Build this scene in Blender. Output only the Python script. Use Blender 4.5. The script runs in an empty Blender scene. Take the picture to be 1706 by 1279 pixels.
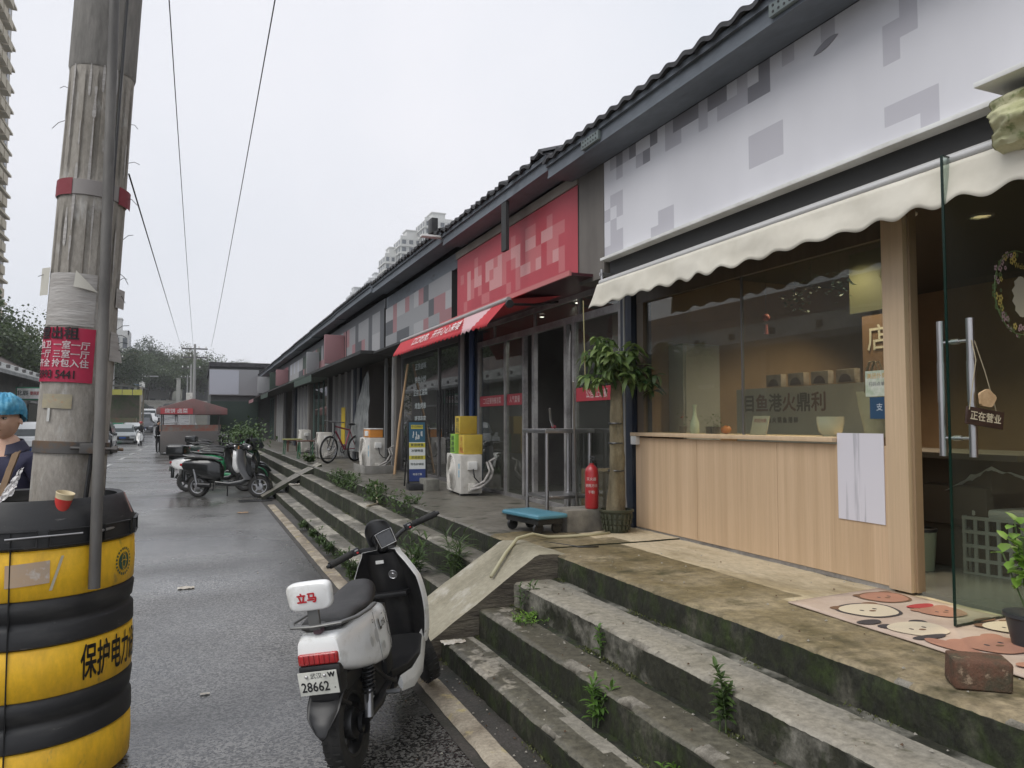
import bpy, bmesh, math, random
from mathutils import Vector, Matrix, Euler, noise
R = math.radians
PI = math.pi
sc = bpy.context.scene
COL = sc.collection

# ---------------------------------------------------------------- camera
cam_d = bpy.data.cameras.new('camera')
cam = bpy.data.objects.new('camera', cam_d)
COL.objects.link(cam)
cam.location = (0, 0, 1.7)
cam.rotation_euler = (R(90 + 2.908), 0, R(-22.756))
cam_d.sensor_width = 36
cam_d.lens = 1250 / 1706 * 36
cam_d.clip_start = 0.05
cam_d.clip_end = 3000
sc.camera = cam
# ---------------------------------------------------------------- world, overcast
SUN_EL, SUN_AZ = 52, 250
w = bpy.data.worlds.new('World')
sc.world = w
w.use_nodes = True
nt = w.node_tree
nt.nodes.clear()
o = nt.nodes.new('ShaderNodeOutputWorld')
bg = nt.nodes.new('ShaderNodeBackground')
sky = nt.nodes.new('ShaderNodeTexSky')
sky.sky_type = 'NISHITA'
sky.sun_disc = False
sky.sun_elevation = R(SUN_EL)
sky.sun_rotation = R(SUN_AZ)
sky.dust_density = 4
hs = nt.nodes.new('ShaderNodeHueSaturation')
hs.inputs['Saturation'].default_value = 0.25
mx = nt.nodes.new('ShaderNodeMix')
mx.data_type = 'RGBA'
mx.inputs[0].default_value = 0.88
tc = nt.nodes.new('ShaderNodeTexCoord')
nz = nt.nodes.new('ShaderNodeTexNoise')
nz.inputs['Scale'].default_value = 1.3
nz.inputs['Detail'].default_value = 5
cr = nt.nodes.new('ShaderNodeValToRGB')
cr.color_ramp.elements[0].position = 0.36
cr.color_ramp.elements[0].color = (5.6, 5.95, 6.55, 1)
cr.color_ramp.elements[1].position = 0.72
cr.color_ramp.elements[1].color = (7.0, 7.0, 7.4, 1)
nt.links.new(tc.outputs['Generated'], nz.inputs['Vector'])
nt.links.new(nz.outputs['Fac'], cr.inputs['Fac'])
nt.links.new(sky.outputs['Color'], hs.inputs['Color'])
nt.links.new(hs.outputs['Color'], mx.inputs[6])
nt.links.new(cr.outputs['Color'], mx.inputs[7])
nt.links.new(mx.outputs[2], bg.inputs['Color'])
bg.inputs['Strength'].default_value = 0.11
nt.links.new(bg.outputs['Background'], o.inputs['Surface'])
sd = bpy.data.lights.new('sun', 'SUN')
sd.energy = 1.35
sd.angle = R(40)
sd.color = (1, 0.97, 0.92)
sun = bpy.data.objects.new('sun', sd)
COL.objects.link(sun)
# direction towards the sun: azimuth measured clockwise from +Y
_az = R(SUN_AZ)
_d = Vector((math.sin(_az) * math.cos(R(SUN_EL)), math.cos(_az) * math.cos(R(SUN_EL)), math.sin(R(SUN_EL))))
sun.rotation_euler = _d.to_track_quat('Z', 'Y').to_euler()
sc.view_settings.view_transform = 'Standard'
sc.view_settings.look = 'None'
sc.view_settings.gamma = 1
sc.view_settings.exposure = 0.42
sc.render.engine = 'CYCLES'
sc.cycles.max_bounces = 6
sc.cycles.transparent_max_bounces = 12

# ---------------------------------------------------------------- materials
def M(name, c, rough=0.6, metal=0.0, c2=None, ns=4.0, lo=0.4, hi=0.65, stretch=(1, 1, 1), c3=None, ns3=20, lo3=0.55, hi3=0.65,
      bump=0.0, bs=60, emit=None, es=0, world=False, spec=0.5, rough2=None, coat=0, sub=0, detail=6, var=0.0, bstretch=None):
    """procedural principled material: base colour c, noise patches of c2, finer speckle of c3, noise bump"""
    m = bpy.data.materials.new(name)
    m.use_nodes = True
    t = m.node_tree
    N, L = t.nodes, t.links
    b = N['Principled BSDF']
    b.inputs['Roughness'].default_value = rough
    b.inputs['Metallic'].default_value = metal
    b.inputs['Specular IOR Level'].default_value = spec
    if coat: b.inputs['Coat Weight'].default_value = coat; b.inputs['Coat Roughness'].default_value = .08
    if sub:
        b.inputs['Subsurface Weight'].default_value = sub
        b.inputs['Subsurface Radius'].default_value = (.02, .008, .004)
        b.inputs['Subsurface Scale'].default_value = .5
    if world:
        g = N.new('ShaderNodeNewGeometry'); vec = g.outputs['Position']
    else:
        g = N.new('ShaderNodeTexCoord'); vec = g.outputs['Object']
    mp = N.new('ShaderNodeMapping'); mp.inputs['Scale'].default_value = stretch
    L.new(vec, mp.inputs['Vector'])
    col = N.new('ShaderNodeRGB'); col.outputs[0].default_value = (*c, 1); cur = col.outputs[0]
    def patches(cur, cc, s, a, bb, det):
        n = N.new('ShaderNodeTexNoise'); n.inputs['Scale'].default_value = s; n.inputs['Detail'].default_value = det
        n.inputs['Roughness'].default_value = .62
        L.new(mp.outputs[0], n.inputs['Vector'])
        r = N.new('ShaderNodeMapRange'); r.inputs[1].default_value = a; r.inputs[2].default_value = bb
        L.new(n.outputs['Fac'], r.inputs[0])
        x = N.new('ShaderNodeMix'); x.data_type = 'RGBA'
        L.new(r.outputs[0], x.inputs[0]); L.new(cur, x.inputs[6]); x.inputs[7].default_value = (*cc, 1)
        return x.outputs[2], r.outputs[0]
    if c2:
        cur, f2 = patches(cur, c2, ns, lo, hi, detail)
        if rough2 is not None:
            q = N.new('ShaderNodeMapRange'); q.inputs[3].default_value = rough; q.inputs[4].default_value = rough2
            L.new(f2, q.inputs[0]); L.new(q.outputs[0], b.inputs['Roughness'])
    if c3: cur, _ = patches(cur, c3, ns3, lo3, hi3, 5)
    if var:
        n = N.new('ShaderNodeTexNoise'); n.inputs['Scale'].default_value = ns * 14; n.inputs['Detail'].default_value = 9; n.inputs['Roughness'].default_value = .7
        L.new(mp.outputs[0], n.inputs['Vector'])
        r = N.new('ShaderNodeMapRange'); r.inputs[1].default_value = .3; r.inputs[2].default_value = .7
        r.inputs[3].default_value = 1 - var; r.inputs[4].default_value = 1 + var
        L.new(n.outputs['Fac'], r.inputs[0])
        v = N.new('ShaderNodeVectorMath'); v.operation = 'SCALE'
        L.new(cur, v.inputs[0]); L.new(r.outputs[0], v.inputs['Scale']); cur = v.outputs[0]
    L.new(cur, b.inputs['Base Color'])
    if bump:
        n = N.new('ShaderNodeTexNoise'); n.inputs['Scale'].default_value = bs; n.inputs['Detail'].default_value = 5
        if bstretch:
            m2 = N.new('ShaderNodeMapping'); m2.inputs['Scale'].default_value = bstretch
            L.new(vec, m2.inputs['Vector']); L.new(m2.outputs[0], n.inputs['Vector'])
        else: L.new(mp.outputs[0], n.inputs['Vector'])
        bp = N.new('ShaderNodeBump'); bp.inputs['Strength'].default_value = 1; bp.inputs['Distance'].default_value = bump
        L.new(n.outputs['Fac'], bp.inputs['Height']); L.new(bp.outputs[0], b.inputs['Normal'])
    if emit:
        b.inputs['Emission Color'].default_value = (*emit, 1); b.inputs['Emission Strength'].default_value = es
    return m

def glass_mat(name, tint=(.9, .95, .93), base=.04, rough=0.0, dust=0.04):
    m = bpy.data.materials.new(name); m.use_nodes = True
    t = m.node_tree; N, L = t.nodes, t.links
    N.clear()
    out = N.new('ShaderNodeOutputMaterial')
    tr = N.new('ShaderNodeBsdfTransparent'); tr.inputs[0].default_value = (*tint, 1)
    gl = N.new('ShaderNodeBsdfGlossy'); gl.inputs['Roughness'].default_value = rough
    fr = N.new('ShaderNodeLayerWeight'); fr.inputs[0].default_value = .5
    pw = N.new('ShaderNodeMath'); pw.operation = 'POWER'; pw.inputs[1].default_value = 4.5; L.new(fr.outputs['Facing'], pw.inputs[0])
    ad = N.new('ShaderNodeMath'); ad.operation = 'ADD'; ad.inputs[1].default_value = base; ad.use_clamp = True
    L.new(pw.outputs[0], ad.inputs[0])
    mx = N.new('ShaderNodeMixShader'); L.new(ad.outputs[0], mx.inputs[0]); L.new(tr.outputs[0], mx.inputs[1]); L.new(gl.outputs[0], mx.inputs[2])
    df = N.new('ShaderNodeBsdfDiffuse'); df.inputs[0].default_value = (.4, .4, .38, 1)
    m2 = N.new('ShaderNodeMixShader'); m2.inputs[0].default_value = dust
    L.new(mx.outputs[0], m2.inputs[1]); L.new(df.outputs[0], m2.inputs[2])
    L.new(m2.outputs[0], out.inputs[0])
    return m

def leaf_mat(name, a, b, world=False):
    """foliage: colour varies leaf clump by leaf clump, a little light passes through"""
    m = bpy.data.materials.new(name); m.use_nodes = True
    t = m.node_tree; N, L = t.nodes, t.links
    p = N['Principled BSDF']; p.inputs['Roughness'].default_value = .5
    g = N.new('ShaderNodeNewGeometry')
    n = N.new('ShaderNodeTexNoise'); n.inputs['Scale'].default_value = 1.1; n.inputs['Detail'].default_value = 4
    L.new(g.outputs['Position'], n.inputs['Vector'])
    ad = N.new('ShaderNodeMath'); ad.operation = 'ADD'
    mu = N.new('ShaderNodeMath'); mu.operation = 'MULTIPLY'; mu.inputs[1].default_value = .5
    L.new(g.outputs['Random Per Island'], mu.inputs[0]); L.new(mu.outputs[0], ad.inputs[0]); L.new(n.outputs['Fac'], ad.inputs[1])
    r = N.new('ShaderNodeMapRange'); r.inputs[1].default_value = .4; r.inputs[2].default_value = 1.1
    L.new(ad.outputs[0], r.inputs[0])
    x = N.new('ShaderNodeMix'); x.data_type = 'RGBA'; x.inputs[6].default_value = (*a, 1); x.inputs[7].default_value = (*b, 1)
    L.new(r.outputs[0], x.inputs[0]); L.new(x.outputs[2], p.inputs['Base Color'])
    tl = N.new('ShaderNodeBsdfTranslucent'); L.new(x.outputs[2], tl.inputs[0])
    ms = N.new('ShaderNodeMixShader'); ms.inputs[0].default_value = .25
    L.new(p.outputs[0], ms.inputs[1]); L.new(tl.outputs[0], ms.inputs[2]); L.new(ms.outputs[0], N['Material Output'].inputs[0])
    return m

# ---------------------------------------------------------------- mesh building
def rotz(a): return Matrix.Rotation(a, 4, 'Z')
def basis(origin, xdir, ydir):
    x = Vector(xdir).normalized(); y = Vector(ydir).normalized(); z = x.cross(y)
    m = Matrix((x, y, z)).transposed().to_4x4(); m.translation = origin
    return m
_fonts = {}
_tcache = {}
def text_geo(s, size, bold=0.0, align='CENTER'):
    k = (s, size, bold, align)
    if k in _tcache: return _tcache[k]
    cu = bpy.data.curves.new('t', 'FONT'); cu.body = s; cu.size = size; cu.offset = bold; cu.align_x = align; cu.align_y = 'CENTER'
    cu.resolution_u = 2
    cu.offset = 0
    ob = bpy.data.objects.new('t', cu); COL.objects.link(ob)
    dg = bpy.context.evaluated_depsgraph_get(); dg.update()
    me = bpy.data.meshes.new_from_object(ob.evaluated_get(dg))
    v = [tuple(x.co) for x in me.vertices]; f = [tuple(p.vertices) for p in me.polygons]
    bpy.data.objects.remove(ob); bpy.data.curves.remove(cu); bpy.data.meshes.remove(me)
    if bold:      # thicken the strokes with shifted copies a hair apart
        v0, f0 = v, f; v, f = [], []
        for i, (dx, dy) in enumerate(((0, 0), (bold, 0), (-bold, 0), (0, bold), (0, -bold))):
            n0 = len(v); v = v + [(p[0] + dx, p[1] + dy, p[2] + i * size * .0015) for p in v0]; f = f + [tuple(q + n0 for q in g) for g in f0]
    _tcache[k] = (v, f)
    return v, f

class MB:
    def __init__(s): s.v = []; s.f = []; s.mi = []; s.m = Matrix(); s.cm = 0
    def add(s, v, f, m=None, mi=None):
        o = len(s.v); mm = s.m @ m if m is not None else s.m
        s.v += [tuple(mm @ Vector(p)) for p in v]
        s.f += [tuple(i + o for i in q) for q in f]
        s.mi += [s.cm if mi is None else mi] * len(f)
        return s
    def box(s, x0, x1, y0, y1, z0, z1, bev=0, seg=2, m=None, mi=None):
        if x0 > x1: x0, x1 = x1, x0
        if y0 > y1: y0, y1 = y1, y0
        if z0 > z1: z0, z1 = z1, z0
        v = [(x0, y0, z0), (x1, y0, z0), (x1, y1, z0), (x0, y1, z0), (x0, y0, z1), (x1, y0, z1), (x1, y1, z1), (x0, y1, z1)]
        f = [(0, 3, 2, 1), (4, 5, 6, 7), (0, 1, 5, 4), (1, 2, 6, 5), (2, 3, 7, 6), (3, 0, 4, 7)]
        if bev: v, f = bevel(v, f, bev, seg)
        return s.add(v, f, m, mi)
    def prism(s, pts, axis, a, b, bev=0, seg=2, m=None, mi=None):
        """closed polygon pts (2-D) swept from a to b along axis; pts are (y,z) for x, (x,z) for y, (x,y) for z"""
        n = len(pts)
        def P(p, t): return {'x': (t, p[0], p[1]), 'y': (p[0], t, p[1]), 'z': (p[0], p[1], t)}[axis]
        v = [P(p, a) for p in pts] + [P(p, b) for p in pts]
        f = [tuple(range(n))[::-1], tuple(range(n, 2 * n))] + [(i, (i + 1) % n, n + (i + 1) % n, n + i) for i in range(n)]
        bm = bmesh.new(); vs = [bm.verts.new(p) for p in v]
        for q in f: bm.faces.new([vs[i] for i in q])
        bmesh.ops.recalc_face_normals(bm, faces=bm.faces)
        if bev: bmesh.ops.bevel(bm, geom=bm.edges[:], offset=bev, segments=seg, affect='EDGES', profile=.6)
        bm.verts.index_update()
        v = [tuple(x.co) for x in bm.verts]; f = [tuple(x.index for x in q.verts) for q in bm.faces]; bm.free()
        return s.add(v, f, m, mi)
    def cyl(s, p0, p1, r0, r1=None, n=12, cap=True, m=None, mi=None):
        return s.tube([p0, p1], [r0, r0 if r1 is None else r1], n, cap, m, mi)
    def tube(s, pts, r, n=8, cap=True, m=None, mi=None, flat=1.0):
        pts = [Vector(p) for p in pts]
        rs = r if isinstance(r, (list, tuple)) else [r] * len(pts)
        v, f = [], []
        prev = None
        for i, p in enumerate(pts):
            d = (pts[min(i + 1, len(pts) - 1)] - pts[max(i - 1, 0)]).normalized()
            if prev is None:
                u = d.orthogonal().normalized()
                if abs(d.z) < .9: u = d.cross(Vector((0, 0, 1))).normalized()
            else: u = (prev - d * prev.dot(d)).normalized()
            prev = u; w_ = d.cross(u)
            for k in range(n):
                a = 2 * PI * k / n
                v.append(tuple(p + u * math.cos(a) * rs[i] + w_ * math.sin(a) * rs[i] * flat))
        for i in range(len(pts) - 1):
            for k in range(n):
                a, b = i * n + k, i * n + (k + 1) % n
                f.append((a, b, b + n, a + n))
        if cap: f += [tuple(range(n))[::-1], tuple(range(len(v) - n, len(v)))]
        return s.add(v, f, m, mi)
    def lathe(s, prof, c=(0, 0, 0), n=24, axis='z', a0=0, a1=2 * PI, m=None, mi=None):
        full = abs(a1 - a0 - 2 * PI) < 1e-6
        k = n if full else n + 1
        v, f = [], []
        for r, z in prof:
            for i in range(k):
                a = a0 + (a1 - a0) * i / n
                p = (r * math.cos(a), r * math.sin(a), z)
                if axis == 'x': p = (p[2], p[0], p[1])
                if axis == 'y': p = (p[1], p[2], p[0])
                v.append((p[0] + c[0], p[1] + c[1], p[2] + c[2]))
        for j in range(len(prof) - 1):
            for i in range(n):
                a, b = j * k + i, j * k + (i + 1) % k
                f.append((a, b, b + k, a + k))
        return s.add(v, f, m, mi)
    def sph(s, c, rx, ry=None, rz=None, n=12, m=None, mi=None):
        ry = rx if ry is None else ry; rz = rx if rz is None else rz
        pr = [(math.sin(PI * j / n), -math.cos(PI * j / n)) for j in range(n + 1)]
        pr[0] = (1e-4, -1); pr[-1] = (1e-4, 1)
        mm = Matrix.Translation(c) @ Matrix.Diagonal((rx, ry, rz, 1))
        return s.lathe(pr, n=n * 2, m=(m @ mm) if m is not None else mm, mi=mi)
    def grid(s, fn, nu, nv, m=None, mi=None, flip=False):
        v = [fn(i / nu, j / nv) for j in range(nv + 1) for i in range(nu + 1)]
        f = []
        for j in range(nv):
            for i in range(nu):
                a = j * (nu + 1) + i
                q = (a, a + 1, a + nu + 2, a + nu + 1)
                f.append(q[::-1] if flip else q)
        return s.add(v, f, m, mi)
    def loft(s, rings, closed=True, cap=True, m=None, mi=None):
        n = len(rings[0]); v = [p for r in rings for p in r]; f = []
        for j in range(len(rings) - 1):
            for i in range(n if closed else n - 1):
                a, b = j * n + i, j * n + (i + 1) % n
                f.append((a, b, b + n, a + n))
        if cap and closed: f += [tuple(range(n))[::-1], tuple(range(len(v) - n, len(v)))]
        return s.add(v, f, m, mi)
    def text(s, t, size, m, bold=0.0, mi=None, align='CENTER', bend=None, sx=1.0):
        v, f = text_geo(t, size, bold, align)
        v = [(p[0] * sx, p[1], p[2]) for p in v]
        if bend:      # cut the glyphs into narrow strips so that they can follow a curved surface
            bm = bmesh.new(); vs = [bm.verts.new(p) for p in v]
            for q in f:
                try: bm.faces.new([vs[i] for i in q])
                except ValueError: pass
            x0 = min(p[0] for p in v); x1 = max(p[0] for p in v); n = max(2, int((x1 - x0) / (size * .16)))
            for k in range(1, n):
                bmesh.ops.bisect_plane(bm, geom=bm.verts[:] + bm.edges[:] + bm.faces[:], plane_co=(x0 + (x1 - x0) * k / n, 0, 0), plane_no=(1, 0, 0))
            bm.verts.index_update(); v = [bend(tuple(q.co)) for q in bm.verts]; f = [tuple(q.index for q in g.verts) for g in bm.faces]; bm.free()
            return s.add(v, f, None, mi)
        return s.add(v, f, m, mi)
    def build(s, name, mats, parent=None, sharp=35, smooth=True, label=None):
        me = bpy.data.meshes.new(name)
        off = Vector((0, 0, 0))
        r_ = parent
        while r_ is not None and r_.parent is not None: r_ = r_.parent
        if r_ is not None and r_.get('_w'): off = r_.location
        me.from_pydata([(p[0] - off[0], p[1] - off[1], p[2] - off[2]) for p in s.v], [], s.f)
        if not isinstance(mats, (list, tuple)): mats = [mats]
        for q in mats: me.materials.append(q)
        if len(mats) > 1: me.polygons.foreach_set('material_index', s.mi)
        if smooth:
            me.polygons.foreach_set('use_smooth', [True] * len(me.polygons))
            me.set_sharp_from_angle(angle=R(sharp))
        me.update()
        ob = bpy.data.objects.new(name, me); COL.objects.link(ob)
        if parent is not None: ob.parent = parent
        if label: ob['label'] = label
        return ob

def bevel(v, f, off, seg=2):
    bm = bmesh.new(); vs = [bm.verts.new(p) for p in v]
    for q in f: bm.faces.new([vs[i] for i in q])
    bmesh.ops.bevel(bm, geom=bm.edges[:], offset=off, segments=seg, affect='EDGES', profile=.6)
    bm.verts.index_update()
    v = [tuple(x.co) for x in bm.verts]; f = [tuple(x.index for x in q.verts) for q in bm.faces]
    bm.free()
    return v, f

def T(name, label, cat, loc=(0, 0, 0), rz=0, group=None, world=False, rx=0, ry=0):
    """a thing: Empty at its base. world=True: its parts are given in world coordinates"""
    o = bpy.data.objects.new(name, None); COL.objects.link(o)
    o.empty_display_size = .2
    o.location = loc; o.rotation_euler = (rx, ry, rz)
    o['label'] = label; o['category'] = cat
    if group: o['group'] = group
    if world: o['_w'] = 1
    return o
def tag(o, label=None, cat=None, group=None, kind=None):
    if label: o['label'] = label
    if cat: o['category'] = cat
    if group: o['group'] = group
    if kind: o['kind'] = kind
    return o
def copy_tree(o, parent=None):
    c = o.copy(); COL.objects.link(c); c.parent = parent
    for ch in list(o.children): copy_tree(ch, c)
    return c
def ob1(name, mb, mats, label, cat, group=None, origin=None, **k):
    """a thing that is one mesh, origin moved to its base"""
    c = origin or (sum(p[0] for p in mb.v) / len(mb.v), sum(p[1] for p in mb.v) / len(mb.v), min(p[2] for p in mb.v))
    mb.v = [(p[0] - c[0], p[1] - c[1], p[2] - c[2]) for p in mb.v]
    o = mb.build(name, mats, **k); o.location = c
    return tag(o, label, cat, group)
rnd = random.Random(7)
def fbm(x, y=0.0, z=0.0, o=4): return noise.fractal(Vector((x, y, z)), 1.0, 2.0, o)
# ================================================================ materials used widely
m_tread = M('wet_concrete_tread', (.145, .133, .108), .5, c2=(.34, .315, .265), ns=1.3, lo=.50, hi=.60, c3=(.035, .038, .018), ns3=3.5, lo3=.54, hi3=.70,
            bump=.004, bs=45, world=True, var=.5, rough2=.8)
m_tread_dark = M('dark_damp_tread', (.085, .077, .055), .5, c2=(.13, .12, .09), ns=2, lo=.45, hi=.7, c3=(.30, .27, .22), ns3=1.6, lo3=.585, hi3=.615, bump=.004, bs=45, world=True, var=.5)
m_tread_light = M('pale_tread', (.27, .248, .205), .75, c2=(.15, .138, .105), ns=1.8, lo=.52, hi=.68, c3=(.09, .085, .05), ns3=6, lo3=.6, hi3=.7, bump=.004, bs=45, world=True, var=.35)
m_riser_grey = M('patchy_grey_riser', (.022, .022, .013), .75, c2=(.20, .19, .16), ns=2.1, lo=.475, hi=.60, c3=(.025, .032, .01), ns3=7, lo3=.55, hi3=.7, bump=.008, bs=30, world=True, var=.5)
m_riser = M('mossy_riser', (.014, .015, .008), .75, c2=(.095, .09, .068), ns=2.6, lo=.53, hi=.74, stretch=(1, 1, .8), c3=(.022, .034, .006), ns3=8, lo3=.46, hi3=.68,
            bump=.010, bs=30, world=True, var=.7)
m_chip = M('chipped_concrete', (.24, .22, .185), .9, c2=(.11, .10, .08), ns=14, bump=.006, bs=60, world=True, var=.3)
m_plat = M('platform_concrete', (.150, .118, .060), .6, c2=(.27, .22, .14), ns=1.4, lo=.44, hi=.60, c3=(.06, .052, .022), ns3=3.3, lo3=.52, hi3=.68,
           bump=.004, bs=60, world=True, var=.45, rough2=.85)
m_platdry = M('dry_concrete', (.50, .42, .29), .85, c2=(.34, .275, .17), ns=2.2, lo=.48, hi=.62, stretch=(1, .45, 1), bump=.003, bs=70, world=True, var=.22)
m_platwet = M('dark_wet_concrete', (.13, .12, .10), .38, c2=(.15, .137, .115), ns=.9, lo=.45, hi=.62, c3=(.04, .042, .028), ns3=4, bump=.003, bs=60, world=True, var=.3, rough2=.6)
m_ramp = M('ramp_concrete', (.33, .30, .225), .8, c2=(.20, .18, .125), ns=1.7, lo=.46, hi=.66, c3=(.45, .42, .36), ns3=4, lo3=.56, hi3=.72, bump=.003, bs=40, world=True, var=.2)
m_rampside = M('ramp_side', (.12, .105, .08), .9, c2=(.06, .05, .04), ns=3, stretch=(1, 1, 5), bump=.015, bs=9, world=True, var=.4)
m_curb = M('worn_kerb_line', (.37, .32, .25), .8, c2=(.19, .155, .115), ns=3.2, lo=.40, hi=.6, c3=(.44, .36, .17), ns3=7, lo3=.58, hi3=.7, bump=.004, bs=60, world=True, var=.35)
m_gut = M('gutter_concrete', (.06, .052, .045), .6, c2=(.03, .03, .022), ns=3, c3=(.12, .1, .09), ns3=30, lo3=.62, hi3=.7, bump=.005, bs=50, world=True, var=.35)

def asphalt():
    m = bpy.data.materials.new('wet_asphalt'); m.use_nodes = True
    t = m.node_tree; N, L = t.nodes, t.links; b = N['Principled BSDF']
    g = N.new('ShaderNodeNewGeometry')
    v = N.new('ShaderNodeTexVoronoi'); v.inputs['Scale'].default_value = 85; L.new(g.outputs['Position'], v.inputs['Vector'])
    r = N.new('ShaderNodeMapRange'); r.inputs[1].default_value = .22; r.inputs[2].default_value = .82; r.inputs[3].default_value = .006; r.inputs[4].default_value = .185
    sep = N.new('ShaderNodeSeparateColor'); L.new(v.outputs['Color'], sep.inputs[0]); L.new(sep.outputs[0], r.inputs[0])
    n = N.new('ShaderNodeTexNoise'); n.inputs['Scale'].default_value = .45; n.inputs['Detail'].default_value = 7; L.new(g.outputs['Position'], n.inputs['Vector'])
    r2 = N.new('ShaderNodeMapRange'); r2.inputs[1].default_value = .35; r2.inputs[2].default_value = .65; r2.inputs[3].default_value = .5; r2.inputs[4].default_value = 1.35
    L.new(n.outputs['Fac'], r2.inputs[0])
    n4 = N.new('ShaderNodeTexNoise'); n4.inputs['Scale'].default_value = 350; n4.inputs['Detail'].default_value = 2; L.new(g.outputs['Position'], n4.inputs['Vector'])
    r4 = N.new('ShaderNodeMapRange'); r4.inputs[1].default_value = .35; r4.inputs[2].default_value = .7; r4.inputs[3].default_value = .6; r4.inputs[4].default_value = 1.5
    L.new(n4.outputs['Fac'], r4.inputs[0])
    mu0 = N.new('ShaderNodeMath'); mu0.operation = 'MULTIPLY'; L.new(r.outputs[0], mu0.inputs[0]); L.new(r2.outputs[0], mu0.inputs[1])
    mu = N.new('ShaderNodeMath'); mu.operation = 'MULTIPLY'; L.new(mu0.outputs[0], mu.inputs[0]); L.new(r4.outputs[0], mu.inputs[1])
    cc = N.new('ShaderNodeCombineColor'); 
    for i, k in enumerate((1.0, .965, .90)):
        q = N.new('ShaderNodeMath'); q.operation = 'MULTIPLY'; q.inputs[1].default_value = k; L.new(mu.outputs[0], q.inputs[0]); L.new(q.outputs[0], cc.inputs[i])
    L.new(cc.outputs[0], b.inputs['Base Color'])
    n3 = N.new('ShaderNodeTexNoise'); n3.inputs['Scale'].default_value = .35; n3.inputs['Detail'].default_value = 6
    mp = N.new('ShaderNodeMapping'); mp.inputs['Scale'].default_value = (1, 1.4, 1); L.new(g.outputs['Position'], mp.inputs[0]); L.new(mp.outputs[0], n3.inputs['Vector'])
    r3 = N.new('ShaderNodeMapRange'); r3.inputs[1].default_value = .38; r3.inputs[2].default_value = .62; r3.inputs[3].default_value = .18; r3.inputs[4].default_value = .42
    L.new(n3.outputs['Fac'], r3.inputs[0]); L.new(r3.outputs[0], b.inputs['Roughness'])
    bp = N.new('ShaderNodeBump'); bp.inputs['Distance'].default_value = .0012; bp.inputs['Strength'].default_value = .6
    L.new(v.outputs['Distance'], bp.inputs['Height']); L.new(bp.outputs[0], b.inputs['Normal'])
    b.inputs['Specular IOR Level'].default_value = .85
    return m
m_asph = asphalt()
m_ground = M('ground_dirt', (.07, .065, .05), .9, c2=(.04, .05, .025), ns=.3, world=True, var=.3)
m_pave = M('left_pavement', (.16, .155, .145), .7, c2=(.09, .088, .08), ns=.8, world=True, var=.2)

# ================================================================ ground, road
def gz(y):
    if y < 62: return 0.0
    if y < 150:
        t = (y - 62) / 88.0
        return 3.7 * (t * t * (2.1 - 1.1 * t))
    return 3.7
def rx(y):
    t = min(1, max(0, (y - 62) / 88)); return -2.6 * t * t * (3 - 2 * t)
ys = [-120, -60, -20, 0, 5, 10, 20, 30, 45, 55] + list(range(60, 152, 3)) + [160, 166]
def hillz(x, y):
    b = gz(y)
    if y > 166: b = 3.7 + min(16, (y - 166) * .12)
    return b
bm_ = MB()
yy = ys + [175, 190, 220, 260, 320, 420, 450]
xx = [-420, -300, -120, -60, -30, -14, -8.5, -3, 1.9, 8, 30, 60, 120, 300, 420]
vs = [(x, y, hillz(x, y) - .06) for y in yy for x in xx]
fs = []
for j in range(len(yy) - 1):
    for i in range(len(xx) - 1):
        a = j * len(xx) + i; fs.append((a, a + 1, a + len(xx) + 1, a + len(xx)))
bm_.add(vs, fs)
tag(bm_.build('ground', m_ground), kind='structure')
def strip(x0, x1, dz, ylist, follow=True):
    b = MB(); v = []; f = []
    for y in ylist:
        s = rx(y) if follow else 0
        v += [(x0 + s, y, gz(y) + dz), (x1 + s, y, gz(y) + dz)]
    for j in range(len(ylist) - 1): f.append((2 * j, 2 * j + 1, 2 * j + 3, 2 * j + 2))
    b.add(v, f); return b
ry = [-60, -10, 0, 5, 10, 15, 20, 30, 40, 50] + list(range(58, 158, 3))
tag(strip(-7.6, 1.30, 0, ry).build('road', m_asph), kind='structure')
tag(strip(-60, 60, -.004, [150, 153, 158, 162]).build('cross_road', m_asph), kind='structure')
b = strip(-60, -7.6, .13, ry); 
for j in range(len(ry) - 1):
    y0, y1 = ry[j], ry[j + 1]
    b.add([(-7.6 + rx(y0), y0, gz(y0) - .02), (-7.6 + rx(y1), y1, gz(y1) - .02), (-7.6 + rx(y1), y1, gz(y1) + .13), (-7.6 + rx(y0), y0, gz(y0) + .13)], [(0, 1, 2, 3)])
tag(b.build('pavement', m_pave), kind='structure')
# worn kerb line beside the steps, and the gutter
b = MB(); n = 420; v = []; f = []
for i in range(n + 1):
    y = -3 + (16.1 + 3) * i / n
    e0 = .008 * fbm(y * 6, 3) ; e1 = .008 * fbm(y * 5, 9)
    v += [(1.36 + e0, y, .006), (1.385 + e0, y, .02), (1.49 + e1, y, .022), (1.505 + e1, y, .006)]
    if i: 
        a = 4 * (i - 1); f += [(a + k, a + k + 1, a + k + 5, a + k + 4) for k in range(3)]
b.add(v, f)
tag(b.build('kerb_line', m_curb), kind='structure')
b = MB(); b.grid(lambda u, t: (1.30 + .4 * u, -5 + 65 * t, .002 + (.012 if u > .99 else 0)), 4, 60)
tag(b.build('gutter', m_gut), kind='structure')
# white dashes along the road's centre
md = M('road_paint', (.52, .52, .5), .6, c2=(.2, .2, .2), ns=5, lo=.42, hi=.6, world=True)
b = MB()
for y0 in (14, 20, 26, 32, 38, 44, 50, 56):
    b.box(-3.24, -3.1, y0, y0 + 2.6, .004, .006)
tag(b.build('road_marking', md), kind='structure')

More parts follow.
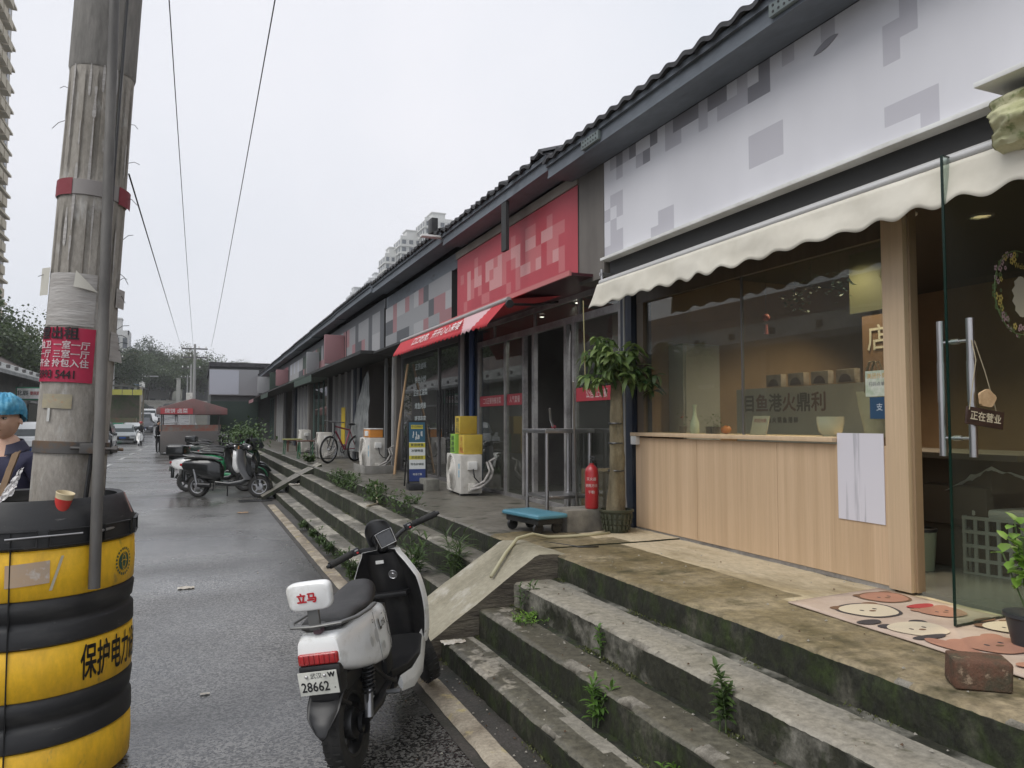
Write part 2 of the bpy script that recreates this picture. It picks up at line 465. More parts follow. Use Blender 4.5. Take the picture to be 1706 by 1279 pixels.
# ================================================================ steps and platform
def flight(name, nose, plat_x, y0, y1, dy, seed, mats, seams=(), chips=1.0):
    """nose: [(x, z)] of each nosing from the road up; the last tread is the platform out to plat_x"""
    prof = []  # (x, z, kind, amt) kind 0 riser 1 tread 2 chip-edge
    px, pz = nose[0][0], -.02
    for k, (x, z) in enumerate(nose):
        for t in (0, .25, .5, .75, .92): prof.append((x, pz + (z - pz) * t, 0, k))
        prof.append((x + .002, z - .012, 2, k)); prof.append((x + .014, z, 2, k)); prof.append((x + .05, z + .001, 2, k))
        nx = nose[k + 1][0] if k + 1 < len(nose) else plat_x
        m_ = 5 if k + 1 < len(nose) else 12
        for j in range(1, m_ + (1 if k + 1 == len(nose) else 0)):
            prof.append((x + .05 + (nx - x - .05) * j / m_, z, 1, k))
        px, pz = x, z
    ny = int((y1 - y0) / dy); V = []; F = []; MI = []
    n = len(prof)
    for i in range(ny + 1):
        y = y0 + (y1 - y0) * i / ny
        for j, (x, z, kd, k) in enumerate(prof):
            w1 = .009 * fbm(y * .8 + 5, k * 3.1 + seed) ; w2 = .006 * fbm(y * .9, k * 2.7 + seed + 7)
            c = max(0, fbm(y * 3.3, k * 5.3 + seed, 2, 5) - .12) * chips
            if k == len(nose) - 1: c += .25 * max(0, fbm(y * 9, 4 + seed, 1, 4))
            r = .004 * fbm(x * 9 + 2, y * 9, z * 9 + seed)
            dx, dz = w1, w2
            if kd == 2: dx += .006 * fbm(y * 26, k * 3.3, seed); dz -= .006 * abs(fbm(y * 22, k * 1.3, seed + 3))
            if kd == 0:
                dx += r * 2.2 + (.004 * fbm(y * 14, z * 14, seed))
                if z < (nose[k][1]) - .04 and j % 3 == 0: dx += 0
            if kd == 2:
                dx += c * (.10 if z < nose[k][1] - .005 else .06 if x < nose[k][0] + .03 else .0); dz -= c * (.07 if x < nose[k][0] + .03 else .02)
            if kd == 1: dz += r * .8
            if j == 0: dz = 0
            V.append((x + dx, y, z + dz))
    for i in range(ny):
        for j in range(n - 1):
            a = i * n + j
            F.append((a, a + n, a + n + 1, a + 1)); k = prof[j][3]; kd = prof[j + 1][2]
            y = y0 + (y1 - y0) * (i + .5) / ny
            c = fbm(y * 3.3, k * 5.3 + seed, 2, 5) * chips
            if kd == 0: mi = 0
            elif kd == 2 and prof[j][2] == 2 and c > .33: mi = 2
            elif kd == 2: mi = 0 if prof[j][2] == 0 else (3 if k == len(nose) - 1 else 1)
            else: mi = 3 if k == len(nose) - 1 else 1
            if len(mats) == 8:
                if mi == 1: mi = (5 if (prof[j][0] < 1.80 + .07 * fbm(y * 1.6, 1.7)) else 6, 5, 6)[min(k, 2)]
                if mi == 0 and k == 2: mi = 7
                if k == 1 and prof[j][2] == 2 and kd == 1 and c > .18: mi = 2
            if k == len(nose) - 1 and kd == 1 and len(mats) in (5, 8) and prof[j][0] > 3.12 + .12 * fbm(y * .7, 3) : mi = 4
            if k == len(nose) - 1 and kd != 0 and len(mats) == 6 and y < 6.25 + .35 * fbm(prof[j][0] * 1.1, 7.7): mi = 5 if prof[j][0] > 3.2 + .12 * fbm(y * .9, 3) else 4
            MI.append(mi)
    # closed end faces
    b = MB(); b.v = V; b.f = F; b.mi = MI
    for e, y in ((0, y0), (1, y1)):
        pts = [V[(ny * n if e else 0) + j] for j in range(n)] + [(plat_x, y, -.05), (nose[0][0], y, -.05)]
        o_ = len(b.v); b.v += pts; q = tuple(range(o_, o_ + len(pts))); b.f.append(q if e else q[::-1]); b.mi.append(0)
    return tag(b.build(name, mats, sharp=50), kind='structure')
NEAR = [(1.64, .153), (1.917, .347), (2.185, .52), (2.54, .693)]
FAR = [(1.64, .14), (1.90, .32), (2.14, .54), (2.42, .70)]
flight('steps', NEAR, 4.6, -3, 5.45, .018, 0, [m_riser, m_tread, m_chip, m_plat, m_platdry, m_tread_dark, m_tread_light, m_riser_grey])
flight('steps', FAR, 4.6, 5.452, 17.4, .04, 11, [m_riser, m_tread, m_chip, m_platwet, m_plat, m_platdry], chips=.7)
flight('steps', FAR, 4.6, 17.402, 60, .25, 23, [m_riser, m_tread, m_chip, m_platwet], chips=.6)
# cast concrete ramp over the steps
b = MB()
Nn = 34
def rampz(t):  # t 0 bottom .. 1 top, along x
    x = 1.31 + 1.31 * t; K = [(1.31, -.01), (2.37, .715), (2.52, .712), (2.63, .692)]
    for (a, c), (e, g) in zip(K, K[1:]):
        if x <= e + 1e-9: return c + (g - c) * (x - a) / (e - a)
    return .69
def rampfn(u, t):
    x = 1.31 + 1.31 * t
    y0r = 5.21 - .06 * t; y1r = 6.02 - .16 * t
    y = y0r + (y1r - y0r) * u
    return (x, y + .005 * fbm(t * 5, u * 3, 5), rampz(t) + .004 * fbm(x * 5, y * 5, 3) + (-.008 if u in (0, 1) else 0))
b.grid(rampfn, 16, Nn)
b.grid(lambda u, t: (lambda p: (p[0], p[1] + (-.0) + .012 * (1 - u) * fbm(t * 12, 3), p[2] * u - .03 * (1 - u)))(rampfn(0, t)), 5, Nn, mi=1)
b.grid(lambda u, t: (lambda p: (p[0], p[1], p[2] * (1 - u) - .03 * u))(rampfn(1, t)), 5, Nn, mi=1)
tag(b.build('ramp', [m_ramp, m_rampside], sharp=30), kind='structure')
# far ramp by the parked scooters: thin slab down to the road
b = MB()
b.grid(lambda u, t: (1.35 + 1.25 * t, 17.35 + .8 * u - .15 * t, .06 + .70 * t + .02 * math.sin(PI * t) + .006 * fbm(t * 8, u * 5)), 6, 16)
b.grid(lambda u, t: (1.35 + 1.25 * t, 17.35 - .15 * t, .0 + (.06 + .70 * t) * 1.0 - .09 * u + .02 * math.sin(PI * t)), 2, 16, mi=1)
b.grid(lambda u, t: (1.35, 17.35 + .8 * u, .06 * t - .02), 2, 2, mi=1)
tag(b.build('ramp', [m_tread, m_riser]), kind='structure')
# pieces of litter, cracks of pale mortar on the near platform are surface
# ================================================================ the near shop
def mosaic(mbx, x, y0, y1, z0, z1, cell, pick):
    ny = max(1, round((y1 - y0) / cell)); nz = max(1, round((z1 - z0) / cell))
    for j in range(nz):
        for i in range(ny):
            a, c = y0 + (y1 - y0) * i / ny, y0 + (y1 - y0) * (i + 1) / ny
            p, q = z0 + (z1 - z0) * j / nz, z0 + (z1 - z0) * (j + 1) / nz
            mbx.add([(x, a, p), (x, c, p), (x, c, q), (x, a, q)], [(0, 3, 2, 1)], mi=pick(i / ny, j / nz, i, j))
def lam(name, c, c2):
    m = M(name, c, .45, c2=c2, ns=1.6, lo=.35, hi=.68, stretch=(9, 9, .12), world=True, var=.10, detail=8, bump=.0006, bs=30)
    return m
m_wood = lam('oak_laminate', (.58, .42, .275), (.47, .33, .205))
m_wood2 = lam('oak_laminate_trim', (.60, .45, .30), (.50, .365, .235))
m_brown = M('dark_brown_panel', (.05, .036, .026), .5, c2=(.075, .055, .04), ns=3, stretch=(1, 1, .3), world=True)
m_glass = glass_mat('window_glass', (.80, .82, .76), .055, dust=.05)
m_glassg = glass_mat('door_glass', (.80, .88, .84), .03, dust=.03)
m_gedge = M('glass_edge', (.004, .02, .014), .2)
m_steel = M('brushed_steel', (.55, .54, .54), .32, 1, c2=(.4, .39, .39), ns=3, stretch=(1, 1, .2), bump=.0004, bs=200)
m_alu = M('aluminium_frame', (.38, .37, .365), .5, .55, c2=(.2, .19, .19), ns=3, world=True, var=.15)
m_aludark = M('dark_aluminium', (.12, .115, .115), .5, .3, world=True)
m_white = M('white_paint', (.75, .75, .73), .5, c2=(.6, .59, .56), ns=4)
m_sign = M('white_sign_face', (.70, .695, .73), .55, c2=(.64, .635, .67), ns=1.2, world=True, stretch=(1, 1, .4))
m_sign2 = M('grey_sign_print', (.50, .49, .53), .55)
m_sign3 = M('dark_sign_print', (.27, .265, .29), .55)
m_black = M('black_plastic', (.012, .012, .013), .45, c2=(.03, .03, .03), ns=5, bump=.0005, bs=200)
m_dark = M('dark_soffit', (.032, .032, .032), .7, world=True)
m_fascia = M('grey_fascia', (.155, .175, .20), .6, c2=(.11, .125, .145), ns=1.1, world=True, stretch=(1, .4, 1.5), c3=(.06, .065, .07), ns3=3, lo3=.6, hi3=.75, var=.12)
m_tile = M('roof_tile', (.06, .06, .065), .75, c2=(.03, .03, .032), ns=5, world=True, var=.3)
m_navy = M('navy_column_paint', (.014, .022, .04), .45, c2=(.03, .035, .045), ns=3, world=True)
m_blue = M('blue_pipe_paint', (.02, .045, .12), .4, world=True)
m_beige = M('beige_column', (.16, .145, .13), .7, c2=(.11, .10, .09), ns=2, world=True, stretch=(1, 1, .3))
m_intwall = M('interior_wall', (.33, .215, .125), .7, c2=(.25, .16, .09), ns=1.2, world=True)
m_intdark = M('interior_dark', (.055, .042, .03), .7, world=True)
m_floor = M('interior_floor_tile', (.15, .15, .13), .25, c2=(.13, .13, .12), ns=2, world=True)
m_lampe = M('downlight_glow', (1, .9, .6), .5, emit=(1, .80, .40), es=3.2)

AY0, AY1 = .6, 6.14
shopA = T('shop', 'nearest shop with oak panel front, wide window and long white sign', 'shop', (3.85, 3.4, .69), group='shops in the row', world=True)
# front panel, as vertical boards
b = MB()
for i in range(3):
    ya = 3.31 + (6.13 - 3.31) * i / 3; yb = 3.31 + (6.13 - 3.31) * (i + 1) / 3
    b.box(3.845, 3.885, ya + .0016, yb - .0016, .72, 1.555, .0012, 1)
b.build('front_panel', m_wood, shopA)
MB().box(3.852, 3.9, 3.29, 6.13, .69, .72).build('plinth', m_alu, shopA)
MB().box(3.80, 4.25, 3.695, 6.16, 1.57, 1.602, .004).build('countertop', m_wood2, shopA)
MB().box(3.80, 3.845, 6.06, 6.15, 1.49, 1.568, .003).build('cover_plate', m_white, shopA)
# posts and frame
MB().box(3.832, 3.87, 3.16, 3.312, .71, 3.05, .002).build('post', m_wood2, shopA)
b = MB().box(3.87, 3.93, 3.145, 3.30, .71, 3.05, .002); b.build('door_jamb', lam('jamb_wood', (.30, .21, .13), (.24, .16, .10)), shopA)
MB().box(3.866, 3.91, 6.02, 6.13, 1.603, 2.83).build('frame_left', lam('window_frame_wood', (.10, .075, .05), (.07, .052, .035)), shopA)
lf = lam('frame_wood_dark', (.09, .066, .045), (.06, .045, .03))
MB().box(3.862, 3.92, 3.32, 6.13, 2.83, 3.06).build('window_head', lf, shopA)
MB().box(3.88, 3.93, AY0, 3.16, 3.05, 3.2).build('door_head', lf, shopA)
for ya, yb in ((3.315, 4.656), (4.668, 6.02)):
    gp = MB().box(3.895, 3.901, ya, yb, 1.60, 2.83).build('window_pane', m_glass, shopA)
MB().box(3.888, 3.908, 4.655, 4.669, 1.602, 2.83).build('mullion', m_aludark, shopA)
# dark band under the sign, with rolled awning cassette
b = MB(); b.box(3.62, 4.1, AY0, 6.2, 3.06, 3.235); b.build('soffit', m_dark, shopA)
b = MB(); b.box(3.52, 3.64, AY0, 6.22, 3.235, 3.262, .003); b.build('sign_edge', m_white, shopA)
# interior
IX = 7.6
b = MB()
b.box(IX, IX + .1, AY0 - .4, 6.2, .70, 3.3)
b.box(3.95, IX, 6.18, 6.26, .70, 3.3); b.box(3.95, IX, AY0 - .5, AY0 - .4, .70, 3.3)
b.build('interior_wall', m_intwall, shopA)
MB().box(3.9, IX, AY0 - .5, 6.2, .69, .716).build('interior_floor', m_floor, shopA)
MB().box(3.9, IX, AY0 - .5, 6.2, 3.16, 3.3).build('ceiling', m_intdark, shopA)
MB().box(4.75, 5.3, 3.3, 5.9, .716, 1.5, .01).build('back_counter', m_intdark, shopA)
# sign
b = MB()
def pickA(u, v, i, j):
    # i grows away from the camera, u=0 near
    r = random.Random('a%d_%d' % (i, j)).random()
    s = 0
    if u > .93: s = 1 if r > .45 else 0
    if .40 < u < .47 and r > .75: s = 1
    if .16 < u < .18 and r > .7: s = 1
    if .62 < u < .9 and v > .74: s = 1 if r > .5 else (2 if r > .35 else 0)
    if .60 < u < .66 and .2 < v < .5: s = 1
    if .80 < u < .86 and v < .35: s = 1 if r > .3 else 0
    if v > .86 and .5 < u < .98: s = 2 if r > .75 else 1 if r > .3 else 0
    return s
mosaic(b, 3.600, .2, 6.27, 3.262, 4.215, .115, pickA)
b.build('sign_board', [m_sign, m_sign2, m_sign3], shopA, smooth=False)
b = MB(); b.box(3.602, 3.75, .2, 6.27, 3.24, 4.213); b.build('sign_box', m_beige, shopA)
# dark leaf-shaped brush mark left visible at the top of the sign
b = MB()
pts = []
for i in range(11):
    t = i / 10; pts.append((3.38 + .20 * t, 4.09 - .05 * t + .030 * math.sin(PI * t) ** .7))
for i in range(1, 10):
    t = 1 - i / 10; pts.append((3.38 + .20 * t, 4.09 - .05 * t - .020 * math.sin(PI * t)))
b.prism([(p[0], p[1]) for p in pts], 'x', 3.592, 3.5985)
b.build('sign_mark', m_sign3, shopA)
def eave(parent, y0, y1, z, seed=0, rag=0.0, xf=3.3):
    b = MB(); b.box(xf, xf + .04, y0, y1, z - .185, z - .03); b.box(xf - .03, xf, y0, y1, z - .075, z - .03)
    b.box(xf + .04, 3.59, y0, y1, z - .185, z - .15)
    b.box(xf - .006, xf, y0, y1, z - .19, z - .165)
    b.build('fascia', m_fascia, parent)
    # corrugated tile roof
    b = MB(); n = int((y1 - y0) / .03)
    def fn(u, t):
        y = y0 + (y1 - y0) * u
        e = rag * max(0, fbm(y * 2.2 + seed, t * 2, 1, 4)) if t < .15 else 0
        e2 = rag * fbm(y * 5, seed) if t < .15 else 0
        x = xf - .07 + 4.6 * t + e2
        return (x, y, z + .0 + 1.5 * t + .017 * math.sin(y * 2 * PI / .21) + e)
    b.grid(fn, n, 10)
    b.grid(lambda u, t: (lambda p: (p[0] + .002, p[1], p[2] - .035 * t))(fn(u, 0)), n, 1, flip=True)
    b.grid(lambda u, t: (lambda p: (p[0] + .01, p[1], p[2] - .036))(fn(u, t)), n, 10, flip=True)
    b.build('roof', m_tile, parent)
eave(shopA, .0, 6.9, 4.40, 0)
m_brk = M('bracket', (.16, .19, .19), .6, world=True)
for yy_ in (3.45, 5.95):   # perforated gutter brackets
    MB().box(3.262, 3.296, yy_ - .16, yy_ + .16, 4.235, 4.32, .004).build('gutter_bracket', m_brk, shopA)
b = MB()
for yy_ in (3.45, 5.95):
    for i in range(6):
        for j in range(2): b.cyl((3.2585, yy_ - .12 + .048 * i, 4.258 + .04 * j), (3.2625, yy_ - .12 + .048 * i, 4.258 + .04 * j), .009, n=8)
b.build('bracket_hole', m_black, shopA)
b = MB(); b.box(3.95, 9, .0, 6.9, .0, .0 + .69); b.box(4.05, 4.2, 6.2, 6.9, .69, 4.4); b.box(7.9, 8.0, 0, 6.9, 0, 5.6)
b.build('wall', m_beige, shopA)
# column and pipes between the near shop and the red one
b = MB(); b.box(3.60, 3.9, 6.28, 6.79, 3.10, 4.22); b.build('sign_column', m_beige, shopA)
b = MB(); b.box(3.86, 4.05, 6.16, 6.42, .70, 3.1); b.box(3.83, 3.86, 6.17, 6.23, .7, 3.1); b.build('column', m_navy, shopA)
b = MB(); b.tube([(3.78, 6.22, 3.35), (3.78, 6.22, 1.0), (3.78, 6.20, .86), (3.70, 6.17, .80)], .011, 8); b.tube([(3.82, 6.2, .82), (3.7, 6.1, .76), (3.62, 5.98, .75)], .03, 8)
b.build('pipe', M('grey_pipe', (.3, .3, .29), .5), shopA)

# downlights (lit lamps) in the ceiling
spots = [(4.75, 4.55), (4.55, 3.72), (5.6, 2.6), (5.2, 1.9), (5.8, 5.2)]
for i, (x, y) in enumerate(spots):
    d = T('downlight', ['round warm downlight above the middle of the shop window', 'round warm downlight near the oak post', 'round warm downlight behind the glass door, lower of the two seen there',
                        'round warm downlight behind the glass door beside the flower wreath', 'round warm downlight at the far end of the shop ceiling'][i], 'downlight', (x, y, 3.155), group='ceiling downlights')
    MB().lathe([(.075, 0), (.075, -.012), (.055, -.014), (.055, 0)], n=20).build('rim', m_white, d)
    MB().lathe([(.0001, -.006), (.055, -.006)], n=20).build('lens', m_lampe, d)
    l = bpy.data.lights.new('downlight_lamp', 'SPOT'); l.energy = 70; l.spot_size = R(130); l.spot_blend = .6; l.color = (1, .84, .60); l.shadow_soft_size = .05
    lo_ = bpy.data.objects.new('downlight_lamp', l); COL.objects.link(lo_); lo_.location = (0, 0, -.02); lo_.parent = d

# ---- the cream awning: bar, valance with scallops
aw = T('awning', 'cream scalloped awning over the near shop window', 'awning', (3.5, 4.2, 3.0), world=True)
MB().cyl((3.5, 1.4, 3.03), (3.5, 6.16, 3.012), .032, n=14).build('front_bar', M('awning_bar', (.60, .59, .58), .35, .3), aw)
m_cream = M('cream_canvas', (.68, .645, .56), .85, c2=(.59, .555, .47), ns=2, world=True, c3=(.62, .48, .18), ns3=1.3, lo3=.70, hi3=.78, bump=.002, bs=14)
b = MB()
def val(u, t):
    y = 2.1 + (6.19 - 2.1) * u
    per = .262
    ph = (y / per) % 1
    sc_ = (.016 + .005 * math.sin(y * 3.1)) * math.cos(2 * PI * ph + .5 * math.sin(y * 2.3))
    z = 3.0 - (.205 + sc_) * t
    out = .012 * math.sin(y * 7 + t * 2) * t + .03 * t
    flare = .06 * max(0, (y - 5.95) / .24) * t
    zz = z - (.02 * max(0, (y - 5.9) / .29) * t)
    return (3.468 - out + .006 * fbm(y * 4, t * 2), y + flare * 1.6, zz)
b.grid(val, 260, 8)
o_ = b.build('valance', m_cream, aw, sharp=80)
so = o_.modifiers.new('s', 'SOLIDIFY'); so.thickness = .002
b = MB(); b.grid(lambda u, t: (3.5 + .30 * t, 1.6 + 4.55 * u, 3.035 + .07 * t - .015 * math.sin(PI * t)), 30, 4)
b.build('canopy', m_cream, aw)
b = MB(); b.cyl((3.5, 6.15, 3.0), (3.5, 6.15, 3.14), .014); b.box(3.48, 3.8, 6.14, 6.165, 3.08, 3.11); b.cyl((3.7, 6.13, 3.05), (3.7, 6.13, 3.22), .02)
b.build('bracket', m_steel, aw)
# crumpled cloth bundle at the right
b = MB()
def cl(u, t):
    y = 1.0 + 1.28 * u
    zt = 3.20; zb = 2.965 + .02 * fbm(y * 5, 1)
    fold = .035 * math.sin(t * 9 + 2 * fbm(y * 3, 5)) * math.sin(PI * t) + .04 * fbm(y * 6, t * 5, 2)
    x = 3.40 - .06 * math.sin(PI * t) + fold - .03 * math.sin(PI * min(1, (1 - u) * 3)) 
    return (x, y + .02 * math.sin(t * 8), zt + (zb - zt) * t)
b.grid(cl, 60, 26); b.grid(lambda u, t: (lambda p: (p[0] + .20 * t, p[1], p[2] - .02 * math.sin(3 * t)))(cl(u, 1)), 60, 4)
b.grid(lambda u, t: (lambda p: (p[0] + .2 * u, p[1] + .004, p[2]))(cl(1, t)), 4, 26)
tag(b.build('folded_cloth', M('olive_cream_cloth', (.56, .54, .36), .85, c2=(.40, .40, .22), ns=6, lo=.4, hi=.6, c3=(.2, .24, .1), ns3=14, bump=.006, bs=18), sharp=80),
    'crumpled cream and olive cloth bundle at the right end of the cream awning', 'cloth')
b = MB(); b.box(3.3, 3.62, 1.0, 2.32, 3.25, 3.275, .004)
b.build('bracket_rail', m_white, aw)

# ---- glass door leaf standing open
leaf = T('glass_door', 'frameless glass door of the near shop standing open on the platform', 'door', (3.41, 2.58, .7), world=True)
b = MB(); ang = math.atan2(.074, .889)
lm = Matrix.Translation((3.411, 2.576, 0)) @ rotz(ang)
MB().box(.006, .895, -.006, .006, .715, 3.03, m=lm).build('pane', m_glassg, leaf)
b = MB(); b.box(0, .005, -.0065, .0065, .712, 3.032, m=lm); b.box(0.005, .9, -.0065, .0065, 3.031, 3.036, m=lm); b.box(0.005, .9, -.0065, .0065, .708, .714, m=lm)
b.build('pane_edge', m_gedge, leaf)
for s, ln in ((-1, 0), (1, 0)):
    b = MB(); yy_ = s * .075
    b.cyl((.07, yy_, 1.53), (.07, yy_, 2.21), .019, n=16, m=lm)
    b.cyl((.07, yy_, 1.80), (.07, yy_, 2.0), .021, n=16, m=lm)
    b.build('handle', m_steel, leaf)
b = MB()
for z in (1.62, 2.10): b.cyl((.07, -.075, z), (.07, .075, z), .009, n=10, m=lm); b.cyl((.07, -.02, z), (.07, .02, z), .014, n=10, m=lm)
b.build('handle_bolt', m_steel, leaf)
# flower wreath sticker on the glass
cols = [M('petal_mauve', (.42, .30, .34), .6), M('petal_yellow', (.5, .42, .12), .6), M('stem_green', (.10, .16, .06), .6), M('sticker_white', (.5, .5, .42), .6)]
b = MB(); rg = random.Random(3)
cx_, cz_, rr_ = .63, 2.39, .20
for i in range(46):
    a = R(95 + 190 * i / 46) + rg.uniform(-.05, .05); q = rr_ + rg.uniform(-.035, .035); s = rg.uniform(.010, .019)
    mi = rg.choice([0, 0, 0, 1, 2])
    if 20 < i < 30: mi = rg.choice([1, 1, 2])
    px_, pz_ = cx_ + q * math.cos(a), cz_ + q * math.sin(a)
    for k in range(5):
        ak = 2 * PI * k / 5
        c_ = (px_ + s * .7 * math.cos(ak), pz_ + s * .7 * math.sin(ak)); v_ = [(c_[0] + s * .45 * math.cos(t_ * PI / 3), -.0072, c_[1] + s * .45 * math.sin(t_ * PI / 3)) for t_ in range(6)]
        b.add(v_, [tuple(range(6))], lm, mi)
b.tube([(cx_ + .225 * math.cos(R(a)), -.0075, cz_ + .225 * math.sin(R(a))) for a in range(80, 290, 8)], .003, 5, m=lm, mi=2)
v_ = [(cx_ + .02 + .08 * math.cos(t_ * PI / 12) * (1 + .15 * math.sin(3 * t_)), -.0072, cz_ - .02 + .11 * math.sin(t_ * PI / 12)) for t_ in range(24)]
b.add(v_, [tuple(range(24))], lm, 3)
b.text('Welcome', .045, lm @ Matrix.Translation((cx_ + .05, -.0075, cz_ + .145)) @ Matrix.Rotation(PI / 2, 4, 'X'), mi=1)
tag(b.build('wreath_sticker', cols, leaf, smooth=False), 'sticker of mauve and yellow blossoms round a pale shape')
# hanging open sign
hs_ = T('hanging_sign', 'small dark wooden sign with a wood slice hanging from the door handle', 'sign', (3.49, 2.47, 1.7))
hm = Matrix.Translation((0, 0, 0)) @ rotz(R(-8)) @ Matrix.Rotation(R(8), 4, 'Y')
m_dwood = M('dark_sign_wood', (.035, .018, .013), .5, c2=(.06, .03, .02), ns=6, stretch=(1, 1, 6))
MB().box(-.095, .125, -.012, 0, -.02, .065, .002, m=hm).build('board', m_dwood, hs_)
b = MB(); b.text('正在营业', .047, hm @ Matrix.Translation((.015, -.0135, .022)) @ Matrix.Rotation(PI / 2, 4, 'X'), bold=.0008)
b.build('lettering', M('cream_letters', (.62, .55, .40), .6), hs_)
b = MB(); pr = [(.048 * (1 + .08 * math.sin(5 * a) + .05 * math.cos(3 * a)) * math.cos(a), .115 + .042 * (1 + .08 * math.sin(5 * a)) * math.sin(a)) for a in [2 * PI * k / 24 for k in range(24)]]
b.prism(pr, 'y', -.03, -.018, m=hm); b.build('wood_slice', M('wood_slice', (.55, .38, .22), .7, c2=(.42, .27, .14), ns=20), hs_)
b = MB(); b.tube([(-.085, -.006, .06), (-.02, -.0, .30), (-.018, .02, .40)], .0025, 6); b.tube([(.115, -.006, .03), (.04, 0, .25), (.0, .02, .40)], .0025, 6)
b.build('cord', M('twine', (.35, .30, .2), .8), hs_)
# notice sheets
b = MB(); b.box(3.838, 3.8435, 3.333, 3.69, 1.08, 1.63, 0)
n_ = ob1('notice_sheet', b, M('notice_paper', (.62, .60, .65), .6, c2=(.42, .41, .45), ns=2.2, lo=.55, hi=.60, stretch=(1, 3, .15), world=True), 'blank white notice hung on the oak panel beside the door post', 'notice')
nb = MB(); nb.box(3.888, 3.893, 3.33, 3.50, 1.86, 2.02); o_ = ob1('sticker', nb, M('sticker_paper', (.55, .57, .5), .5, c2=(.35, .42, .3), ns=22), 'pale printed sticker at the lower right of the shop window, above the blue one', 'sticker', 'window stickers')
b = MB()
b.text('美团外卖', .036, basis((-.0035, .0, .125), (0, -1, 0), (0, 0, 1)), mi=0); b.text('扫码点单', .03, basis((-.0035, .0, .075), (0, -1, 0), (0, 0, 1)), mi=1)
b.build('print', [M('print_orange', (.5, .3, .06), .6), M('print_grey', (.12, .12, .13), .6)], o_)
nb = MB(); nb.box(3.888, 3.893, 3.325, 3.47, 1.72, 1.855); o_ = ob1('sticker', nb, M('sticker_blue', (.02, .06, .12), .5), 'dark blue sticker under the pale one on the shop window', 'sticker', 'window stickers')
b = MB(); b.text('支', .05, basis((-.0035, .0, .07), (0, -1, 0), (0, 0, 1))); b.build('print', M('print_pale', (.5, .55, .6), .6), o_)

# things on the window shelf
def vase(loc):
    t = T('vase', 'slim pale green ceramic vase on the window shelf', 'vase', loc)
    MB().lathe([(.0001, 0), (.035, 0), (.042, .03), (.040, .09), (.022, .14), (.014, .18), (.013, .22), (.024, .25), (.019, .25), (.009, .20)], n=24).build('body', M('celadon', (.60, .66, .56), .25, coat=.5), t)
vase((4.0, 5.42, 1.602))
t = T('bowl', 'white ceramic bowl on the window shelf', 'bowl', (4.03, 3.93, 1.602))
MB().lathe([(.0001, 0), (.05, 0), (.052, .008), (.075, .03), (.088, .09), (.09, .135), (.085, .135), (.08, .09), (.06, .03), (.0001, .02)], n=32).build('body', M('white_glaze', (.82, .82, .78), .2, coat=.4), t)
t = T('orange_fruit', 'orange persimmon with green leaf on the window shelf', 'fruit', (4.0, 5.0, 1.602))
MB().sph((0, 0, .036), .042, .042, .036).build('flesh', M('persimmon', (.55, .16, .03), .35, c2=(.5, .22, .04), ns=9), t)
b = MB()
for k in range(4):
    a = k * PI / 2; b.add([(0, 0, .071), (.03 * math.cos(a - .4), .03 * math.sin(a - .4), .077), (.045 * math.cos(a), .045 * math.sin(a), .072), (.03 * math.cos(a + .4), .03 * math.sin(a + .4), .077)], [(0, 1, 2, 3)])
b.build('calyx', M('fruit_green', (.06, .12, .03), .6), t)
t = T('table_card', 'leaning acrylic card with red print on the window shelf', 'card', (4.0, 4.62, 1.602), rz=R(-90))
cm = Matrix.Rotation(R(-14), 4, 'X')
MB().box(-.09, .09, -.004, .004, 0, .15, .002, m=cm).build('card', M('card_paper', (.52, .50, .42), .4, c2=(.45, .3, .26), ns=14, lo=.56, hi=.6), t)
b = MB(); b.text('欢迎光临', .035, cm @ Matrix.Translation((0, -.0052, .11)) @ Matrix.Rotation(PI / 2, 4, 'X'))
b.build('print', M('print_red', (.4, .07, .06), .5), t)
t = T('tote_bag', 'pale canvas tote bag with two handles standing behind the window', 'bag', (4.06, 3.58, 1.602))
b = MB(); b.loft([[(.05 * q * math.cos(a) + 0, wy * math.sin(a) * 1.0, z) for a in [2 * PI * k / 20 for k in range(20)]] for z, wy, q in ((0, .075, 1.0), (.10, .10, 1.0), (.2, .13, .9), (.30, .155, .55))], cap=False)
b.build('body', M('canvas_bag', (.60, .55, .43), .8, c2=(.50, .45, .34), ns=8, bump=.002, bs=30), t)
b = MB()
for dx in (-.02, .02): b.tube([(dx, -.06, .29), (dx, -.05, .42), (dx, -.02, .49), (dx, .02, .49), (dx, .05, .42), (dx, .06, .29)], .011, 8, flat=.4)
b.build('handle', M('bag_handle', (.34, .27, .2), .8), t)
for i, (y, h) in enumerate(((5.62, .19), (5.15, .12), (5.24, .10))):
    t = T('potted_plant', ['small leafy plant with red bloom on the shelf beside the vase', 'low green plant in a jar beside the persimmon', 'little glass jar of herbs behind the persimmon'][i], 'plant', (4.02, y, 1.602), group='small plants on the window shelf')
    MB().lathe([(.0001, 0), (.03, 0), (.036, .06), (.03, .06), (.0001, .05)], n=16).build('pot', M('shelf_pot', (.12, .10, .09), .3), t)
    b = MB(); rg = random.Random(i)
    for k in range(46):
        p = Vector((rg.gauss(0, .025), rg.gauss(0, .032), .05 + rg.random() * h)); a = rg.random() * 6.3; s = rg.uniform(.014, .026)
        u_ = Vector((math.cos(a), math.sin(a), rg.uniform(-.4, .6))) * s; v2 = Vector((-math.sin(a), math.cos(a), 0)) * s * .4
        b.add([tuple(p), tuple(p + u_ * .5 + v2), tuple(p + u_), tuple(p + u_ * .5 - v2)], [(0, 1, 2, 3)], mi=1 if (i == 0 and k % 4 == 0) else 0)
    b.build('leaves', [leaf_mat('shelf_leaf', (.03, .06, .02), (.08, .14, .04)), M('bloom_red', (.4, .05, .04), .6)], t)
